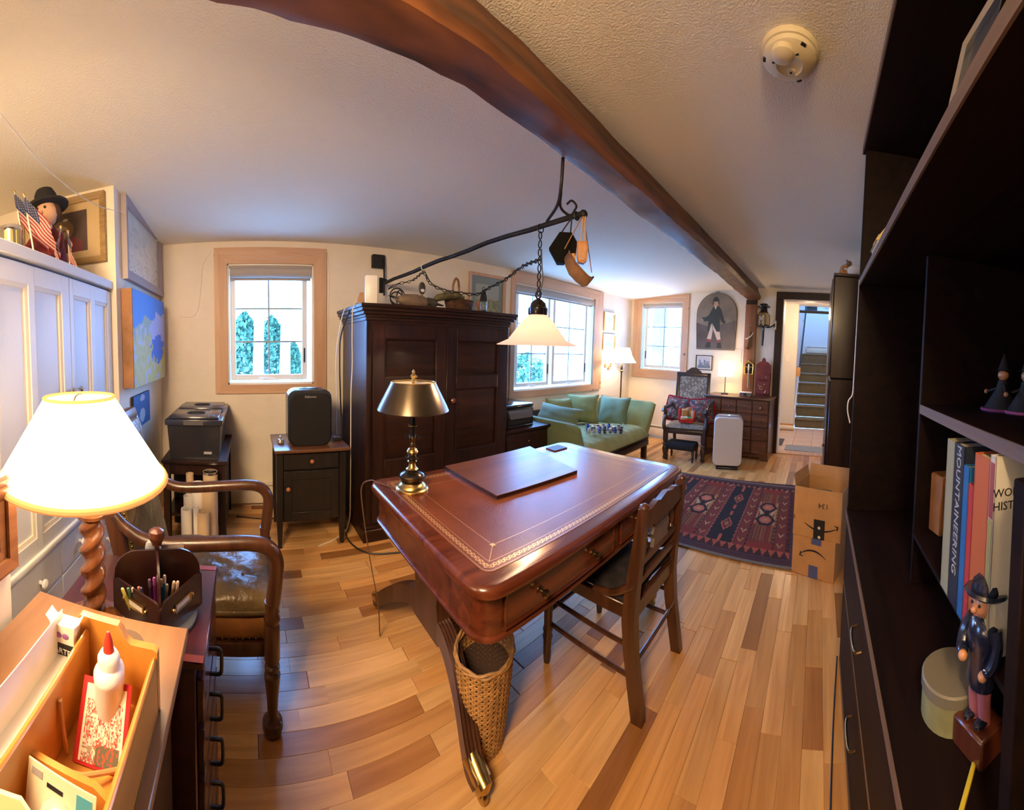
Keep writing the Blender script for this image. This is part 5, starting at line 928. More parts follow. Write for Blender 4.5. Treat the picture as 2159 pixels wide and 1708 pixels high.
# ================================================================ desk chair (faces the desk)
dc = thing('desk_chair', 'dark oak side chair with a carved back pushed up to the desk', 'chair', V(-.78, 1.31, 0))
ya, yb = 1.135, 1.495
for y_ in (ya, yb):
    b = B(); prof_ = [(-.555, 0), (-.572, .10), (-.595, .24), (-.605, .36), (-.60, .46), (-.585, .60), (-.566, .775)]
    b.rings([[(x - w_, y_ - t_, z), (x + w_, y_ - t_, z), (x + w_, y_ + t_, z), (x - w_, y_ + t_, z)] for (x, z), w_, t_ in zip(prof_, (.022, .023, .024, .026, .024, .021, .017), (.016, .017, .018, .019, .018, .017, .016))])
    obj('rear_post', b, m_oakdk, dc); obj('post_finial', B(T((-.566, y_, .774))).lathe([(.017, 0), (.019, .006), (.016, .014), (.006, .02)], 14), m_oakdk, dc)
    obj('front_leg', B(T((-.985, y_ - (.015 if y_ == ya else -.015), 0))).lathe([(.013, 0), (.016, .03), (.018, .10), (.022, .115), (.017, .13), (.022, .145), (.017, .16), (.019, .25), (.022, .40)], 16), m_oakdk, dc)
    obj('side_rail', B().box((-.985, y_ - .012, .36), (-.60, y_ + .012, .415), .004), m_oakdk, dc)
    obj('side_stretcher', B().tube([(-.985, y_, .16), (-.585, y_, .15)], .009, 8), m_oakdk, dc); obj('side_stretcher', B().tube([(-.985, y_, .27), (-.598, y_, .26)], .009, 8), m_oakdk, dc)
    s_ = 1 if y_ == yb else -1
    obj('hip_bracket', B().tube(spline([(-.588, y_ + s_ * .0, .50), (-.62, y_ + s_ * .012, .475), (-.68, y_ + s_ * .016, .440), (-.76, y_ + s_ * .012, .425)], 4), [.018 - .0006 * i for i in range(13)], 10), m_oakdk, dc)
obj('front_rail', B().box((-1.0, ya, .36), (-.975, yb, .415), .004), m_oakdk, dc); obj('rear_rail', B().box((-.615, ya, .35), (-.59, yb, .41), .004), m_oakdk, dc)
obj('front_stretcher', B().tube([(-.985, ya, .22), (-.985, yb, .22)], .009, 8), m_oakdk, dc); obj('rear_stretcher', B().tube([(-.588, ya, .19), (-.588, yb, .19)], .009, 8), m_oakdk, dc)
def needle(u, v):
    n = noise.noise((u * 11, v * 11, 3)); n2 = noise.noise((u * 23, v * 23, 8))
    return (.22, .07, .09) if n > .28 else (.16, .14, .10) if n2 > .42 else (.016, .014, .018)
b = B(MM := T((-.79, 1.315, .425))); b.pillow(.40, .40, .075, seed=4); obj('seat_pad', b, mat('dark_needlepoint', (.02, .015, .018), .95, var=.6, vs=25), dc, ang=70)
obj('top_rail', B().rings([[(-.580 + q, y, z) for q, z in ((0, z0_), (.022, z0_), (.022, z1_), (0, z1_))] for y, z0_, z1_ in ((ya + .01, .70, .755), (ya + .06, .695, .765), (ya + .10, .69, .775), (ya + .12, .69, .768), (1.315, .69, .782), (yb - .12, .69, .768), (yb - .10, .69, .775), (yb - .06, .695, .765), (yb - .01, .70, .755))]), m_oakdk, dc)
obj('lower_rail', B().box((-.598, ya, .545), (-.578, yb, .58), .004), m_oakdk, dc); obj('lower_rail', B().box((-.602, ya, .475), (-.582, yb, .505), .004), m_oakdk, dc)
obj('splat', B().rings([[(-.588 + q, y, z) for q in (0, .014)] + [(-.574, y, z)] for y, z in ((1.24, .58), (1.24, .69))] if False else [[(-.592, y, z) for y, z in SP] for SP in ([(1.245, .58), (1.385, .58), (1.375, .61), (1.392, .635), (1.375, .66), (1.385, .692), (1.245, .692), (1.255, .66), (1.238, .635), (1.255, .61)],)] + [[(-.576, y, z) for y, z in [(1.245, .58), (1.385, .58), (1.375, .61), (1.392, .635), (1.375, .66), (1.385, .692), (1.245, .692), (1.255, .66), (1.238, .635), (1.255, .61)]]]), mat('splat_panel', (.20, .15, .13), .5, var=.2, vs=20), dc)
for y_ in (ya + .055, yb - .055):
    obj('spindle', B(T((-.588, y_, .575))).lathe([(.008, 0), (.012, .01), (.007, .02), (.012, .035), (.014, .05), (.012, .065), (.007, .08), (.012, .09), (.008, .12)], 12), m_oakdk, dc)
# ================================================================ wicker waste baskets under the desk
def wicker(name, x, y, hgt, rt, rb_, sx, rz, col, label):
    r = thing(name, label, 'basket', V(x, y, 0)); m1 = mat(name + '_cane', col, .55, var=.35, vs=45); MW = T((x, y, .002), rz); nst = 30; rows = int(hgt / .0085)
    def rad(t): return rb_ + (rt - rb_) * t ** .8
    b = B(MW)
    for k in range(rows):
        t = (k + .5) / rows; z = t * hgt; vs = []; q = 3
        for j in range(nst * 2):
            a = math.pi * j / nst; wv = .0030 * (1 if (j + k) % 2 else -1) * (1 if True else 0); rr_ = rad(t) + wv
            vs.append([(rr_ * math.cos(a) * sx, rr_ * math.sin(a), z - .0042), ((rr_ + .003) * math.cos(a) * sx, (rr_ + .003) * math.sin(a), z), (rr_ * math.cos(a) * sx, rr_ * math.sin(a), z + .0042), ((rr_ - .003) * math.cos(a) * sx, (rr_ - .003) * math.sin(a), z)])
        b.rings(vs + [vs[0]], False)
    o = obj('weave', b, m1, r, weld=False, ang=80); o['kind'] = 'stuff'
    b = B(MW)
    for j in range(nst): a = 2 * math.pi * j / nst; b.tube([(rad(t) * math.cos(a) * sx, rad(t) * math.sin(a), t * hgt) for t in (0, .3, .6, 1)], .0032, 5)
    o = obj('stakes', b, m1, r, weld=False); o['kind'] = 'stuff'
    b = B(MW)
    for k, (dz, dr) in enumerate(((hgt, .002), (hgt + .006, .0), (hgt - .002, -.004))):
        b.tube([((rad(1) + dr + .002 * math.cos(j * .9 + k * 2)) * math.cos(2 * math.pi * j / 60) * sx, (rad(1) + dr + .002 * math.cos(j * .9 + k * 2)) * math.sin(2 * math.pi * j / 60), dz + .003 * math.sin(j * .9 + k * 2)) for j in range(61)], .0048, 6)
    obj('braided_rim', b, m1, r); obj('bottom', B(MW).lathe([(.001, .004), (rb_ - .003, .004), (rb_ - .003, .008), (.001, .008)], 24, sx=sx), m1, r)
    return r
wicker('wicker_basket', -.925, .735, .315, .118, .082, .82, R(40), (.42, .22, .075), 'honey coloured oval wicker waste basket on the floor beside the front desk leg')
wicker('wicker_basket', -1.30, .90, .25, .10, .08, .9, 0, (.085, .038, .02), 'dark brown wicker basket standing behind the desk pedestal')
one('basket_lining', B(T((-.925, .735, .002), R(40))).lathe([(.001, .05), (.076, .05), (.098, .16), (.108, .25)], 24, cap=False, sx=.82), mat('dark_liner', (.07, .04, .03), .9), 'dark liner inside the honey coloured wicker basket', 'liner')
# ================================================================ iron crane, chain, pendant lamp and hung oddments
tip, wal = on(1230, 452, 0, -1.0), on(812, 597, 0, XW + .10)
cr = thing('iron_crane', 'black iron fireplace crane reaching from the window wall to a beam hook', 'crane', V(XW, wal.y, wal.z))
obj('arm', B().tube([wal + (tip - wal) * (i / 12) + Vector((0, 0, .004 * math.sin(i * 1.7))) for i in range(13)], [.014] * 6 + [.013] * 7, 8), m_iron, cr); obj('tip_knob', B().ball(tip, .02, n=10).torus(tip - (tip - wal).normalized() * .035, .016, .005, axis='x'), m_iron, cr)
wb = on(797, 552, 0, XW + .02); obj('wall_box', B().box((XW + .001, wb.y - .055, wb.z - .055), (XW + .05, wb.y + .055, wb.z + .055), .004), m_blackm, cr)
obj('wall_plate', B().box((XW + .001, wal.y - .018, wal.z - .07), (XW + .015, wal.y + .018, wal.z + .06), .004), m_iron, cr); obj('pivot_rod', B().tube([(XW + .03, wb.y + .05, wb.z), (XW + .05, wal.y, wb.z + .01), (XW + .07, wal.y, wb.z - .02), (XW + .08, wal.y, wal.z + .02), (XW + .08, wal.y, wal.z - .1)], .008, 7).torus((XW + .08, wal.y, wal.z + .03), .018, .006), m_iron, cr)
hk0 = on(1187, 338, 0, -1.03); hk0.z = 2.12; ap = lambda px: min([(abs((lambda q: (W / 2 + F * ((math.atan2(q.x, q.y) + .84389 + math.pi) % (2 * math.pi) - math.pi)))(wal + (tip - wal) * (k / 400)) - px), k / 400) for k in range(401)])[1]
arm = lambda px: wal + (tip - wal) * ap(px)
hb, hc_ = arm(1143), arm(1194); mid = hk0 + Vector((-.005, 0, -.10))
obj('beam_rod', B().tube(spline([hk0 + Vector((0, 0, .01)), mid, mid.lerp(hb, .45) + Vector((.02, 0, -.01)), hb + Vector((0, 0, .012))], 5), .0075, 7).tube(spline([mid + Vector((0, 0, -.03)), mid.lerp(hc_, .55) + Vector((-.035, .0, -.01)), hc_ + Vector((-.012, 0, .012)), hc_ + Vector((.02, 0, .02))], 5), .006, 7), m_iron, cr)
obj('s_hook', B().tube(spline([hc_ + Vector((0, -.012, -.02)), hc_ + Vector((.012, 0, .02)), hc_ + Vector((.012, .02, .055)), hc_ + Vector((0, 0, .075)), hc_ + Vector((-.01, -.02, .055))], 4), .005, 7), m_iron, cr)
def chain(pts, par, name='chain', lk=.030, r_=.0028, m=m_iron):
    pts = spline(pts, 8); b = B(); acc = 0; k = 0
    for p_, q_ in zip(pts, pts[1:]):
        acc += (q_ - p_).length
        if acc >= lk * .78:
            acc = 0; d_ = (q_ - p_).normalized(); u = d_.cross(Vector((0, 0, 1)) if abs(d_.z) < .9 else Vector((1, 0, 0))).normalized(); v = d_.cross(u)
            if k % 2: u, v = v, u
            c = (p_ + q_) / 2; b.tube([c + d_ * lk * .5 * math.cos(t_) + u * lk * .27 * math.sin(t_) for t_ in [2 * math.pi * j / 12 for j in range(13)]], r_, 5, cap=False); k += 1
    o = obj(name, b, m, par); o['kind'] = 'stuff'; return o
pe = thing('pendant_lamp', 'lit pendant lamp with a pink glass cone shade hanging over the desk', 'lamp', arm(1131))
pa_ = arm(1131); px_, py_ = pa_.x, pa_.y; dd_ = math.hypot(px_, py_); zof = lambda x, y: ad(x, y, dd_).z
zsh, ztop, zcap = zof(1127, 727), zof(1127, 664), zof(1127, 634); rsh = 85 / F * dd_
obj('chain', B(), m_iron, pe) if False else chain([pa_ + Vector((0, 0, -.01)), Vector((px_, py_, pa_.z - .12)), Vector((px_, py_, pa_.z - .22)), Vector((px_, py_, zcap + .035))], pe, lk=.036, r_=.0032)
obj('cord', B().tube(spline([pa_ + Vector((.01, 0, -.11)), (px_ + .012, py_ + .006, pa_.z - .2), (px_ + .016, py_ + .01, zcap + .1), (px_ + .004, py_, zcap + .02)], 4), .0032, 6), m_wireb, pe)
obj('chain_ring', B().torus((px_, py_, pa_.z - .012), .02, .003, axis='x'), m_iron, pe)
MPn = T((px_, py_, 0)); obj('hanger_ring', B(MPn).torus((0, 0, zcap + .028), .018, .005, axis='y'), m_bronze, pe)
obj('cap', B(MPn).lathe([(.008, zcap + .01), (.02, zcap + .004), (.036, zcap - .012), (.04, zcap - .03), (.048, zcap - .036), (.048, ztop + .004), (.044, ztop - .004)], 26), m_bronze, pe)
m_psh = shade_mat('pink_glass_shade', (.66, .40, .34), .20, (1.0, .58, .46))
obj('shade', B(MPn).lathe([(.044, ztop), (.075, ztop - .03), (rsh * .72, zsh + .025), (rsh * .95, zsh + .004), (rsh, zsh), (rsh * .995, zsh - .003), (rsh * .93, zsh + .001), (rsh * .70, zsh + .021), (.070, ztop - .034), (.040, ztop - .004)], 44, cap=False), m_psh, pe)
obj('bulb', B(MPn).ball((0, 0, zsh + .055), .028, n=12, sc_=(1, 1, 1.2)), mat('pendant_bulb', (1, .9, .75), .3, emit=(1, .78, .5), es=30), pe); light('pendant_light', 'POINT', (px_, py_, zsh + .035), P_PEND, WARM2, .03)
# the swagged chain with its cord
def C3(px, py, x): return on(px, py, 0, x)
sw_ = thing('swag_chain', 'iron chain with a cord draped from the crane over the armoire top', 'chain', arm(890)); a0, a1 = arm(890), arm(1131)
chain([C3(815, 612, -2.78), C3(838, 599, -2.72), C3(868, 592, -2.6), a0 + Vector((0, 0, -.03))], sw_, lk=.036); obj('loop', B().torus(a0, .02, .003, axis='x'), m_wht, sw_)
p_end = Vector((px_, py_, pa_.z - .16))
path = [a0 + Vector((0, 0, -.03)), C3(908, 598, -2.35), C3(935, 612, -2.25), C3(970, 618, -2.12), C3(1005, 621, -2.0), C3(1030, 608, -1.86), C3(1065, 590, -1.68), C3(1100, 563, -1.5), p_end]
chain(path, sw_, lk=.036, r_=.003); obj('cord', B().tube([p_ + Vector((.004, .004, .006)) for p_ in spline(path, 6)], .003, 6), m_wireb, sw_)
obj('cord_coil', B().torus(C3(838, 625, -2.5), .06, .005, axis='x', n=20).torus(C3(836, 630, -2.49), .05, .005, axis='x', n=20).torus(C3(842, 628, -2.48), .055, .005, axis='y', n=20), m_wireb, sw_)
def hung(px, py, dx=0, dy=0, d=1.52): return ad(px, py, d)
h0 = arm(1196); hx_ = thing('hexagonal_pouch', 'black hexagonal leather pouch hanging from the crane tip', 'pouch', h0)
q_ = hung(1187, 523, d=1.60); u = Vector((q_.y, -q_.x, 0)).normalized(); n_ = Vector((q_.x, q_.y, 0)).normalized(); s_ = 1.60 / F
MH = Matrix(((u.x, 0, n_.x, q_.x), (u.y, 0, n_.y, q_.y), (0, 1, 0, q_.z), (0, 0, 0, 1))); hexp = [(-8 * s_, 29 * s_), (17 * s_, 29 * s_), (29 * s_, 10 * s_), (27 * s_, -12 * s_), (3 * s_, -33 * s_), (-12 * s_, -33 * s_), (-29 * s_, -4 * s_)]
obj('body', B(MH).prism(hexp, .05, None, -.025), mat('black_leather', (.004, .004, .004), .8, spec=.08, bp=.3, bs=60), hx_); obj('strap', B().tube([h0, q_ + u * -.012 * 1 + Vector((0, 0, 29 * s_))], .003, 6).tube([h0, q_ + u * .03 + Vector((0, 0, 29 * s_))], .003, 6), m_blackm, hx_)
h1 = arm(1222); can = thing('leather_sheath', 'curved brown bark canoe ornament hanging lowest from the crane tip', 'ornament', h1); m_bark2 = mat('brown_hide', (.12, .05, .018), .7, var=.4, vs=16, bp=.4, bs=40)
L_ = [hung(x, y, d=1.52) for x, y in ((1190, 540), (1192, 555), (1200, 572), (1214, 587), (1228, 598), (1238, 598), (1247, 590))]
wd_ = [.030, .040, .046, .046, .042, .034, .018]; vs = []
for p_, w_ in zip(L_, wd_):
    vs.append([p_ + n_ * (w_ * .5 * math.cos(t_)) + (u * .6 + Vector((0, 0, .8))).normalized() * w_ * (1.0 if abs(math.cos(t_)) > .4 else .0) * .9 - Vector((0, 0, .3)) * w_ * math.sin(t_) for t_ in [math.pi * j / 8 for j in range(9)]])
o = obj('hull', B().rings(vs, False, closed=False), m_bark2, can); md = o.modifiers.new('thickness', 'SOLIDIFY'); md.thickness = .006
obj('thong', B().tube([h1, L_[0] + Vector((0, 0, .03))], .002, 6).tube([h1, L_[-1] + Vector((0, 0, .03))], .002, 6), m_leath2, can)
obj('paddle', B().tube([hung(1205, 535, d=1.515), hung(1212, 575, d=1.515)], [.014, .010], 8, flat=.35), m_card, can)
q_ = hung(1227, 532, d=1.50); op = thing('round_pouch', 'tan stitched leather pouch hanging on a twisted cord at the crane tip', 'pouch', arm(1226))
MO2 = Matrix(((u.x, 0, n_.x, q_.x), (u.y, 0, n_.y, q_.y), (0, 1, 0, q_.z), (0, 0, 0, 1))); s2 = 1.5 / F
obj('body', B(MO2).prism([(-11 * s2, 20 * s2), (9 * s2, 22 * s2), (12 * s2, 8 * s2), (10 * s2, -18 * s2), (4 * s2, -24 * s2), (-8 * s2, -22 * s2), (-11 * s2, -5 * s2)], .03, None, -.015), mat('tan_leather', (.32, .12, .022), .6, var=.2, vs=20), op); obj('seam', B(MO2).prism([(-8 * s2, 16 * s2), (6 * s2, 18 * s2), (9 * s2, 6 * s2), (7 * s2, -14 * s2), (2 * s2, -19 * s2), (-6 * s2, -18 * s2), (-8 * s2, -4 * s2)], .034, None, -.017), m_leath2, op)
obj('twisted_cord', B().tube([arm(1226), q_ + Vector((0, 0, .04)) - u * .006], .003, 6).tube([arm(1226) + u * .008, q_ + Vector((0, 0, .04)) + u * .012], .0035, 6), m_card, op)
# ================================================================ printer and its cabinet
pcab = thing('printer_cabinet', 'dark cabinet between the armoire and the green sofa with a printer on top', 'cabinet', V(-2.6, 2.3, 0))
obj('body', B().box((-2.90, 2.03, .0), (-2.36, 2.58, .575), .004), m_dark, pcab); obj('top', B().box((-2.92, 2.025, .576), (-2.33, 2.60, .60), .005), m_darkh, pcab)
d = obj('drawer', B().box((-2.36, 2.05, .40), (-2.348, 2.565, .56), .004), m_dark, pcab); obj('knob', B().ball((-2.338, 2.31, .48), .012, n=8), m_dbrass, d)
d = obj('door', B().box((-2.36, 2.05, .03), (-2.348, 2.565, .39), .004), m_dark, pcab); obj('arch_moulding', B().tube(spline([(-2.346, 2.08, .05), (-2.346, 2.08, .28), (-2.346, 2.14, .36), (-2.346, 2.48, .36), (-2.346, 2.53, .28), (-2.346, 2.53, .05)], 4), .006, 6), m_darkh, d)
pr = thing('printer', 'black flatbed printer on the cabinet between the armoire and the green sofa', 'printer', V(-2.62, 2.24, .60))
obj('body', B().box((-2.84, 2.055, .601), (-2.42, 2.445, .775), .012), m_black, pr); obj('lid', B().box((-2.845, 2.05, .777), (-2.43, 2.45, .805), .006), mat('printer_lid_gloss', (.02, .022, .03), .12, coat=.5), pr)
obj('control_panel', B().rings([[(-2.42, 2.12, .70), (-2.42, 2.41, .70), (-2.42, 2.41, .755), (-2.42, 2.12, .755)], [(-2.385, 2.13, .685), (-2.385, 2.40, .685), (-2.405, 2.41, .742), (-2.405, 2.12, .742)]]), mat('printer_panel', (.07, .07, .075), .35), pr); obj('paper_slot', B().box((-2.424, 2.12, .635), (-2.416, 2.40, .68)), m_blackm, pr); obj('output_tray', B().box((-2.42, 2.10, .605), (-2.395, 2.42, .62), .003), m_black, pr); obj('logo', B().box((-2.4305, 2.24, .787), (-2.4285, 2.29, .796)), m_grey, pr)
# ================================================================ green sofa
m_green = mat('sage_canvas', (.26, .27, .09), .85, var=.14, vs=6, bp=.35, bs=120, sheen=.15); m_green2 = mat('teal_sage_canvas', (.16, .22, .12), .85, var=.15, vs=6, bp=.35, bs=120, sheen=.15)
so = thing('sofa', 'sage green upholstered daybed sofa with sloping padded ends under the double window', 'sofa', V(-2.42, 3.4, 0))
obj('platform', B().box((-2.86, 2.68, .235), (-2.02, 4.08, .275), .006), m_dark, so)
for x_, y_ in ((-2.06, 4.04), (-2.06, 2.74), (-2.80, 4.04), (-2.80, 2.74)): obj('leg', B().box((x_ - .03, y_ - .03, 0), (x_ + .03, y_ + .03, .236), .005), m_dark, so)
obj('front_rail', B().box((-2.035, 2.70, .17), (-2.005, 4.06, .236), .005), m_dark, so)
n_ = 36; vs = []; fs = []
for i in range(n_ + 1):
    for j in range(17):
        v, u = 2 * i / n_ - 1, 2 * j / 16 - 1; e = max(0, 1 - abs(u) ** 8) ** .5 * max(0, 1 - abs(v) ** 10) ** .5
        vs.append((-2.44 + u * .455, 3.38 + v * .66, .30 + e * (.125 + .010 * math.sin(i * 1.75 + .6 * math.sin(j * .7)) * (1 if u > .0 else .5) + .012 * noise.noise((u * 2, v * 4, 2)))))
for i in range(n_):
    for j in range(16): k = i * 17 + j; fs.append((k, k + 17, k + 18, k + 1))
b = B().add(vs, fs); b.box((-2.895, 2.72, .276), (-1.985, 4.04, .31), .015); obj('seat_cushion', b, m_green, so, ang=70)
def slab(pts_lo, pts_hi, th, mm, name):     # padded sloping end: two edge lines, thickness along y
    b = B(); rs = []; 
    for i in range(9):
        t = i / 8; a, c = Vector(pts_lo[0]).lerp(pts_hi[0], t), Vector(pts_lo[1]).lerp(pts_hi[1], t); k = th * (.55 + .45 * math.sin(math.pi * min(1, .25 + t * .75)))
        row = []
        for q in range(20):
            an = 2 * math.pi * q / 20; cx_ = math.copysign(abs(math.cos(an)) ** .35, math.cos(an)); sy_ = math.copysign(abs(math.sin(an)) ** .6, math.sin(an))
            p_ = a.lerp(c, .5 + .5 * cx_); row.append(p_ + Vector((0, sy_ * k / 2 + .005 * noise.noise((cx_ * 5, t * 6, sy_ + th)), .0)))
        rs.append(row)
    top = [a_ + Vector((0, 0, .028)) for a_ in rs[-1]]; cm = sum(top, Vector()) / len(top); rs.append([cm + (p_ - cm) * .86 for p_ in top]); return obj(name, b.rings(rs), mm, so, ang=70)
slab([(-2.86, 4.03, .28), (-2.02, 4.03, .28)], [(-2.86, 4.19, .66), (-1.99, 4.19, .66)], .15, m_green, 'padded_end')
slab([(-2.86, 2.74, .28), (-2.02, 2.74, .28)], [(-2.86, 2.63, .60), (-2.0, 2.63, .60)], .14, m_green2, 'padded_end')
obj('back_frame', B().box((-2.90, 2.70, .10), (-2.87, 4.08, .62), .008), m_dark, so)
def sofa_cushion(label, px, py, x, w, h, d, rz, tilt, mm, seed):
    c = on(px, py, 0, x); M = Matrix.Translation(c) @ Matrix.Rotation(R(rz), 4, 'Z') @ Matrix.Rotation(R(90 - tilt), 4, 'X')
    r = thing('cushion', label, 'cushion', c, 'green sofa cushions'); o = obj('cover', B(M).pillow(w, h, d, n=16, seed=seed), mm, r, ang=80); obj('seam', B(M).tube([(w / 2 * (1 - .1 * (1 - abs(v)) * 1) * u if abs(u) == 1 else w / 2 * u, h / 2 * v, 0) for u, v in ((-1, -1), (1, -1), (1, 1), (-1, 1), (-1, -1))], .0015, 5), mm, o); return r
sofa_cushion('large square green cushion leaning on the far end of the sofa', 1293, 868, -2.44, .42, .40, .17, 8, 20, m_green2, 3)
sofa_cushion('olive green cushion in the window corner of the sofa', 1228, 862, -2.66, .40, .36, .16, 38, 18, m_green, 8)
sofa_cushion('green cushion against the window wall behind the bolster', 1185, 868, -2.80, .42, .34, .14, 72, 14, m_green, 5)
c = V(-2.42, 2.80, .635); bo = thing('bolster_cushion', 'teal green bolster cushion lying along the near end of the sofa', 'cushion', c, 'green sofa cushions'); o = obj('cover', B(Matrix.Translation(c) @ Matrix.Rotation(R(-6), 4, 'Z') @ Matrix.Rotation(R(62), 4, 'X')).pillow(.62, .24, .15, n=16, seed=12), m_green2, bo, ang=80)
# wire tray of small bottles on the seat
tr = thing('wire_tray', 'chrome wire tray on the sofa seat filled with small jars and packets', 'tray', V(-2.12, 3.16, .44)); 
A_, B_ = on(1237, 917, 2, .443), on(1316, 917, 2, .443); ux = (B_ - A_).normalized(); uy = Vector((-ux.y, ux.x, 0)); wl = (B_ - A_).length; MTr = Matrix(((ux.x, uy.x, 0, A_.x), (ux.y, uy.y, 0, A_.y), (0, 0, 1, .445), (0, 0, 0, 1)))
b = B(MTr)
for z in (0, .03, .062):
    b.tube([(0, 0, z), (wl, 0, z), (wl, .22, z), (0, .22, z), (0, 0, z)], .0022, 5)
for i in range(13):
    x = wl * i / 12; b.tube([(x, 0, .062), (x, 0, 0), (x, .22, 0), (x, .22, .062)], .0015, 5)
o = obj('wires', b, m_chrome, tr); obj('handle', B(MTr).tube([(wl, .04, .062), (wl + .004, .04, .10), (wl + .004, .18, .10), (wl, .18, .062)], .003, 6), m_chrome, tr); obj('handle', B(MTr).tube([(0, .04, .062), (-.004, .04, .10), (-.004, .18, .10), (0, .18, .062)], .003, 6), m_chrome, tr)
cols = [((.55, .50, .52), 'silver'), ((.02, .06, .42), 'blue'), ((.05, .05, .07), 'black'), ((.50, .46, .48), 'pale'), ((.03, .03, .05), 'dark'), ((.25, .25, .30), 'grey'), ((.08, .14, .5), 'bright blue')]
for i in range(14):
    xx, yy = wl * (.07 + .86 * (i % 7) / 6), .055 + .11 * (i // 7) + .008 * (i % 3 - 1); col, nm_ = cols[(i * 3 + i // 7) % 7]; hh_ = .055 + .028 * ((i * 5) % 4) / 3; MJ = MTr @ T((xx, yy, .003), i * .7, R((i % 3 - 1) * 5))
    r = thing('jar', f'{nm_} jar, {("first second third fourth fifth sixth seventh").split()[i % 7]} from the left in the {"front" if i < 7 else "back"} row of the wire tray', 'jar', MJ.translation, 'jars and packets in the wire tray')
    mm = mat('jar_colour', col, .3); obj('body', B(MJ).lathe([(.016, 0), (.018, .004), (.018, hh_ - .016), (.012, hh_ - .010)], 12), mm, r); obj('lid', B(MJ).lathe([(.014, hh_ - .012), (.014, hh_), (.001, hh_ + .001)], 12), m_wht if i % 4 == 0 else m_black, r)
# ================================================================ floor lamp, little pictures, ornaments on the window wall
fl_ = ad(1311, 765, 5.2); fx, fy = fl_.x, fl_.y; fp = thing('floor_lamp', 'lit brass floor lamp with a white coolie shade in the room corner', 'lamp', V(fx, fy, 0)); MFl = T((fx, fy, 0))
obj('base', B(MFl).lathe([(.12, 0), (.125, .01), (.10, .025), (.04, .035), (.018, .05)], 28), m_dbrass, fp); obj('pole', B(MFl).lathe([(.011, .04), (.011, .5), (.014, .51), (.011, .52), (.011, 1.02), (.018, 1.03), (.026, 1.045), (.02, 1.055), (.012, 1.06)], 14), m_dbrass, fp)
obj('socket', B(MFl).lathe([(.014, 1.06), (.018, 1.07), (.018, 1.13), (.014, 1.14)], 14).tube([(0, 0, 1.10), (-.05, 0, 1.10), (-.07, 0, 1.10)], .006, 6), m_dbrass, fp)
zb_, zt_ = ad(1311, 764, 5.2).z, ad(1311, 733, 5.2).z
obj('shade', B(MFl).lathe([(.205, zb_), (.15, zb_ + (zt_ - zb_) * .42), (.105, zt_)], 36, cap=False), shade_mat('white_lampshade_lit', (.92, .86, .74), .9, (1.0, .82, .56)), fp); obj('bulb', B(MFl).ball((0, 0, (zb_ + zt_) / 2), .026, n=10), mat('floor_bulb', (1, .9, .7), .3, emit=(1, .8, .55), es=25), fp); light('floor_light', 'POINT', (fx, fy, (zb_ + zt_) / 2 + .02), P_FLOOR, WARM2, .04)
def meadow(sky, land, s_):
    return lambda u, v: (.72, .68, .56) if u < .2 or u > .8 or v < .18 or v > .82 else (sky if v > .55 + .1 * noise.noise((u * 5, s_, 0)) else tuple(c * (1 + .5 * noise.noise((u * 9, v * 12, s_))) for c in land))
for (cs, lab, fn) in ((((1273, 657), (1294, 700)), 'upper small gilt framed landscape between the double window and the corner', meadow((.35, .42, .45), (.48, .40, .10), 2)), (((1270, 703), (1295, 739)), 'lower small gilt framed green landscape between the double window and the corner', meadow((.5, .5, .46), (.22, .28, .14), 7))):
    a_, c_ = on(*cs[0], 0, XW), on(*cs[1], 0, XW); c_.y = min(c_.y, 5.05); r = thing('small_picture', lab, 'picture', (a_ + c_) / 2)
    obj('frame', frame_rect(B(), (XW + .002, a_.y, c_.z), (0, 1, 0), (0, 0, 1), c_.y - a_.y, a_.z - c_.z, .025, .02, (1, 0, 0)), m_gold, r); canvas('print', (XW + .008, a_.y + .02, c_.z + .02), (0, c_.y - a_.y - .04, 0), (0, 0, a_.z - c_.z - .04), 22, 28, fn, m_attrg, r)
for px, py, lab in ((1276, 771, 'left one of the three little wooden discs on the wall by the floor lamp'), (1282, 776, 'lowest of the three little wooden discs on the wall by the floor lamp'), (1287, 770, 'right one of the three little wooden discs on the wall by the floor lamp')):
    c = on(px, py, 0, XW); one('wooden_disc', B(T((XW + .001, c.y, c.z), 0, 0, R(90))).lathe([(.03, 0), (.032, .005), (.026, .012), (.001, .013)], 16), m_leath2, lab, 'ornament', 'wooden discs by the corner')
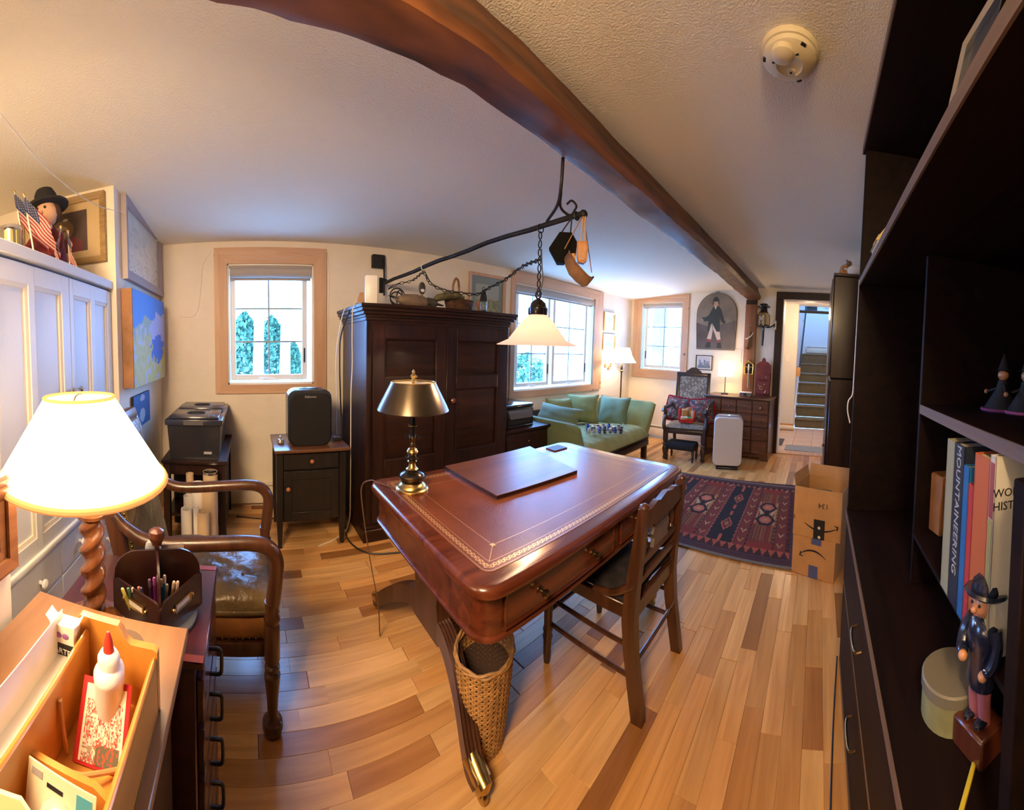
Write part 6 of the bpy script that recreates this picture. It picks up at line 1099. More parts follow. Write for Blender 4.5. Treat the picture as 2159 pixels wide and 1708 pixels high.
# ================================================================ antique armchair with pillows and basket, footstool
acx, acy, arz = -1.625, 4.42, R(10); MAc = T((acx, acy, 0), arz)     # local: front = -y
an = thing('antique_armchair', 'carved dark antique armchair with patterned upholstery near the small far window', 'armchair', V(acx, acy, 0)); m_brocade = mat('grey_brocade', (.17, .145, .12), .7, var=.5, vs=26, sheen=.2); m_carved = wood('carved_dark_oak', (.016, .008, .006), (.06, .028, .018), 'z', .4, .3, 26, 1.6, .1)
for x_ in (-.24, .24):
    obj('front_leg', B(MAc @ T((x_, -.22, 0))).lathe([(.018, 0), (.028, .015), (.03, .03), (.02, .045), (.026, .07), (.034, .11), (.036, .14), (.026, .17), (.032, .185), (.03, .2), (.022, .21), (.03, .225), (.033, .25), (.033, .36)], 16), m_carved, an)
    obj('rear_leg', B(MAc).tube([(x_ * .9, .26, 0), (x_ * .92, .22, .2), (x_ * .95, .20, .36)], [.018, .022, .024], 8), m_carved, an)
    b = B(MAc); b.tube(spline([(x_, -.23, .34), (x_ * 1.08, -.25, .42), (x_ * 1.1, -.22, .50), (x_ * 1.06, -.20, .56), (x_ * 1.08, -.22, .62)], 4), [.024] * 17, 8); b.tube(spline([(x_ * 1.1, -.26, .60), (x_ * 1.1, -.23, .645), (x_ * 1.06, -.10, .64), (x_, .08, .66), (x_ * .93, .20, .70)], 4), [.034, .034, .03] + [.024] * 14, 8); obj('arm', b, m_carved, an)
obj('seat_rail', B(MAc).box((-.26, -.25, .33), (.26, .22, .385), .008), m_carved, an); b = B(MAc @ T((0, -.02, .405))); b.pillow(.52, .47, .11, n=12, seed=2, pinch=.02); obj('seat_pad', b, m_brocade, an, ang=70)
MBa = MAc @ Matrix.Translation((0, .20, .38)) @ Matrix.Rotation(R(-8), 4, 'X')
obj('back_frame', B(MBa).box((-.235, -.02, 0), (-.185, .02, .70), .006).box((.185, -.02, 0), (.235, .02, .70), .006).box((-.235, -.02, .645), (.235, .02, .70), .006).box((-.235, -.02, .10), (.235, .02, .15), .006), m_carved, an)
def broc(u, v):
    q_ = math.sin(u * 22 + 3 * math.sin(v * 16)) * math.sin(v * 20 + 3 * math.cos(u * 15)); return (.44, .37, .28) if q_ > .18 else (.22, .17, .12)
obj('back_pad', B(MBa).box((-.19, -.012, .145), (.19, .015, .65), .01), m_brocade, an); canvas('brocade', MBa @ V(-.186, -.0125, .15), MBa.to_3x3() @ V(.372, 0, 0), MBa.to_3x3() @ V(0, 0, .495), 44, 56, broc, m_cloth, an)
obj('crest', B(MBa @ T((0, -.02, 0), 0, R(90))).prism([(-.11, .69), (.11, .69), (.10, .72), (.075, .735), (.05, .76), (.02, .77), (-.02, .77), (-.05, .76), (-.075, .735), (-.10, .72)], .03, None, -.035), m_carved, an)
obj('stretcher', B(MAc).tube([(-.24, -.20, .12), (-.22, .22, .12)], .014, 8), m_carved, an); obj('stretcher', B(MAc).tube([(.24, -.20, .12), (.22, .22, .12)], .014, 8), m_carved, an)
def tapes(s_):
    def fn(u, v):
        n = noise.noise((u * 7, v * 7, s_)); n2 = noise.noise((u * 13, v * 13, s_ + 4)); 
        return (.36, .32, .28) if n2 > .33 else (.30, .05, .06) if n > .22 else (.10, .13, .12) if n < -.25 else (.07, .05, .06)
    return fn
for sx, lab, s_ in ((-1, 'left red fringed tapestry pillow on the antique armchair', 3), (1, 'right red fringed tapestry pillow on the antique armchair', 9)):
    Mc = MAc @ Matrix.Translation((sx * .17, .085 + .02 * (sx < 0), .585)) @ Matrix.Rotation(R(sx * -6), 4, 'Y') @ Matrix.Rotation(R(sx * 8), 4, 'Z') @ Matrix.Rotation(R(72), 4, 'X'); r = thing('tapestry_pillow', lab, 'pillow', Mc.translation, 'tapestry pillows')
    me_ = obj('cover', B(Mc).pillow(.34, .33, .13, n=22, seed=s_), m_cloth, r, ang=80); ca = me_.data.color_attributes.new('Col', 'FLOAT_COLOR', 'CORNER'); Mi = Mc.inverted(); fn = tapes(s_)
    for lp in me_.data.loops: q_ = Mi @ me_.data.vertices[lp.vertex_index].co; ca.data[lp.index].color = (*fn(q_.x / .34 + .5, q_.y / .33 + .5), 1)
    b = B(Mc); ps = [(-1, -1), (1, -1), (1, 1), (-1, 1), (-1, -1)]; 
    for (u0, v0), (u1, v1) in zip(ps, ps[1:]):
        for k in range(16): t = (k + .5) / 16; u, v = u0 + (u1 - u0) * t, v0 + (v1 - v0) * t; b.ball((u * .165, v * .16, 0), .014, n=6)
    o = obj('fringe', b, mat('red_fringe', (.32, .012, .03), .95), r); o['kind'] = 'stuff'
rbx = MAc @ V(.0, -.10, .462); rb_ = thing('red_basket', 'red ribbed basket of boxes on the seat of the antique armchair', 'basket', rbx); m_redp = mat('red_plastic', (.65, .03, .02), .4); Mr = MAc @ T((.0, -.10, .462))
b = B(Mr); 
for z, w_ in ((.0, .085), (.02, .09), (.04, .093)): b.tube([(-w_, -.07, z + .008), (w_, -.07, z + .008), (w_, .07, z + .008), (-w_, .07, z + .008), (-w_, -.07, z + .008)], .008, 6)
obj('rim', b, m_redp, rb_); obj('base', B(Mr).box((-.085, -.07, 0), (.085, .07, .008), .003), m_redp, rb_)
for s_ in (-1, 1): obj('handle', B(Mr).tube([(s_ * .09, -.05, .04), (s_ * .10, -.03, .15), (s_ * .10, .03, .15), (s_ * .09, .05, .04)], .009, 7), m_redp, rb_)
one('small_carton', B(Mr @ T((-.03, .01, .03), R(20), R(8))).box((-.04, -.035, 0), (.03, .035, .13), .002), m_card, 'left little kraft carton standing in the red basket', 'box', 'cartons in the red basket'); one('small_carton', B(Mr @ T((.035, .03, .06), R(-25), R(12), R(-14))).box((-.03, -.03, 0), (.035, .03, .12), .002), m_cardin, 'right tilted kraft carton in the red basket', 'box', 'cartons in the red basket')
one('green_bow', B(Mr @ T((.03, -.045, .055))).ball((0, 0, 0), .03, n=8, sc_=(1.1, .6, .7)).ball((.03, .0, -.01), .022, n=8, sc_=(.9, .6, .9)).ball((-.03, .0, .01), .02, n=8), mat('green_film', (.06, .40, .18), .3), 'crumpled green gift bow in the red basket', 'bow'); one('clear_packet', B(Mr @ T((-.02, -.05, .03), R(10), R(40))).box((-.05, -.008, 0), (.04, .008, .06), .005), m_paper, 'pale packet lying at the front of the red basket', 'packet'); one('white_tub', B(Mr @ T((.06, .02, .05))).lathe([(.02, 0), (.024, .08), (.02, .085)], 14), m_wht, 'small white tub at the right of the red basket', 'tub')
fs_c = MAc @ V(-.03, -.02, 0); fst = thing('footstool', 'low black padded footstool under the antique armchair', 'footstool', fs_c); Mf = MAc @ T((-.03, -.20, 0), R(-6)); obj('pad', B(Mf).box((-.19, -.10, .135), (.19, .12, .23), .03), mat('black_velvet', (.012, .011, .012), .9), fst)
for x_ in (-.165, .165):
    for y_ in (-.08, .10): obj('leg', B(Mf @ T((x_, y_, 0))).lathe([(.010, 0), (.014, .03), (.018, .06), (.012, .075), (.018, .10), (.02, .14)], 10), m_carved, fst)
# ================================================================ apothecary chest and the things on and over it
du_a, du_b = .075, .945; D0, D1 = .07, .47; ZD = .80
dr_ = thing('apothecary_chest', 'dark brown apothecary chest of many small drawers beside the doorway', 'chest', fw(.5, .27, 0)); m_chest2 = wood('chest_drawer_walnut', (.075, .024, .011), (.19, .07, .03), 'x', .35, .3, 22, 1.6, .08); m_chest = wood('chest_walnut', (.045, .014, .007), (.13, .045, .02), 'x', .35, .35, 22, 1.6, .08)
obj('carcass', B(MF).box((du_a, D0, .05), (du_b, D1 - .01, ZD - .025), .003), m_chest, dr_); obj('top', B(MF).box((du_a - .02, D0, ZD - .025), (du_b + .02, D1 + .02, ZD), .006), m_chest, dr_); obj('plinth', B(MF).rings([[(du_a - .008, D1 - .03, 0), (du_a + .08, D1 - .03, 0), (du_a + .11, D1 - .03, .04), (du_b - .11, D1 - .03, .04), (du_b - .08, D1 - .03, 0), (du_b + .008, D1 - .03, 0), (du_b + .008, D1 - .03, .07), (du_a - .008, D1 - .03, .07)], [(du_a - .008, D1, 0), (du_a + .08, D1, 0), (du_a + .11, D1, .04), (du_b - .11, D1, .04), (du_b - .08, D1, 0), (du_b + .008, D1, 0), (du_b + .008, D1, .07), (du_a - .008, D1, .07)]]).box((du_a, D0, 0), (du_a + .03, D1 - .03, .06)).box((du_b - .03, D0, 0), (du_b, D1 - .03, .06)), m_chest, dr_)
for i in range(4):
    for j in range(4):
        w_, h_ = (du_b - du_a - .03) / 4, (ZD - .12) / 4; u0, z0 = du_a + .015 + i * w_, .085 + j * h_
        d = obj('drawer', B(MF).box((u0 + .008, D1 - .011, z0 + .008), (u0 + w_ - .008, D1 + .006, z0 + h_ - .008), .004), m_chest2, dr_); obj('knob', B(MF @ T((u0 + w_ / 2, D1 + .006, z0 + h_ / 2), 0, R(-90))).lathe([(.006, 0), (.006, .008), (.013, .014), (.012, .02), (.001, .022)], 10), m_chrome if (i, j) in ((2, 3), (0, 3)) else m_dbrass, d)
u_, _ = far(1529, 800, .25); sl = thing('small_table_lamp', 'small lit table lamp with a white shade on the apothecary chest', 'lamp', fw(u_, .25, ZD)); MS = MF @ T((u_, .25, 0)); zq = lambda y: far(1529, y, .25)[1]
obj('base', B(MS).lathe([(.05, ZD + .001), (.052, ZD + .008), (.045, ZD + .016), (.01, ZD + .02)], 24), m_black, sl); obj('stem', B(MS).lathe([(.006, ZD + .015), (.006, zq(793) + .03)], 10), m_dbrass, sl); obj('shade', B(MS).lathe([(.105, zq(793)), (.098, (zq(793) + zq(762)) / 2), (.078, zq(761))], 32, cap=False), shade_mat('little_lampshade_lit', (.92, .84, .70), 1.5, (1.0, .78, .50)), sl); obj('bulb', B(MS).ball((0, 0, (zq(793) + zq(761)) / 2), .022, n=10), mat('little_bulb', (1, .9, .7), .3, emit=(1, .8, .55), es=20), sl); p = MS @ V(0, 0, (zq(793) + zq(761)) / 2); light('small_light', 'POINT', p, P_SMALL, WARM2, .03)
u_, _ = far(1572, 828, .30); tb_ = thing('trinket_box', 'small patterned box with a pale lid on the apothecary chest', 'box', fw(u_, .3, ZD)); obj('body', B(MF @ T((u_, .30, ZD), R(8))).box((-.075, -.05, .001), (.075, .05, .045), .002), mat('marbled_paper', (.22, .15, .09), .7, var=.6, vs=40), tb_); obj('lid', B(MF @ T((u_, .30, ZD), R(8))).box((-.082, -.056, .046), (.082, .056, .054), .002), m_paper, tb_); obj('dark_label', B(MF @ T((u_, .30, ZD), R(8))).box((-.02, .05, .012), (.02, .0515, .042)), m_ink, tb_)
u_, z_ = far(1610, 790, .06); lb_ = thing('letter_box', 'red folk painted wall letter holder with a scrolled top on the apothecary chest', 'letter holder', fw(u_, .1, ZD)); m_folk = mat('folk_red_paint', (.16, .018, .014), .5, var=.3, vs=14); ztp = far(1610, 754, .09)[1]; hb_ = ztp - ZD
obj('back_board', B(MF @ T((u_, .082, ZD), 0, R(90))).prism([(-.105, .001), (.105, .001), (.10, .10), (.11, .2), (.105, hb_ * .80), (.06, hb_ * .88), (.03, hb_ * .90), (.02, hb_ * .97), (0, hb_), (-.02, hb_ * .97), (-.03, hb_ * .90), (-.06, hb_ * .88), (-.105, hb_ * .80), (-.11, .2), (-.10, .10)], .012, None, -.006), m_folk, lb_)
for z0, z1, dd in ((.03, .19, .05), (.22, .33, .035)): obj('pocket', B(MF @ T((u_, .088, ZD))).rings([[(-.10, 0, z0), (.10, 0, z0), (.10, dd, z0), (-.10, dd, z0)], [(-.10, 0, z1 - .02), (.10, 0, z1 - .02), (.10, dd, z1), (-.10, dd, z1)]]), m_folk, lb_)
obj('flower', B(MF @ T((u_ + .01, .139, ZD + .11), 0, R(-90))).torus((0, 0, 0), .022, .006, n=14), m_gold, lb_)
for k, (a_, c_) in enumerate(((-.05, .07), (-.04, .05), (-.03, .16), (.05, .14), (-.05, .26))): obj('painted_dot', B(MF @ T((u_ + a_, .139 if c_ < .2 else .125, ZD + c_))).ball((0, 0, 0), .007, n=6, sc_=(1, .3, 1)), m_cream, lb_)
# post: horn, wall lamp bracket and candle box
u_, z_ = far(1580, 716, .09); hn = thing('hunting_horn', 'small brass and horn hunting horn hanging on the wooden post', 'horn', fw(u_, .09, z_)); zt2 = far(1580, 690, .09)[1]; zb2 = far(1580, 736, .09)[1]
obj('peg', B(MF).tube([(u_, .071, zt2), (u_, .10, zt2 + .01), (u_, .105, zt2 + .03)], .007, 7), m_chrome, hn); obj('horn', B(MF).tube(spline([(u_ - .0, .095, zt2 - .01), (u_ + .01, .095, (zt2 + zb2) / 2), (u_ + .02, .095, zb2 + .06), (u_ + .035, .095, zb2)], 4), [.006, .006, .007, .008, .009, .010, .011, .012, .014, .016, .018, .024, .032], 10), m_leath2, hn); obj('curved_horn', B(MF).tube(spline([(u_ + .055, .10, zb2 + .14), (u_ + .02, .10, zb2 + .15), (u_ - .03, .10, zb2 + .19), (u_ - .055, .10, zb2 + .235)], 4), [.011, .010, .010, .009, .009, .008, .008, .007, .006, .005, .005, .004, .003], 8), m_cream, hn); obj('leather_flap', B(MF).box((u_ - .03, .075, zb2 + .03), (u_ + .0, .085, zb2 + .24), .004), m_leath, hn)
u_, z_ = far(1578, 790, .1); cb = thing('candle_sconce', 'gilt arched candle sconce with a slim candle on the wooden post', 'sconce', fw(u_, .1, z_)); z0_, z1_ = far(1578, 789, .1)[1], far(1578, 763, .1)[1]; obj('arch', B(MF).tube(spline([(u_ - .055, .09, z0_), (u_ - .06, .09, z0_ + .12), (u_ - .04, .09, z1_ - .02), (u_, .09, z1_), (u_ + .04, .09, z1_ - .02), (u_ + .06, .09, z0_ + .12), (u_ + .055, .09, z0_)], 4), .009, 7).tube([(u_ - .055, .09, z0_), (u_ + .055, .09, z0_)], .009, 7).tube([(u_ - .055, .09, z0_ + .10), (u_ + .055, .09, z0_ + .10)], .006, 6), m_gold, cb); obj('finial', B(MF).ball((u_, .09, z1_ + .015), .014, n=8), m_gold, cb); obj('candle', B(MF).tube([(u_, .10, z0_ + .06), (u_, .10, z0_ + .14)], .012, 8), m_wht, cb); obj('pendulum', B(MF).tube([(u_, .10, ZD + .10), (u_, .10, z0_ + .06)], .010, 8), m_grey, cb); obj('back_plate', B(MF).box((u_ - .05, .072, z0_), (u_ + .05, .078, z1_ - .03), .003), m_blackm, cb)
# lantern on an arm at the door casing
u_, _ = far(1609, 690, .16); zz_ = lambda y: far(1609, y, .16)[1]; wl_ = thing('carriage_lantern', 'antique carriage lantern with a candle on a curved arm at the door casing', 'lantern', fw(u_, .16, zz_(690))); MLn = MF @ T((u_, .16, 0)); z0_, z1_ = zz_(687), zz_(658); hh_ = z1_ - z0_
obj('body_glass', B(MLn).lathe([(.075, z0_), (.088, z0_ + .02), (.088, z1_ - .04), (.06, z1_ - .005)], 20, cap=False), glassy('lantern_glass', (.80, .68, .45)), wl_); obj('top', B(MLn).lathe([(.065, z1_ - .01), (.05, z1_ + .01), (.045, z1_ + .05), (.085, z1_ + .06), (.088, z1_ + .075), (.06, z1_ + .09), (.05, z1_ + .11), (.001, z1_ + .115)], 20), m_bronze, wl_); obj('bottom', B(MLn).lathe([(.088, z0_ + .012), (.088, z0_ - .004), (.05, z0_ - .02), (.022, z0_ - .03), (.02, z0_ - .16), (.014, z0_ - .27), (.001, z0_ - .275)], 18), m_bronze, wl_); obj('candle', B(MLn).lathe([(.03, z0_), (.028, z0_ + hh_ * .35), (.045, z0_ + hh_ * .4), (.02, z0_ + hh_ * .75), (.001, z0_ + hh_ * .8)], 14), m_paper, wl_)
for k in range(4): obj('bar', B(MLn).tube([(.089 * math.cos(k * 1.571 + .5), .089 * math.sin(k * 1.571 + .5), z0_), (.089 * math.cos(k * 1.571 + .5), .089 * math.sin(k * 1.571 + .5), z1_ - .035)], .004, 6), m_bronze, wl_)
obj('arm', B(MF).tube(spline([(u_, .16, z0_ - .01), (u_ - .07, .15, z0_ - .02), (u_ - .12, .10, z0_ + .01), (u_ - .135, .03, z0_ + .04)], 4), .009, 7), m_iron, wl_); obj('wall_plate', B(MF).box((u_ - .16, .029, z0_ - .04), (u_ - .12, .036, z0_ + .09), .004), m_chrome, wl_)
# arched painting of a man in a riding coat, small photograph
ua, ub = far(1552, 690, .03)[0], far(1468, 690, .03)[0]; zlo, zhi = avg(far(1470, 737, .03)[1], far(1550, 737, .03)[1]), far(1510, 617, .03)[1]; pw, ph = ub - ua, zhi - zlo
pt = thing('arched_painting', 'arched folk painting of a man in a dark riding coat and white breeches', 'painting', fw((ua + ub) / 2, .03, (zlo + zhi) / 2)); MPt = MF @ T((ua, 0, zlo))
arch_pts = [(pw * .03, 0), (pw * .97, 0), (pw, ph * .45)] + [(pw / 2 + pw / 2 * math.cos(a), ph * .62 + ph * .38 * math.sin(a)) for a in [math.pi * k / 20 for k in range(21)]] + [(0, ph * .45)]
def plate(poly, d, th, mm, name, par): return obj(name, B(MPt).rings([[(x, d, y) for x, y in poly], [(x, d + th, y) for x, y in poly]]), mm, par)
plate([(pw / 2 + (x - pw / 2) * 1.015, ph / 2 + (y - ph / 2) * 1.01) for x, y in arch_pts], .004, .018, m_dark, 'panel', pt); m_pbg = mat('painted_brown_ground', (.19, .15, .11), .65, var=.35, vs=3)
plate(arch_pts, .0222, .001, m_pbg, 'background', pt); g_ = lambda pts: [(pw * (1 - x), ph * y) for x, y in pts]     # x measured left to right as seen
plate(g_([(.0, .47), (.3, .40), (.62, .44), (.98, .52), (.985, .02), (.03, .02)]), .0233, .0003, mat('painted_dark_hill', (.105, .085, .075), .7, var=.3, vs=5), 'hill', pt)
m_coat = mat('painted_green_black', (.022, .028, .022), .6); plate(g_([(.36, .68), (.42, .76), (.55, .765), (.62, .70), (.70, .52), (.74, .49), (.70, .45), (.62, .50), (.585, .56), (.60, .33), (.52, .31), (.40, .46), (.36, .31), (.28, .32), (.30, .50), (.20, .49), (.13, .53), (.12, .56), (.22, .565), (.30, .60)]), .0238, .0004, m_coat, 'coat', pt)
m_brch = mat('painted_cream', (.58, .47, .38), .6); plate(g_([(.38, .46), (.33, .30), (.28, .18), (.39, .17), (.425, .35)]), .0244, .0003, m_brch, 'breeches', pt); plate(g_([(.40, .46), (.43, .36), (.54, .17), (.63, .18), (.60, .31), (.52, .315)]), .0244, .0003, m_brch, 'breeches', pt)
m_boot = mat('painted_red_boot', (.24, .05, .05), .6); plate(g_([(.28, .185), (.39, .175), (.39, .125), (.28, .13)]), .0246, .0003, m_boot, 'boot_top', pt); plate(g_([(.54, .17), (.63, .18), (.63, .13), (.54, .12)]), .0246, .0003, m_boot, 'boot_top', pt); plate(g_([(.28, .13), (.38, .125), (.38, .03), (.24, .03)]), .0246, .0003, m_coat, 'boot', pt); plate(g_([(.55, .12), (.63, .13), (.66, .03), (.54, .03)]), .0246, .0003, m_coat, 'boot', pt)
plate(g_([(.42, .76), (.44, .86), (.52, .86), (.545, .79), (.50, .755), (.45, .75)]), .0243, .0003, mat('painted_face', (.42, .24, .17), .6), 'face', pt); plate(g_([(.385, .785), (.40, .88), (.44, .925), (.50, .925), (.55, .88), (.565, .785), (.535, .80), (.53, .845), (.42, .845), (.415, .80)]), .0246, .0003, m_coat, 'hat', pt); plate(g_([(.44, .76), (.47, .70), (.50, .765)]), .0247, .0002, m_brch, 'collar', pt); plate(g_([(.12, .56), (.15, .53), (.19, .52), (.15, .50), (.12, .53)]), .0247, .0002, mat('painted_hand', (.40, .24, .17), .6), 'hand', pt)
obj('hanging_ring', B(MF @ T(((ua + ub) / 2, .016, zhi + .02), 0, R(90))).torus((0, 0, 0), .02, .004, n=16), m_iron, pt)
a_, c_ = far(1503, 750, .0), far(1467, 779, .0); ph_ = thing('framed_photograph', 'small black framed grey photograph of a ruin under the arched painting', 'photograph', fw((a_[0] + c_[0]) / 2, .01, (a_[1] + c_[1]) / 2)); MPh = MF @ T((a_[0], .002, c_[1])); w_, h_ = c_[0] - a_[0], a_[1] - c_[1]
obj('frame', frame_rect(B(MPh), (0, 0, 0), (1, 0, 0), (0, 0, 1), w_, h_, .012, .018, (0, 1, 0)), m_black, ph_); obj('mat_board', B(MPh).box((.01, 0, .01), (w_ - .01, .006, h_ - .01)), m_paper, ph_)
def ruin(u, v):
    n = noise.noise((u * 14, v * 14, 5)); 
    if v < .28: return (.16 + .1 * n, .17 + .1 * n, .19 + .1 * n)
    if (.12 < u < .42 and v < .55 + .2 * (u < .22)) or (.48 < u < .92 and v < .62 + .12 * (u < .62)): return (.10, .11, .14) if n > -.05 else (.36, .37, .40)
    return (.52, .50, .52)
canvas('print', MPh @ V(w_ - .03, .008, .025), MPh.to_3x3() @ V(-(w_ - .06), 0, 0), MPh.to_3x3() @ V(0, 0, h_ - .05), 34, 24, ruin, m_attrg, ph_)
one('wall_wire', B(MF).tube([(ua + .02, .004, zlo + .02), (ua - .09, .004, zlo + .02), (ua - .09, .004, zlo - .17)], .003, 5), m_wirew, 'thin pale wire running down the wall beside the arched painting', 'wire')
# ================================================================ white air purifier, rug
ap_ = thing('tower_purifier', 'white rounded floor air purifier with a grey body before the apothecary chest', 'air purifier', V(-1.03, 4.20, 0)); MA_ = T((-1.025, 4.19, 0), R(14)); za = .615
def slabp(b, w, zc_, hgt, r_, y0, y1, k=.012):
    P_ = rr(w, hgt, r_, 7); return b.rings([[(x * s_, y, zc_ + z * s_) for x, z in P_] for y, s_ in ((y0, .965), (y0 + k, 1), (y1 - k, 1), (y1, .965))])
obj('front_panel', slabp(B(MA_), .168, .325, .285, .06, -.10, -.06), mat('purifier_white', (.66, .62, .60), .45), ap_); obj('body', slabp(B(MA_), .172, .325, .295, .065, -.062, .10), mat('purifier_grey', (.26, .26, .28), .4), ap_); obj('foot', B(MA_).box((-.13, -.11, .001), (.13, .10, .03), .01), m_black, ap_); obj('control_panel', B(MA_).box((-.09, -.05, .616), (.09, .04, .6225), .002), m_grey, ap_); obj('status_light', B(MA_).box((-.012, -.02, .6226), (.012, .0, .624)), mat('blue_led', (.1, .3, 1), .4, emit=(.1, .3, 1), es=6), ap_)
RA, RB, RC_, RD = V(-1.62, 2.37, 0), V(-.105, 2.315, 0), V(-.17, 3.79, 0), V(-1.62, 3.755, 0)
ZIG = lambda x, a, f: a * abs(((x * f) % 1) * 2 - 1)
def rugc(u, v):      # u across (0 left), v near -> far
    red, dk, br, cr, blk, pk = (.20, .020, .012), (.04, .010, .012), (.24, .075, .020), (.46, .33, .17), (.006, .006, .012), (.36, .075, .04)
    j = noise.noise((u * 90, v * 90, 1)) * .2 + 1
    def s_(c): return tuple(x * j for x in c)
    if v < .022 or v > .985: return s_((.20, .16, .12))
    if v < .075 or v > .94 or u > .985: return s_((.05, .02, .03) if int(v * 160) % 3 else (.09, .03, .04))
    if v < .13 or v > .90: return s_(pk if ZIG(u, 1, 26) < (v - .075 if v < .5 else .94 - v) * 16 else dk)
    vv = (v - .13) / .77; w = (1 - u) * 1.515 - .055
    if w < 0: return s_(blk if ZIG(vv, 1, 40) > .35 else red)
    x = w % .59
    z_ = .006 * (ZIG(vv, 1, 19) * 2 - 1)
    if x > .375:                                    # black band with pink outlined medallions
        e = min(x - .375, .59 - x)
        if e < .012 + z_: return s_((.26, .06, .05))
        cx_ = x - .4825
        for cy_ in (.25, .72):
            d = abs(cx_) / .060 + abs(vv - cy_) / .125; dz_ = d + .10 * (ZIG(vv - cy_, 1, 24) - .5)
            if dz_ < .36: return s_((.30, .10, .05))
            if dz_ < .60: return s_(dk)
            if dz_ < .84: return s_(pk)
        if abs(cx_) < .010 and (.39 < vv < .46 or .51 < vv < .58 or vv < .09 or vv > .88): return s_(pk)
        return s_(blk)
    if x < .085 or .29 < x:                        # narrow border with cream sprigs
        xc = x - .0425 if x < .085 else x - .3325; t = (vv * 7.5) % 1 - .5; k = int(vv * 7.5) % 2
        if abs(abs(xc) - .004 - abs(t + .12) * .06) < .005 and -.12 < t < .16: return s_(cr if k else (.38, .20, .08))
        if abs(xc) < .005 and -.26 < t < -.08: return s_(cr if k else (.34, .08, .05))
        if abs(xc) > .039: return s_(blk if ZIG(vv, 1, 30) > .5 else red)
        return s_((.15, .024, .018))
    xc = x - .1875                                 # brown panel with a pair of dark hexagons
    if abs(xc) > .096 + z_: return s_(blk)
    for cy_ in (.40, .62):
        d = max(abs(vv - cy_) / .085, (abs(xc) / .085 + abs(vv - cy_) / .16)) + .06 * (ZIG(vv, 1, 40) - .5)
        if d < .20: return s_(cr if abs(abs(xc) - .006) < .004 else pk)
        if d < .55: return s_((.42, .13, .07))
        if d < .68: return s_(pk)
        if d < 1.0: return s_(blk)
    if abs(vv - .51) < .06 and abs(abs(xc) - .045 - (vv - .51) * .25) < .013: return s_(cr)
    if abs(vv - .51) < .07 and abs(xc) < .022: return s_(blk)
    if abs(abs(xc) - .075) < .008 and .32 < vv < .72 and int(vv * 70) % 2: return s_(cr)
    if .08 < vv < .92 and int((xc + .2) * 80) % 2 and (vv < .30 or vv > .73): return s_((.10, .03, .018))
    return s_(red if vv < .10 or vv > .9 or int((xc + .3) * 25) % 3 == 0 else br)
rg = thing('rug', 'dark red tribal patterned rug with black bands between desk and far wall', 'rug', V(-.85, 3.05, 0)); obj('pile_edge', B().rings([[(p.x, p.y, z) for p in (RA, RB, RC_, RD)] for z in (.0005, .0085)]), mat('rug_edge', (.05, .02, .025), .95), rg)
o = canvas('pile', RA + V(0, 0, .0095), RB - RA, RD - RA, 190, 190, rugc, m_rug, rg)
for v in o.data.vertices: v.co.z = .0095; 
for v in o.data.vertices:      # true up the far edge
    t = (v.co - RA).dot((RD - RA).normalized()) / (RD - RA).length; s_ = (v.co.x - RA.x) / (RB.x - RA.x); q_ = RA.lerp(RB, s_).lerp(RD.lerp(RC_, s_), t); v.co.x, v.co.y = q_.x, q_.y
# ================================================================ right side: bookcase, its contents, second cabinet, cartons
BX0, BX1, BY0, BY1 = .156, .66, -.55, 1.60
bc = thing('bookcase', 'near black built bookcase with lit tan shelf edges along the right of the room', 'bookcase', V(.4, .6, 0))
obj('side_panel', B().box((BX0 + .002, BY1 - .028, .01), (BX1, BY1, 2.29), .003), m_case, bc); obj('side_panel', B().box((BX0 + .002, BY0, .01), (BX1, BY0 + .028, 2.29), .003), m_case, bc); obj('back_panel', B().box((BX1, BY0, .01), (BX1 + .015, BY1, 2.29)), m_case, bc)
def shelf(z, x0, y0, y1, th=.026, nm='shelf'):
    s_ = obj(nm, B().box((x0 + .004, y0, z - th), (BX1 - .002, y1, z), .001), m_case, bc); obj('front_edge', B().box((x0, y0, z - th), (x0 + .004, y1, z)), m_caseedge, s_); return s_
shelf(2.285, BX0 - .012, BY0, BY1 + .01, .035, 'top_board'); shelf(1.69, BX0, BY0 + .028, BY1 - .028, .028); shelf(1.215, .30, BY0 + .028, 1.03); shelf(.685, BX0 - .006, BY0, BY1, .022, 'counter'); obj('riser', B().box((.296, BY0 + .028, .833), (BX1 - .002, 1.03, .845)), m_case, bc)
obj('partition', B().box((.302, 1.03, .686), (BX1 - .002, 1.05, 1.66), .002), m_case, bc)
p = on(2150, 1150, 0, .27); obj('stile', B().box((.252, p.y - .035, .686), (.274, p.y - .005, 1.188), .002), m_case, bc)
for y0, y1 in ((BY0 + .03, .52), (.525, BY1 - .03)):
    for z0, z1, nm in ((.375, .655, 'drawer'), (.035, .368, 'door')):
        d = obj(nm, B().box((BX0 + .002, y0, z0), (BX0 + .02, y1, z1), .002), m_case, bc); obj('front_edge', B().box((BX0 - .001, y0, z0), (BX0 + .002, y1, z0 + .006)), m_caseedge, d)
        yh = on(1808, 1262, 0, BX0 - .01).y if (nm == 'drawer' and y0 > .4) else (y0 + y1) / 2
        obj('handle', B().tube(spline([(BX0 + .002, yh - .05, z1 - .12), (BX0 - .016, yh - .045, z1 - .125), (BX0 - .02, yh, z1 - .128), (BX0 - .016, yh + .045, z1 - .125), (BX0 + .002, yh + .05, z1 - .12)], 4), .004, 7), m_dbrass, d)
obj('plinth', B().box((BX0 + .01, BY0, .0), (BX1, BY1, .035)), m_case, bc)
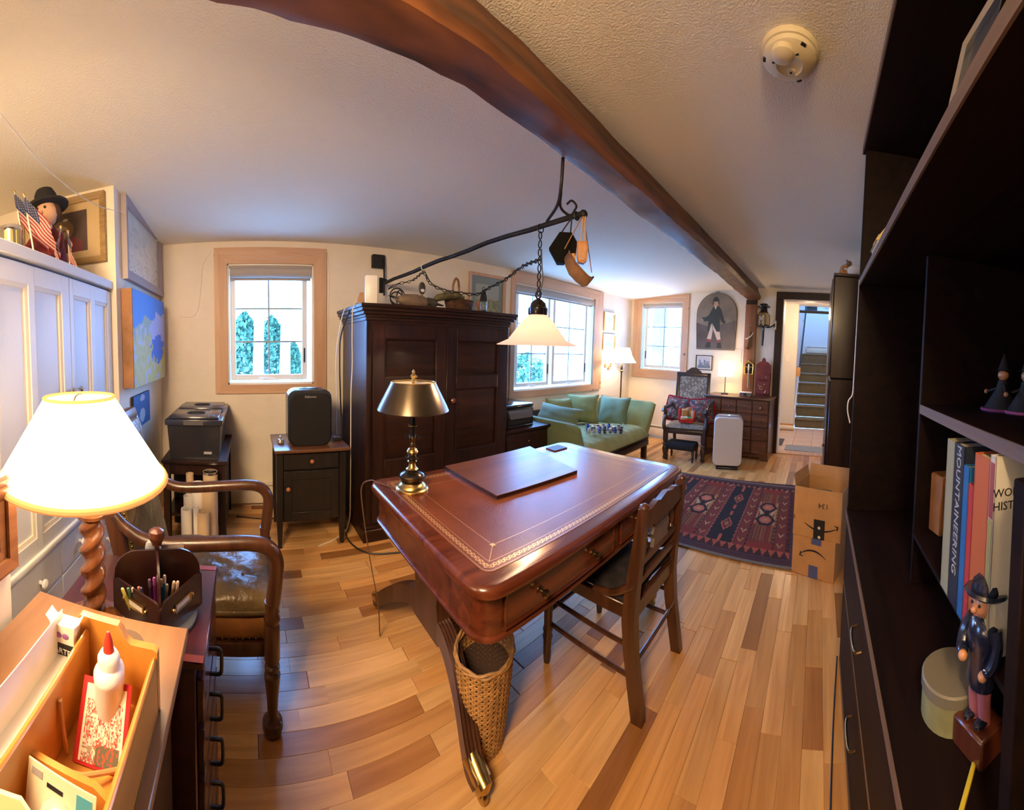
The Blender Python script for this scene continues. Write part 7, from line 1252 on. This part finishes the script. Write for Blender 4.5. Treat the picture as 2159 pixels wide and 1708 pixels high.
# books
XBk = .29; ed = [1992, 2008, 2029, 2041, 2052, 2085, 2096]; yy = [on(px, 1050, 0, XBk).y for px in ed]
m_pages = mat('book_pages', (.62, .57, .46), .8)
def book(i, ytop, col, lab, dep=.17, title=None, tcol=None, cov=None, rough=.4):
    y1, y0 = yy[i], yy[i + 1] + .0008; zt = min(1.185, on((ed[i] + ed[i + 1]) / 2, ytop, 0, XBk).z); r = thing('book', lab, 'book', V(XBk + dep / 2, (y0 + y1) / 2, .846), 'books on the dark shelf'); m_ = mat('book_cover', col, rough)
    obj('cover', B().box((XBk, y0, .846), (XBk + .003, y1, zt), .001).box((XBk, y0, .846), (XBk + dep, y0 + .0022, zt)).box((XBk, y1 - .0022, .846), (XBk + dep, y1, zt)), cov or m_, r); obj('pages', B().box((XBk + .003, y0 + .0022, .851), (XBk + dep - .004, y1 - .0022, zt - .004)), m_pages, r)
    if title: text(title, (XBk - .0006, (y0 + y1) / 2, (zt + .846) / 2 + .03), (0, 0, -1), (0, 1, 0) if False else (0, -1, 0), min(.03, (y1 - y0) * .8), tcol, r)
    return r, y0, y1, zt
m_ttl = mat('title_silver', (.42, .45, .46), .5); m_ttlw = mat('title_cream', (.62, .56, .40), .5)
book(0, 925, (.36, .36, .22), 'pale olive tall book at the far end of the row of books', .24); book(1, 934, (.018, .026, .045), 'dark blue mountaineering book with silver lettering down its spine', .22, 'MOUNTAINEERING', m_ttl); book(2, 981, (.02, .16, .40), 'bright blue book between the dark blue and the thin red one', .18); book(3, 1022, (.52, .05, .05), 'thin red and white paperback left of the orange book', .15); book(4, 960, (.55, .13, .03), 'thick orange book left of the world history volume', .2, None, None, None, .6)
r_, y0, y1, zt = book(5, 949, (.70, .66, .54), 'cream world history volume with its cover turned to the room', .24)
obj('spine_band', B().box((XBk - .0006, y0 + .002, zt - .105), (XBk, y1 - .002, zt - .012)), mat('spine_red', (.34, .07, .07), .5), r_); obj('spine_band', B().box((XBk - .0006, y0 + .002, .85), (XBk, y1 - .002, zt - .107)), mat('spine_olive', (.36, .33, .10), .5), r_)
cxm = XBk + .035
text('WORLD', (cxm, y0 - .0006, zt - .062), (1, 0, 0), (0, 0, 1), .020, m_ink, r_); text('HISTORY', (cxm + .004, y0 - .0006, zt - .084), (1, 0, 0), (0, 0, 1), .020, m_ink, r_)
ya_ = on(2143, 1050, 0, XBk).y; pb_ = thing('book', 'green and white patterned book nearest to the wooden stile', 'book', V(XBk + .1, ya_, .846), 'books on the dark shelf'); obj('cover', B().box((XBk, ya_ - .022, .846), (XBk + .2, ya_, 1.165), .002), mat('patterned_cover', (.22, .26, .20), .5, var=.8, vs=50), pb_); obj('pages', B().box((XBk + .003, ya_ - .019, 1.165), (XBk + .196, ya_ - .003, 1.1665)), m_pages, pb_)
p = on(1972, 1100, 0, .36); one('wooden_block', B(T((.40, p.y, .846), R(14))).box((-.05, -.03, 0), (.06, .03, .17), .004), m_leath2, 'brown wooden block behind the far end of the book row', 'block')
# hatted figurine sitting over the round tin, pencil
tp = on(2012, 1545, 2, .686); tx, ty = tp.x + .012, tp.y + .045; tn = thing('round_tin', 'round olive cardboard tin on the bookcase counter', 'tin', V(tx, ty, .686)); obj('body', B(T((tx, ty, .686))).lathe([(.058, 0), (.058, .060)], 30), mat('olive_tin', (.26, .25, .11), .5, var=.25, vs=18), tn); obj('lid', B(T((tx, ty, .686))).lathe([(.060, .050), (.060, .068), (.057, .071), (.001, .070)], 30), mat('tin_lid', (.17, .15, .10), .5), tn)
q0 = ad(2066, 1500, .63); fx_, fy_ = q0.x, q0.y; fz_ = .736; fg = thing('hatted_figurine', 'glossy figurine in a black bowler hat and navy coat standing beside the round tin', 'figurine', V(fx_, fy_, .686)); obj('plinth', B(T((fx_, fy_, .6865), R(20))).box((-.03, -.035, 0), (.03, .035, .049), .004), m_mahogz, fg); MFg = T((fx_, fy_, fz_), R(200)) @ Matrix.Scale(.78, 4); m_gnavy = mat('glaze_navy', (.012, .016, .035), .2, coat=.6); m_gface = mat('glaze_face', (.55, .25, .11), .35, coat=.4); m_gpink = mat('glaze_pink', (.42, .13, .14), .35, coat=.4)
obj('trousers', B(MFg).tube([(.0, -.014, 0), (.004, -.014, .05), (0, -.010, .12)], [.014, .015, .020], 12).tube([(.0, .014, 0), (.004, .014, .05), (0, .010, .12)], [.014, .015, .020], 12), m_gpink, fg)
for s_ in (-1, 1): obj('shoe', B(MFg).ball((.010, s_ * .016, .007), .016, n=10, sc_=(1.5, .8, .6)), m_gnavy, fg)
obj('coat', B(MFg).lathe([(.032, .075), (.036, .09), (.030, .13), (.036, .165), (.038, .19), (.028, .215), (.014, .225)], 18, sy=1.1, sx=.9), m_gnavy, fg); obj('arm', B(MFg).tube(spline([(0, -.036, .205), (.012, -.046, .175), (.030, -.036, .150), (.044, -.018, .150)], 4), [.013] * 12 + [.010], 9), m_gnavy, fg); obj('arm', B(MFg).tube(spline([(0, .036, .205), (.006, .046, .175), (.018, .045, .145), (.03, .035, .13)], 4), [.013] * 12 + [.010], 9), m_gnavy, fg); obj('hand', B(MFg).ball((.048, -.014, .150), .011, n=8), m_gface, fg); obj('hand', B(MFg).ball((.034, .033, .126), .011, n=8), m_gface, fg)
hd = obj('head', B(MFg).ball((.004, 0, .252), .031, n=16, sc_=(.95, .9, 1.05)).ball((.036, 0, .248), .007, n=8), m_gface, fg); obj('eyes', B(MFg).ball((.031, -.011, .258), .0035, n=6), m_ink, hd); obj('eyes', B(MFg).ball((.031, .011, .258), .0035, n=6), m_ink, hd); obj('mouth', B(MFg).tube([(.030, -.008, .238), (.033, 0, .236), (.030, .008, .238)], .0015, 5), m_gpink, hd); obj('hat', B(MFg @ T((0, 0, .268), 0, 0, R(-12))).lathe([(.001, 0), (.046, .0), (.050, .004), (.046, .010), (.034, .010), (.033, .026), (.024, .036), (.001, .040)], 24), m_gnavy, fg)
p0, p1 = on(2060, 1588, 2, .692), on(2026, 1712, 2, .692); pn = thing('pencil', 'yellow pencil lying on the bookcase counter beside the tin', 'pencil', (p0 + p1) / 2); obj('shaft', B().tube([p0, p1], .004, 6), mat('pencil_yellow', (.62, .48, .03), .4), pn); obj('tip', B().tube([p0 + (p0 - p1).normalized() * .012, p0], [.0008, .004], 6), m_paper, pn)
def witch(px, py, lab, sc__, colr):
    p = on(px, py, 2, 1.216); r = thing('cloth_doll', lab, 'doll', p, 'dolls on the dark shelf'); M = Matrix.Translation((p.x, p.y, 1.2155)) @ Matrix.Scale(sc__, 4)
    obj('dress', B(M).lathe([(.058, .0), (.05, .01), (.02, .06), (.014, .085)], 16), m_blackm, r); obj('hem', B(M).torus((0, 0, .005), .057, .004, n=18), colr, r); obj('head', B(M).ball((0, 0, .100), .017, n=10), m_gface, r); obj('hat', B(M).lathe([(.03, .112), (.016, .114), (.008, .14), (.001, .16)], 12), m_hat, r)
    for s_ in (-1, 1): obj('arm', B(M).tube([(0, 0, .08), (-.01 * s_, s_ * -.03, .065), (-.02, s_ * -.055, .05)], [.006, .005, .004], 6), m_blackm, r); obj('hand', B(M).ball((-.022, s_ * -.058, .05), .007, n=6), m_gface, r)
m_plum = mat('plum_ribbon', (.22, .04, .16), .8); witch(2112, 866, 'small dark doll with a pointed hat on the recessed shelf', 1.0, m_plum); witch(2162, 872, 'second dark doll with pink trim at the right edge of the recessed shelf', 1.0, mat('pink_ribbon', (.40, .08, .22), .8))
# things on the top shelf
p = on(1858, 470, 0, .20); hs = thing('house_ornament', 'small white and yellow house ornament on the high shelf', 'ornament', V(.2, p.y, 1.691)); obj('walls', B(T((.205, p.y, 1.691))).box((-.025, -.07, 0), (.03, .07, .065), .002), m_wht, hs); obj('roof', B(T((.205, p.y, 1.691))).rings([[(-.032, -.075, .065), (.036, -.075, .065), (.002, -.075, .115)], [(-.032, .075, .065), (.036, .075, .065), (.002, .075, .115)]]), mat('yellow_roof', (.55, .40, .08), .5), hs); obj('gable', B(T((.205, p.y + .09, 1.691))).prism([(-.02, 0), (.02, 0), (.02, .10), (0, .14), (-.02, .10)], .015, T((0, 0, 0), 0, R(90))), m_grey, hs)
p = on(2030, 200, 0, .21); fr = thing('photo_frame', 'pale metal photo frame leaning on the high shelf', 'photo frame', V(.22, p.y, 1.691)); Mfr = T((.20, p.y - .05, 1.691), R(4), 0, R(10)); obj('frame', frame_rect(B(Mfr), (0, -.06, 0), (0, 1, 0), (0, 0, 1), .15, .22, .016, .012, (-1, 0, 0)), m_chrome, fr); obj('backing', B(Mfr).box((0, -.055, .004), (.008, .085, .215)), m_blackm, fr)
# white cord on the bookcase edge, black cord on the floor
q_ = lambda px, py: on(px, py, 1, BY1 + .012)
one('white_cable', B().tube(spline([q_(1812, 590), q_(1807, 680), q_(1800, 800), q_(1797, 832), q_(1789, 845), q_(1787, 866), q_(1792, 892)], 5), .0028, 6), m_wirew, 'white cord hanging down the far edge of the bookcase', 'cord')
one('floor_cable', B().tube(spline([(.150, 1.62, .004), (.128, 1.40, .004), (.112, 1.2, .004), (.098, .98, .004), (.09, .8, .004)], 4), .0035, 6), m_wireb, 'black cord on the floor along the foot of the bookcase', 'cord')
# second cabinet with the ceramic bird, beyond the first
c2 = thing('tall_cabinet', 'tall dark cabinet beyond the bookcase beside the doorway', 'cabinet', V(.35, 2.9, 0)); obj('lower_case', B().box((.088, 2.60, 0), (.66, 3.25, 1.20), .004), m_dark, c2); obj('upper_case', B().box((.082, 2.60, 1.206), (.66, 3.25, 1.935), .004), m_dark, c2); obj('top', B().box((.074, 2.592, 1.936), (.66, 3.26, 1.958), .004), m_dark, c2); d = obj('door', B().box((.070, 2.62, .06), (.087, 3.22, 1.18), .003), m_dark, c2); obj('knob', B().ball((.062, 2.7, .7), .012, n=8), m_dbrass, d); obj('door', B().box((.066, 2.62, 1.22), (.081, 3.22, 1.92), .003), m_dark, c2)
p = on(1790, 560, 1, 2.72); cb2 = thing('ceramic_bird', 'white and brown ceramic bird on top of the tall cabinet', 'ornament', V(p.x, 2.72, 1.959)); MB2 = T((p.x + .02, 2.72, 1.959)); obj('body', B(MB2).ball((.03, 0, .05), .055, n=16, sc_=(1.2, .8, .9)), m_wht, cb2); obj('tail', B(MB2).torus((-.045, 0, .055), .03, .012, axis='y', n=16).torus((-.06, 0, .03), .022, .010, axis='y', n=14), m_leath2, cb2); obj('head', B(MB2).ball((-.02, -.01, .10), .022, n=10).tube([(-.03, -.01, .115), (-.045, -.01, .13)], [.008, .001], 6), m_leath, cb2)
# cartons
Fp = V(-.106, 2.256, 0); fu = V(.260, -.103, 0).normalized(); fb = V(-fu.y, fu.x, 0)
def carton_M(o): return Matrix(((fu.x, fb.x, 0, o.x), (fu.y, fb.y, 0, o.y), (0, 0, 1, o.z), (0, 0, 0, 1)))
c1 = thing('cardboard_carton', 'closed cardboard carton with blue tape on the floor under the open carton', 'box', V(.05, 2.33, 0), 'stacked cartons'); M1 = carton_M(Fp + V(0, 0, .001)); w1_, h1_ = .28, .243
obj('body', B(M1).box((0, 0, 0), (w1_, .26, h1_), .003), m_card, c1)
def smile(M, x0, x1, zc_, sag, par, flip=1, d=-.0015):
    n = 14; top, bot = [], []
    for i in range(n + 1):
        t = i / n; x = x0 + (x1 - x0) * t; z = zc_ + sag * (1 - (2 * t - 1) ** 2); th = .0035 + .0075 * math.sin(math.pi * min(1, t * 1.05)) ** .7; top.append((x, z + th * .6)); bot.append((x, z - th * .4))
    P_ = top + bot[::-1]; obj('smile_mark', B(M @ T((0, 0, 0), 0, R(90))).prism(P_, .001, None, .0006), m_ink, par)
    xe, ze, sx = (x0, zc_, 1) if flip < 0 else (x1, zc_, -1); k = 1 if sag < 0 else -1
    obj('arrow_head', B(M @ T((0, 0, 0), 0, R(90))).prism([(xe - sx * .006, ze + k * .012), (xe + sx * .020, ze + k * .014), (xe + sx * .018, ze + k * .008), (xe + sx * .004, ze + k * .007), (xe + sx * .006, ze - k * .012), (xe + sx * .0, ze - k * .016)], .001, None, .0006), m_ink, par)
smile(M1, .055, .225, .13, .035, c1, -1); m_btape = mat('blue_tape', (.07, .10, .28), .35); obj('blue_tape', B(M1).box((.115, -.0012, .0), (.175, 0, .075)), m_btape, c1); obj('blue_tape', B(M1).box((.125, -.0012, .205), (.19, 0, .244)), m_btape, c1)
c2_ = thing('cardboard_carton', 'open cardboard carton with black tape and upside down print standing on the closed one', 'box', V(.05, 2.33, .245), 'stacked cartons'); M2 = carton_M(Fp + V(-.002, -.01, .2455)) @ T((0, 0, 0), R(3)); w2_, h2_ = .305, .30; t_ = .004
obj('wall', B(M2).box((0, 0, 0), (w2_, t_, h2_)), m_card, c2_); obj('wall', B(M2).box((0, .255, 0), (w2_, .255 + t_, h2_)), m_card, c2_); obj('wall', B(M2).box((0, t_, 0), (t_, .255, h2_)), m_card, c2_); obj('wall', B(M2).box((w2_ - t_, t_, 0), (w2_, .255, h2_)), m_card, c2_); obj('bottom', B(M2).box((t_, t_, 0), (w2_ - t_, .255, .004)), m_cardin, c2_)
obj('flap', B(M2 @ T((0, .257, h2_), 0, R(-8))).box((.004, 0, 0), (w2_ - .004, .003, .075)), m_card, c2_); obj('flap', B(M2 @ T((0, 0, h2_), 0, 0, R(-12))).box((0, .006, 0), (.003, .25, .07)), m_card, c2_)
smile(M2, .075, .285, .085, -.035, c2_, 1); obj('black_tape', B(M2).box((.135, -.0032, -.0), (.205, -.0018, .118)), m_ink, c2_); obj('black_tape', B(M2).box((-.0012, -.001, .10), (.012, -.0002, .105)), m_ink, c2_); obj('black_tape', B(M2).box((-.0012, -.001, .112), (.012, -.0002, .117)), m_ink, c2_)
obj('tape_mark', B(M2 @ T((.17, -.0034, .07), 0, R(90))).lathe([(.009, 0), (.009, .0006), (.006, .0006), (.006, 0)], 14), m_paper, c2_); obj('tape_mark', B(M2 @ T((.173, -.0034, .014), 0, R(90))).lathe([(.009, 0), (.009, .0006), (.005, .0006), (.005, 0)], 14), m_paper, c2_)
uM = M2.to_3x3(); text('134', M2 @ V(.19, -.0008, .205), uM @ V(-1, 0, 0), uM @ V(0, 0, -1), .045, m_ink, c2_)
one('packing_paper', B(M2 @ T((.16, .13, .22))).ball((0, 0, 0), .05, n=10, sc_=(1.6, 1.2, .7)).ball((-.07, .03, -.01), .035, n=8), mat('green_grey_paper', (.20, .22, .13), .9), 'crumpled greenish paper inside the open carton', 'paper')
# smoke detector
p = on(1666, 108, 2, HC); sd = thing('smoke_detector', 'round cream smoke detector on the ceiling right of the beam', 'smoke detector', V(p.x, p.y, HC)); MSd = T((p.x, p.y, HC - .0005), R(-20), R(180)); rS = .5 * (on(1728, 108, 2, HC) - on(1604, 108, 2, HC)).length; m_sd = mat('aged_plastic', (.62, .53, .33), .45, var=.05, vs=20)
obj('base', B(MSd).lathe([(rS, 0), (rS * 1.01, .008), (rS * .98, .016), (rS * .93, .018)], 36), m_sd, sd); obj('dome', B(MSd).lathe([(rS * .93, .016), (rS * .90, .030), (rS * .72, .042), (rS * .45, .047), (rS * .40, .044), (.001, .044)], 36), m_sd, sd); obj('sensor_cap', B(MSd @ T((0, rS * .52, .038))).lathe([(rS * .40, 0), (rS * .38, .014), (rS * .25, .022), (.001, .024)], 24), m_sd, sd)
for k in range(5): obj('vent', B(MSd @ T((-.04 + .02 * k, rS * .20 + .006 * abs(k - 2), .0445))).box((-.005, -.003, 0), (.005, .003, .002)), m_ink, sd)
obj('test_button', B(MSd @ T((-.005, -rS * .25, .043))).lathe([(.015, 0), (.013, .006), (.005, .0065), (.004, .004), (.001, .004)], 16), m_sd, sd); obj('indicator', B(MSd @ T((-.005, -rS * .25, .0475))).lathe([(.005, 0), (.004, .003), (.001, .003)], 10), m_ink, sd)
for a in (.6, 2.6, 4.7): obj('notch', B(MSd @ T((rS * .84 * math.cos(a), rS * .84 * math.sin(a), .032), a)).box((-.006, -.008, 0), (.006, .008, .004)), m_ink, sd)
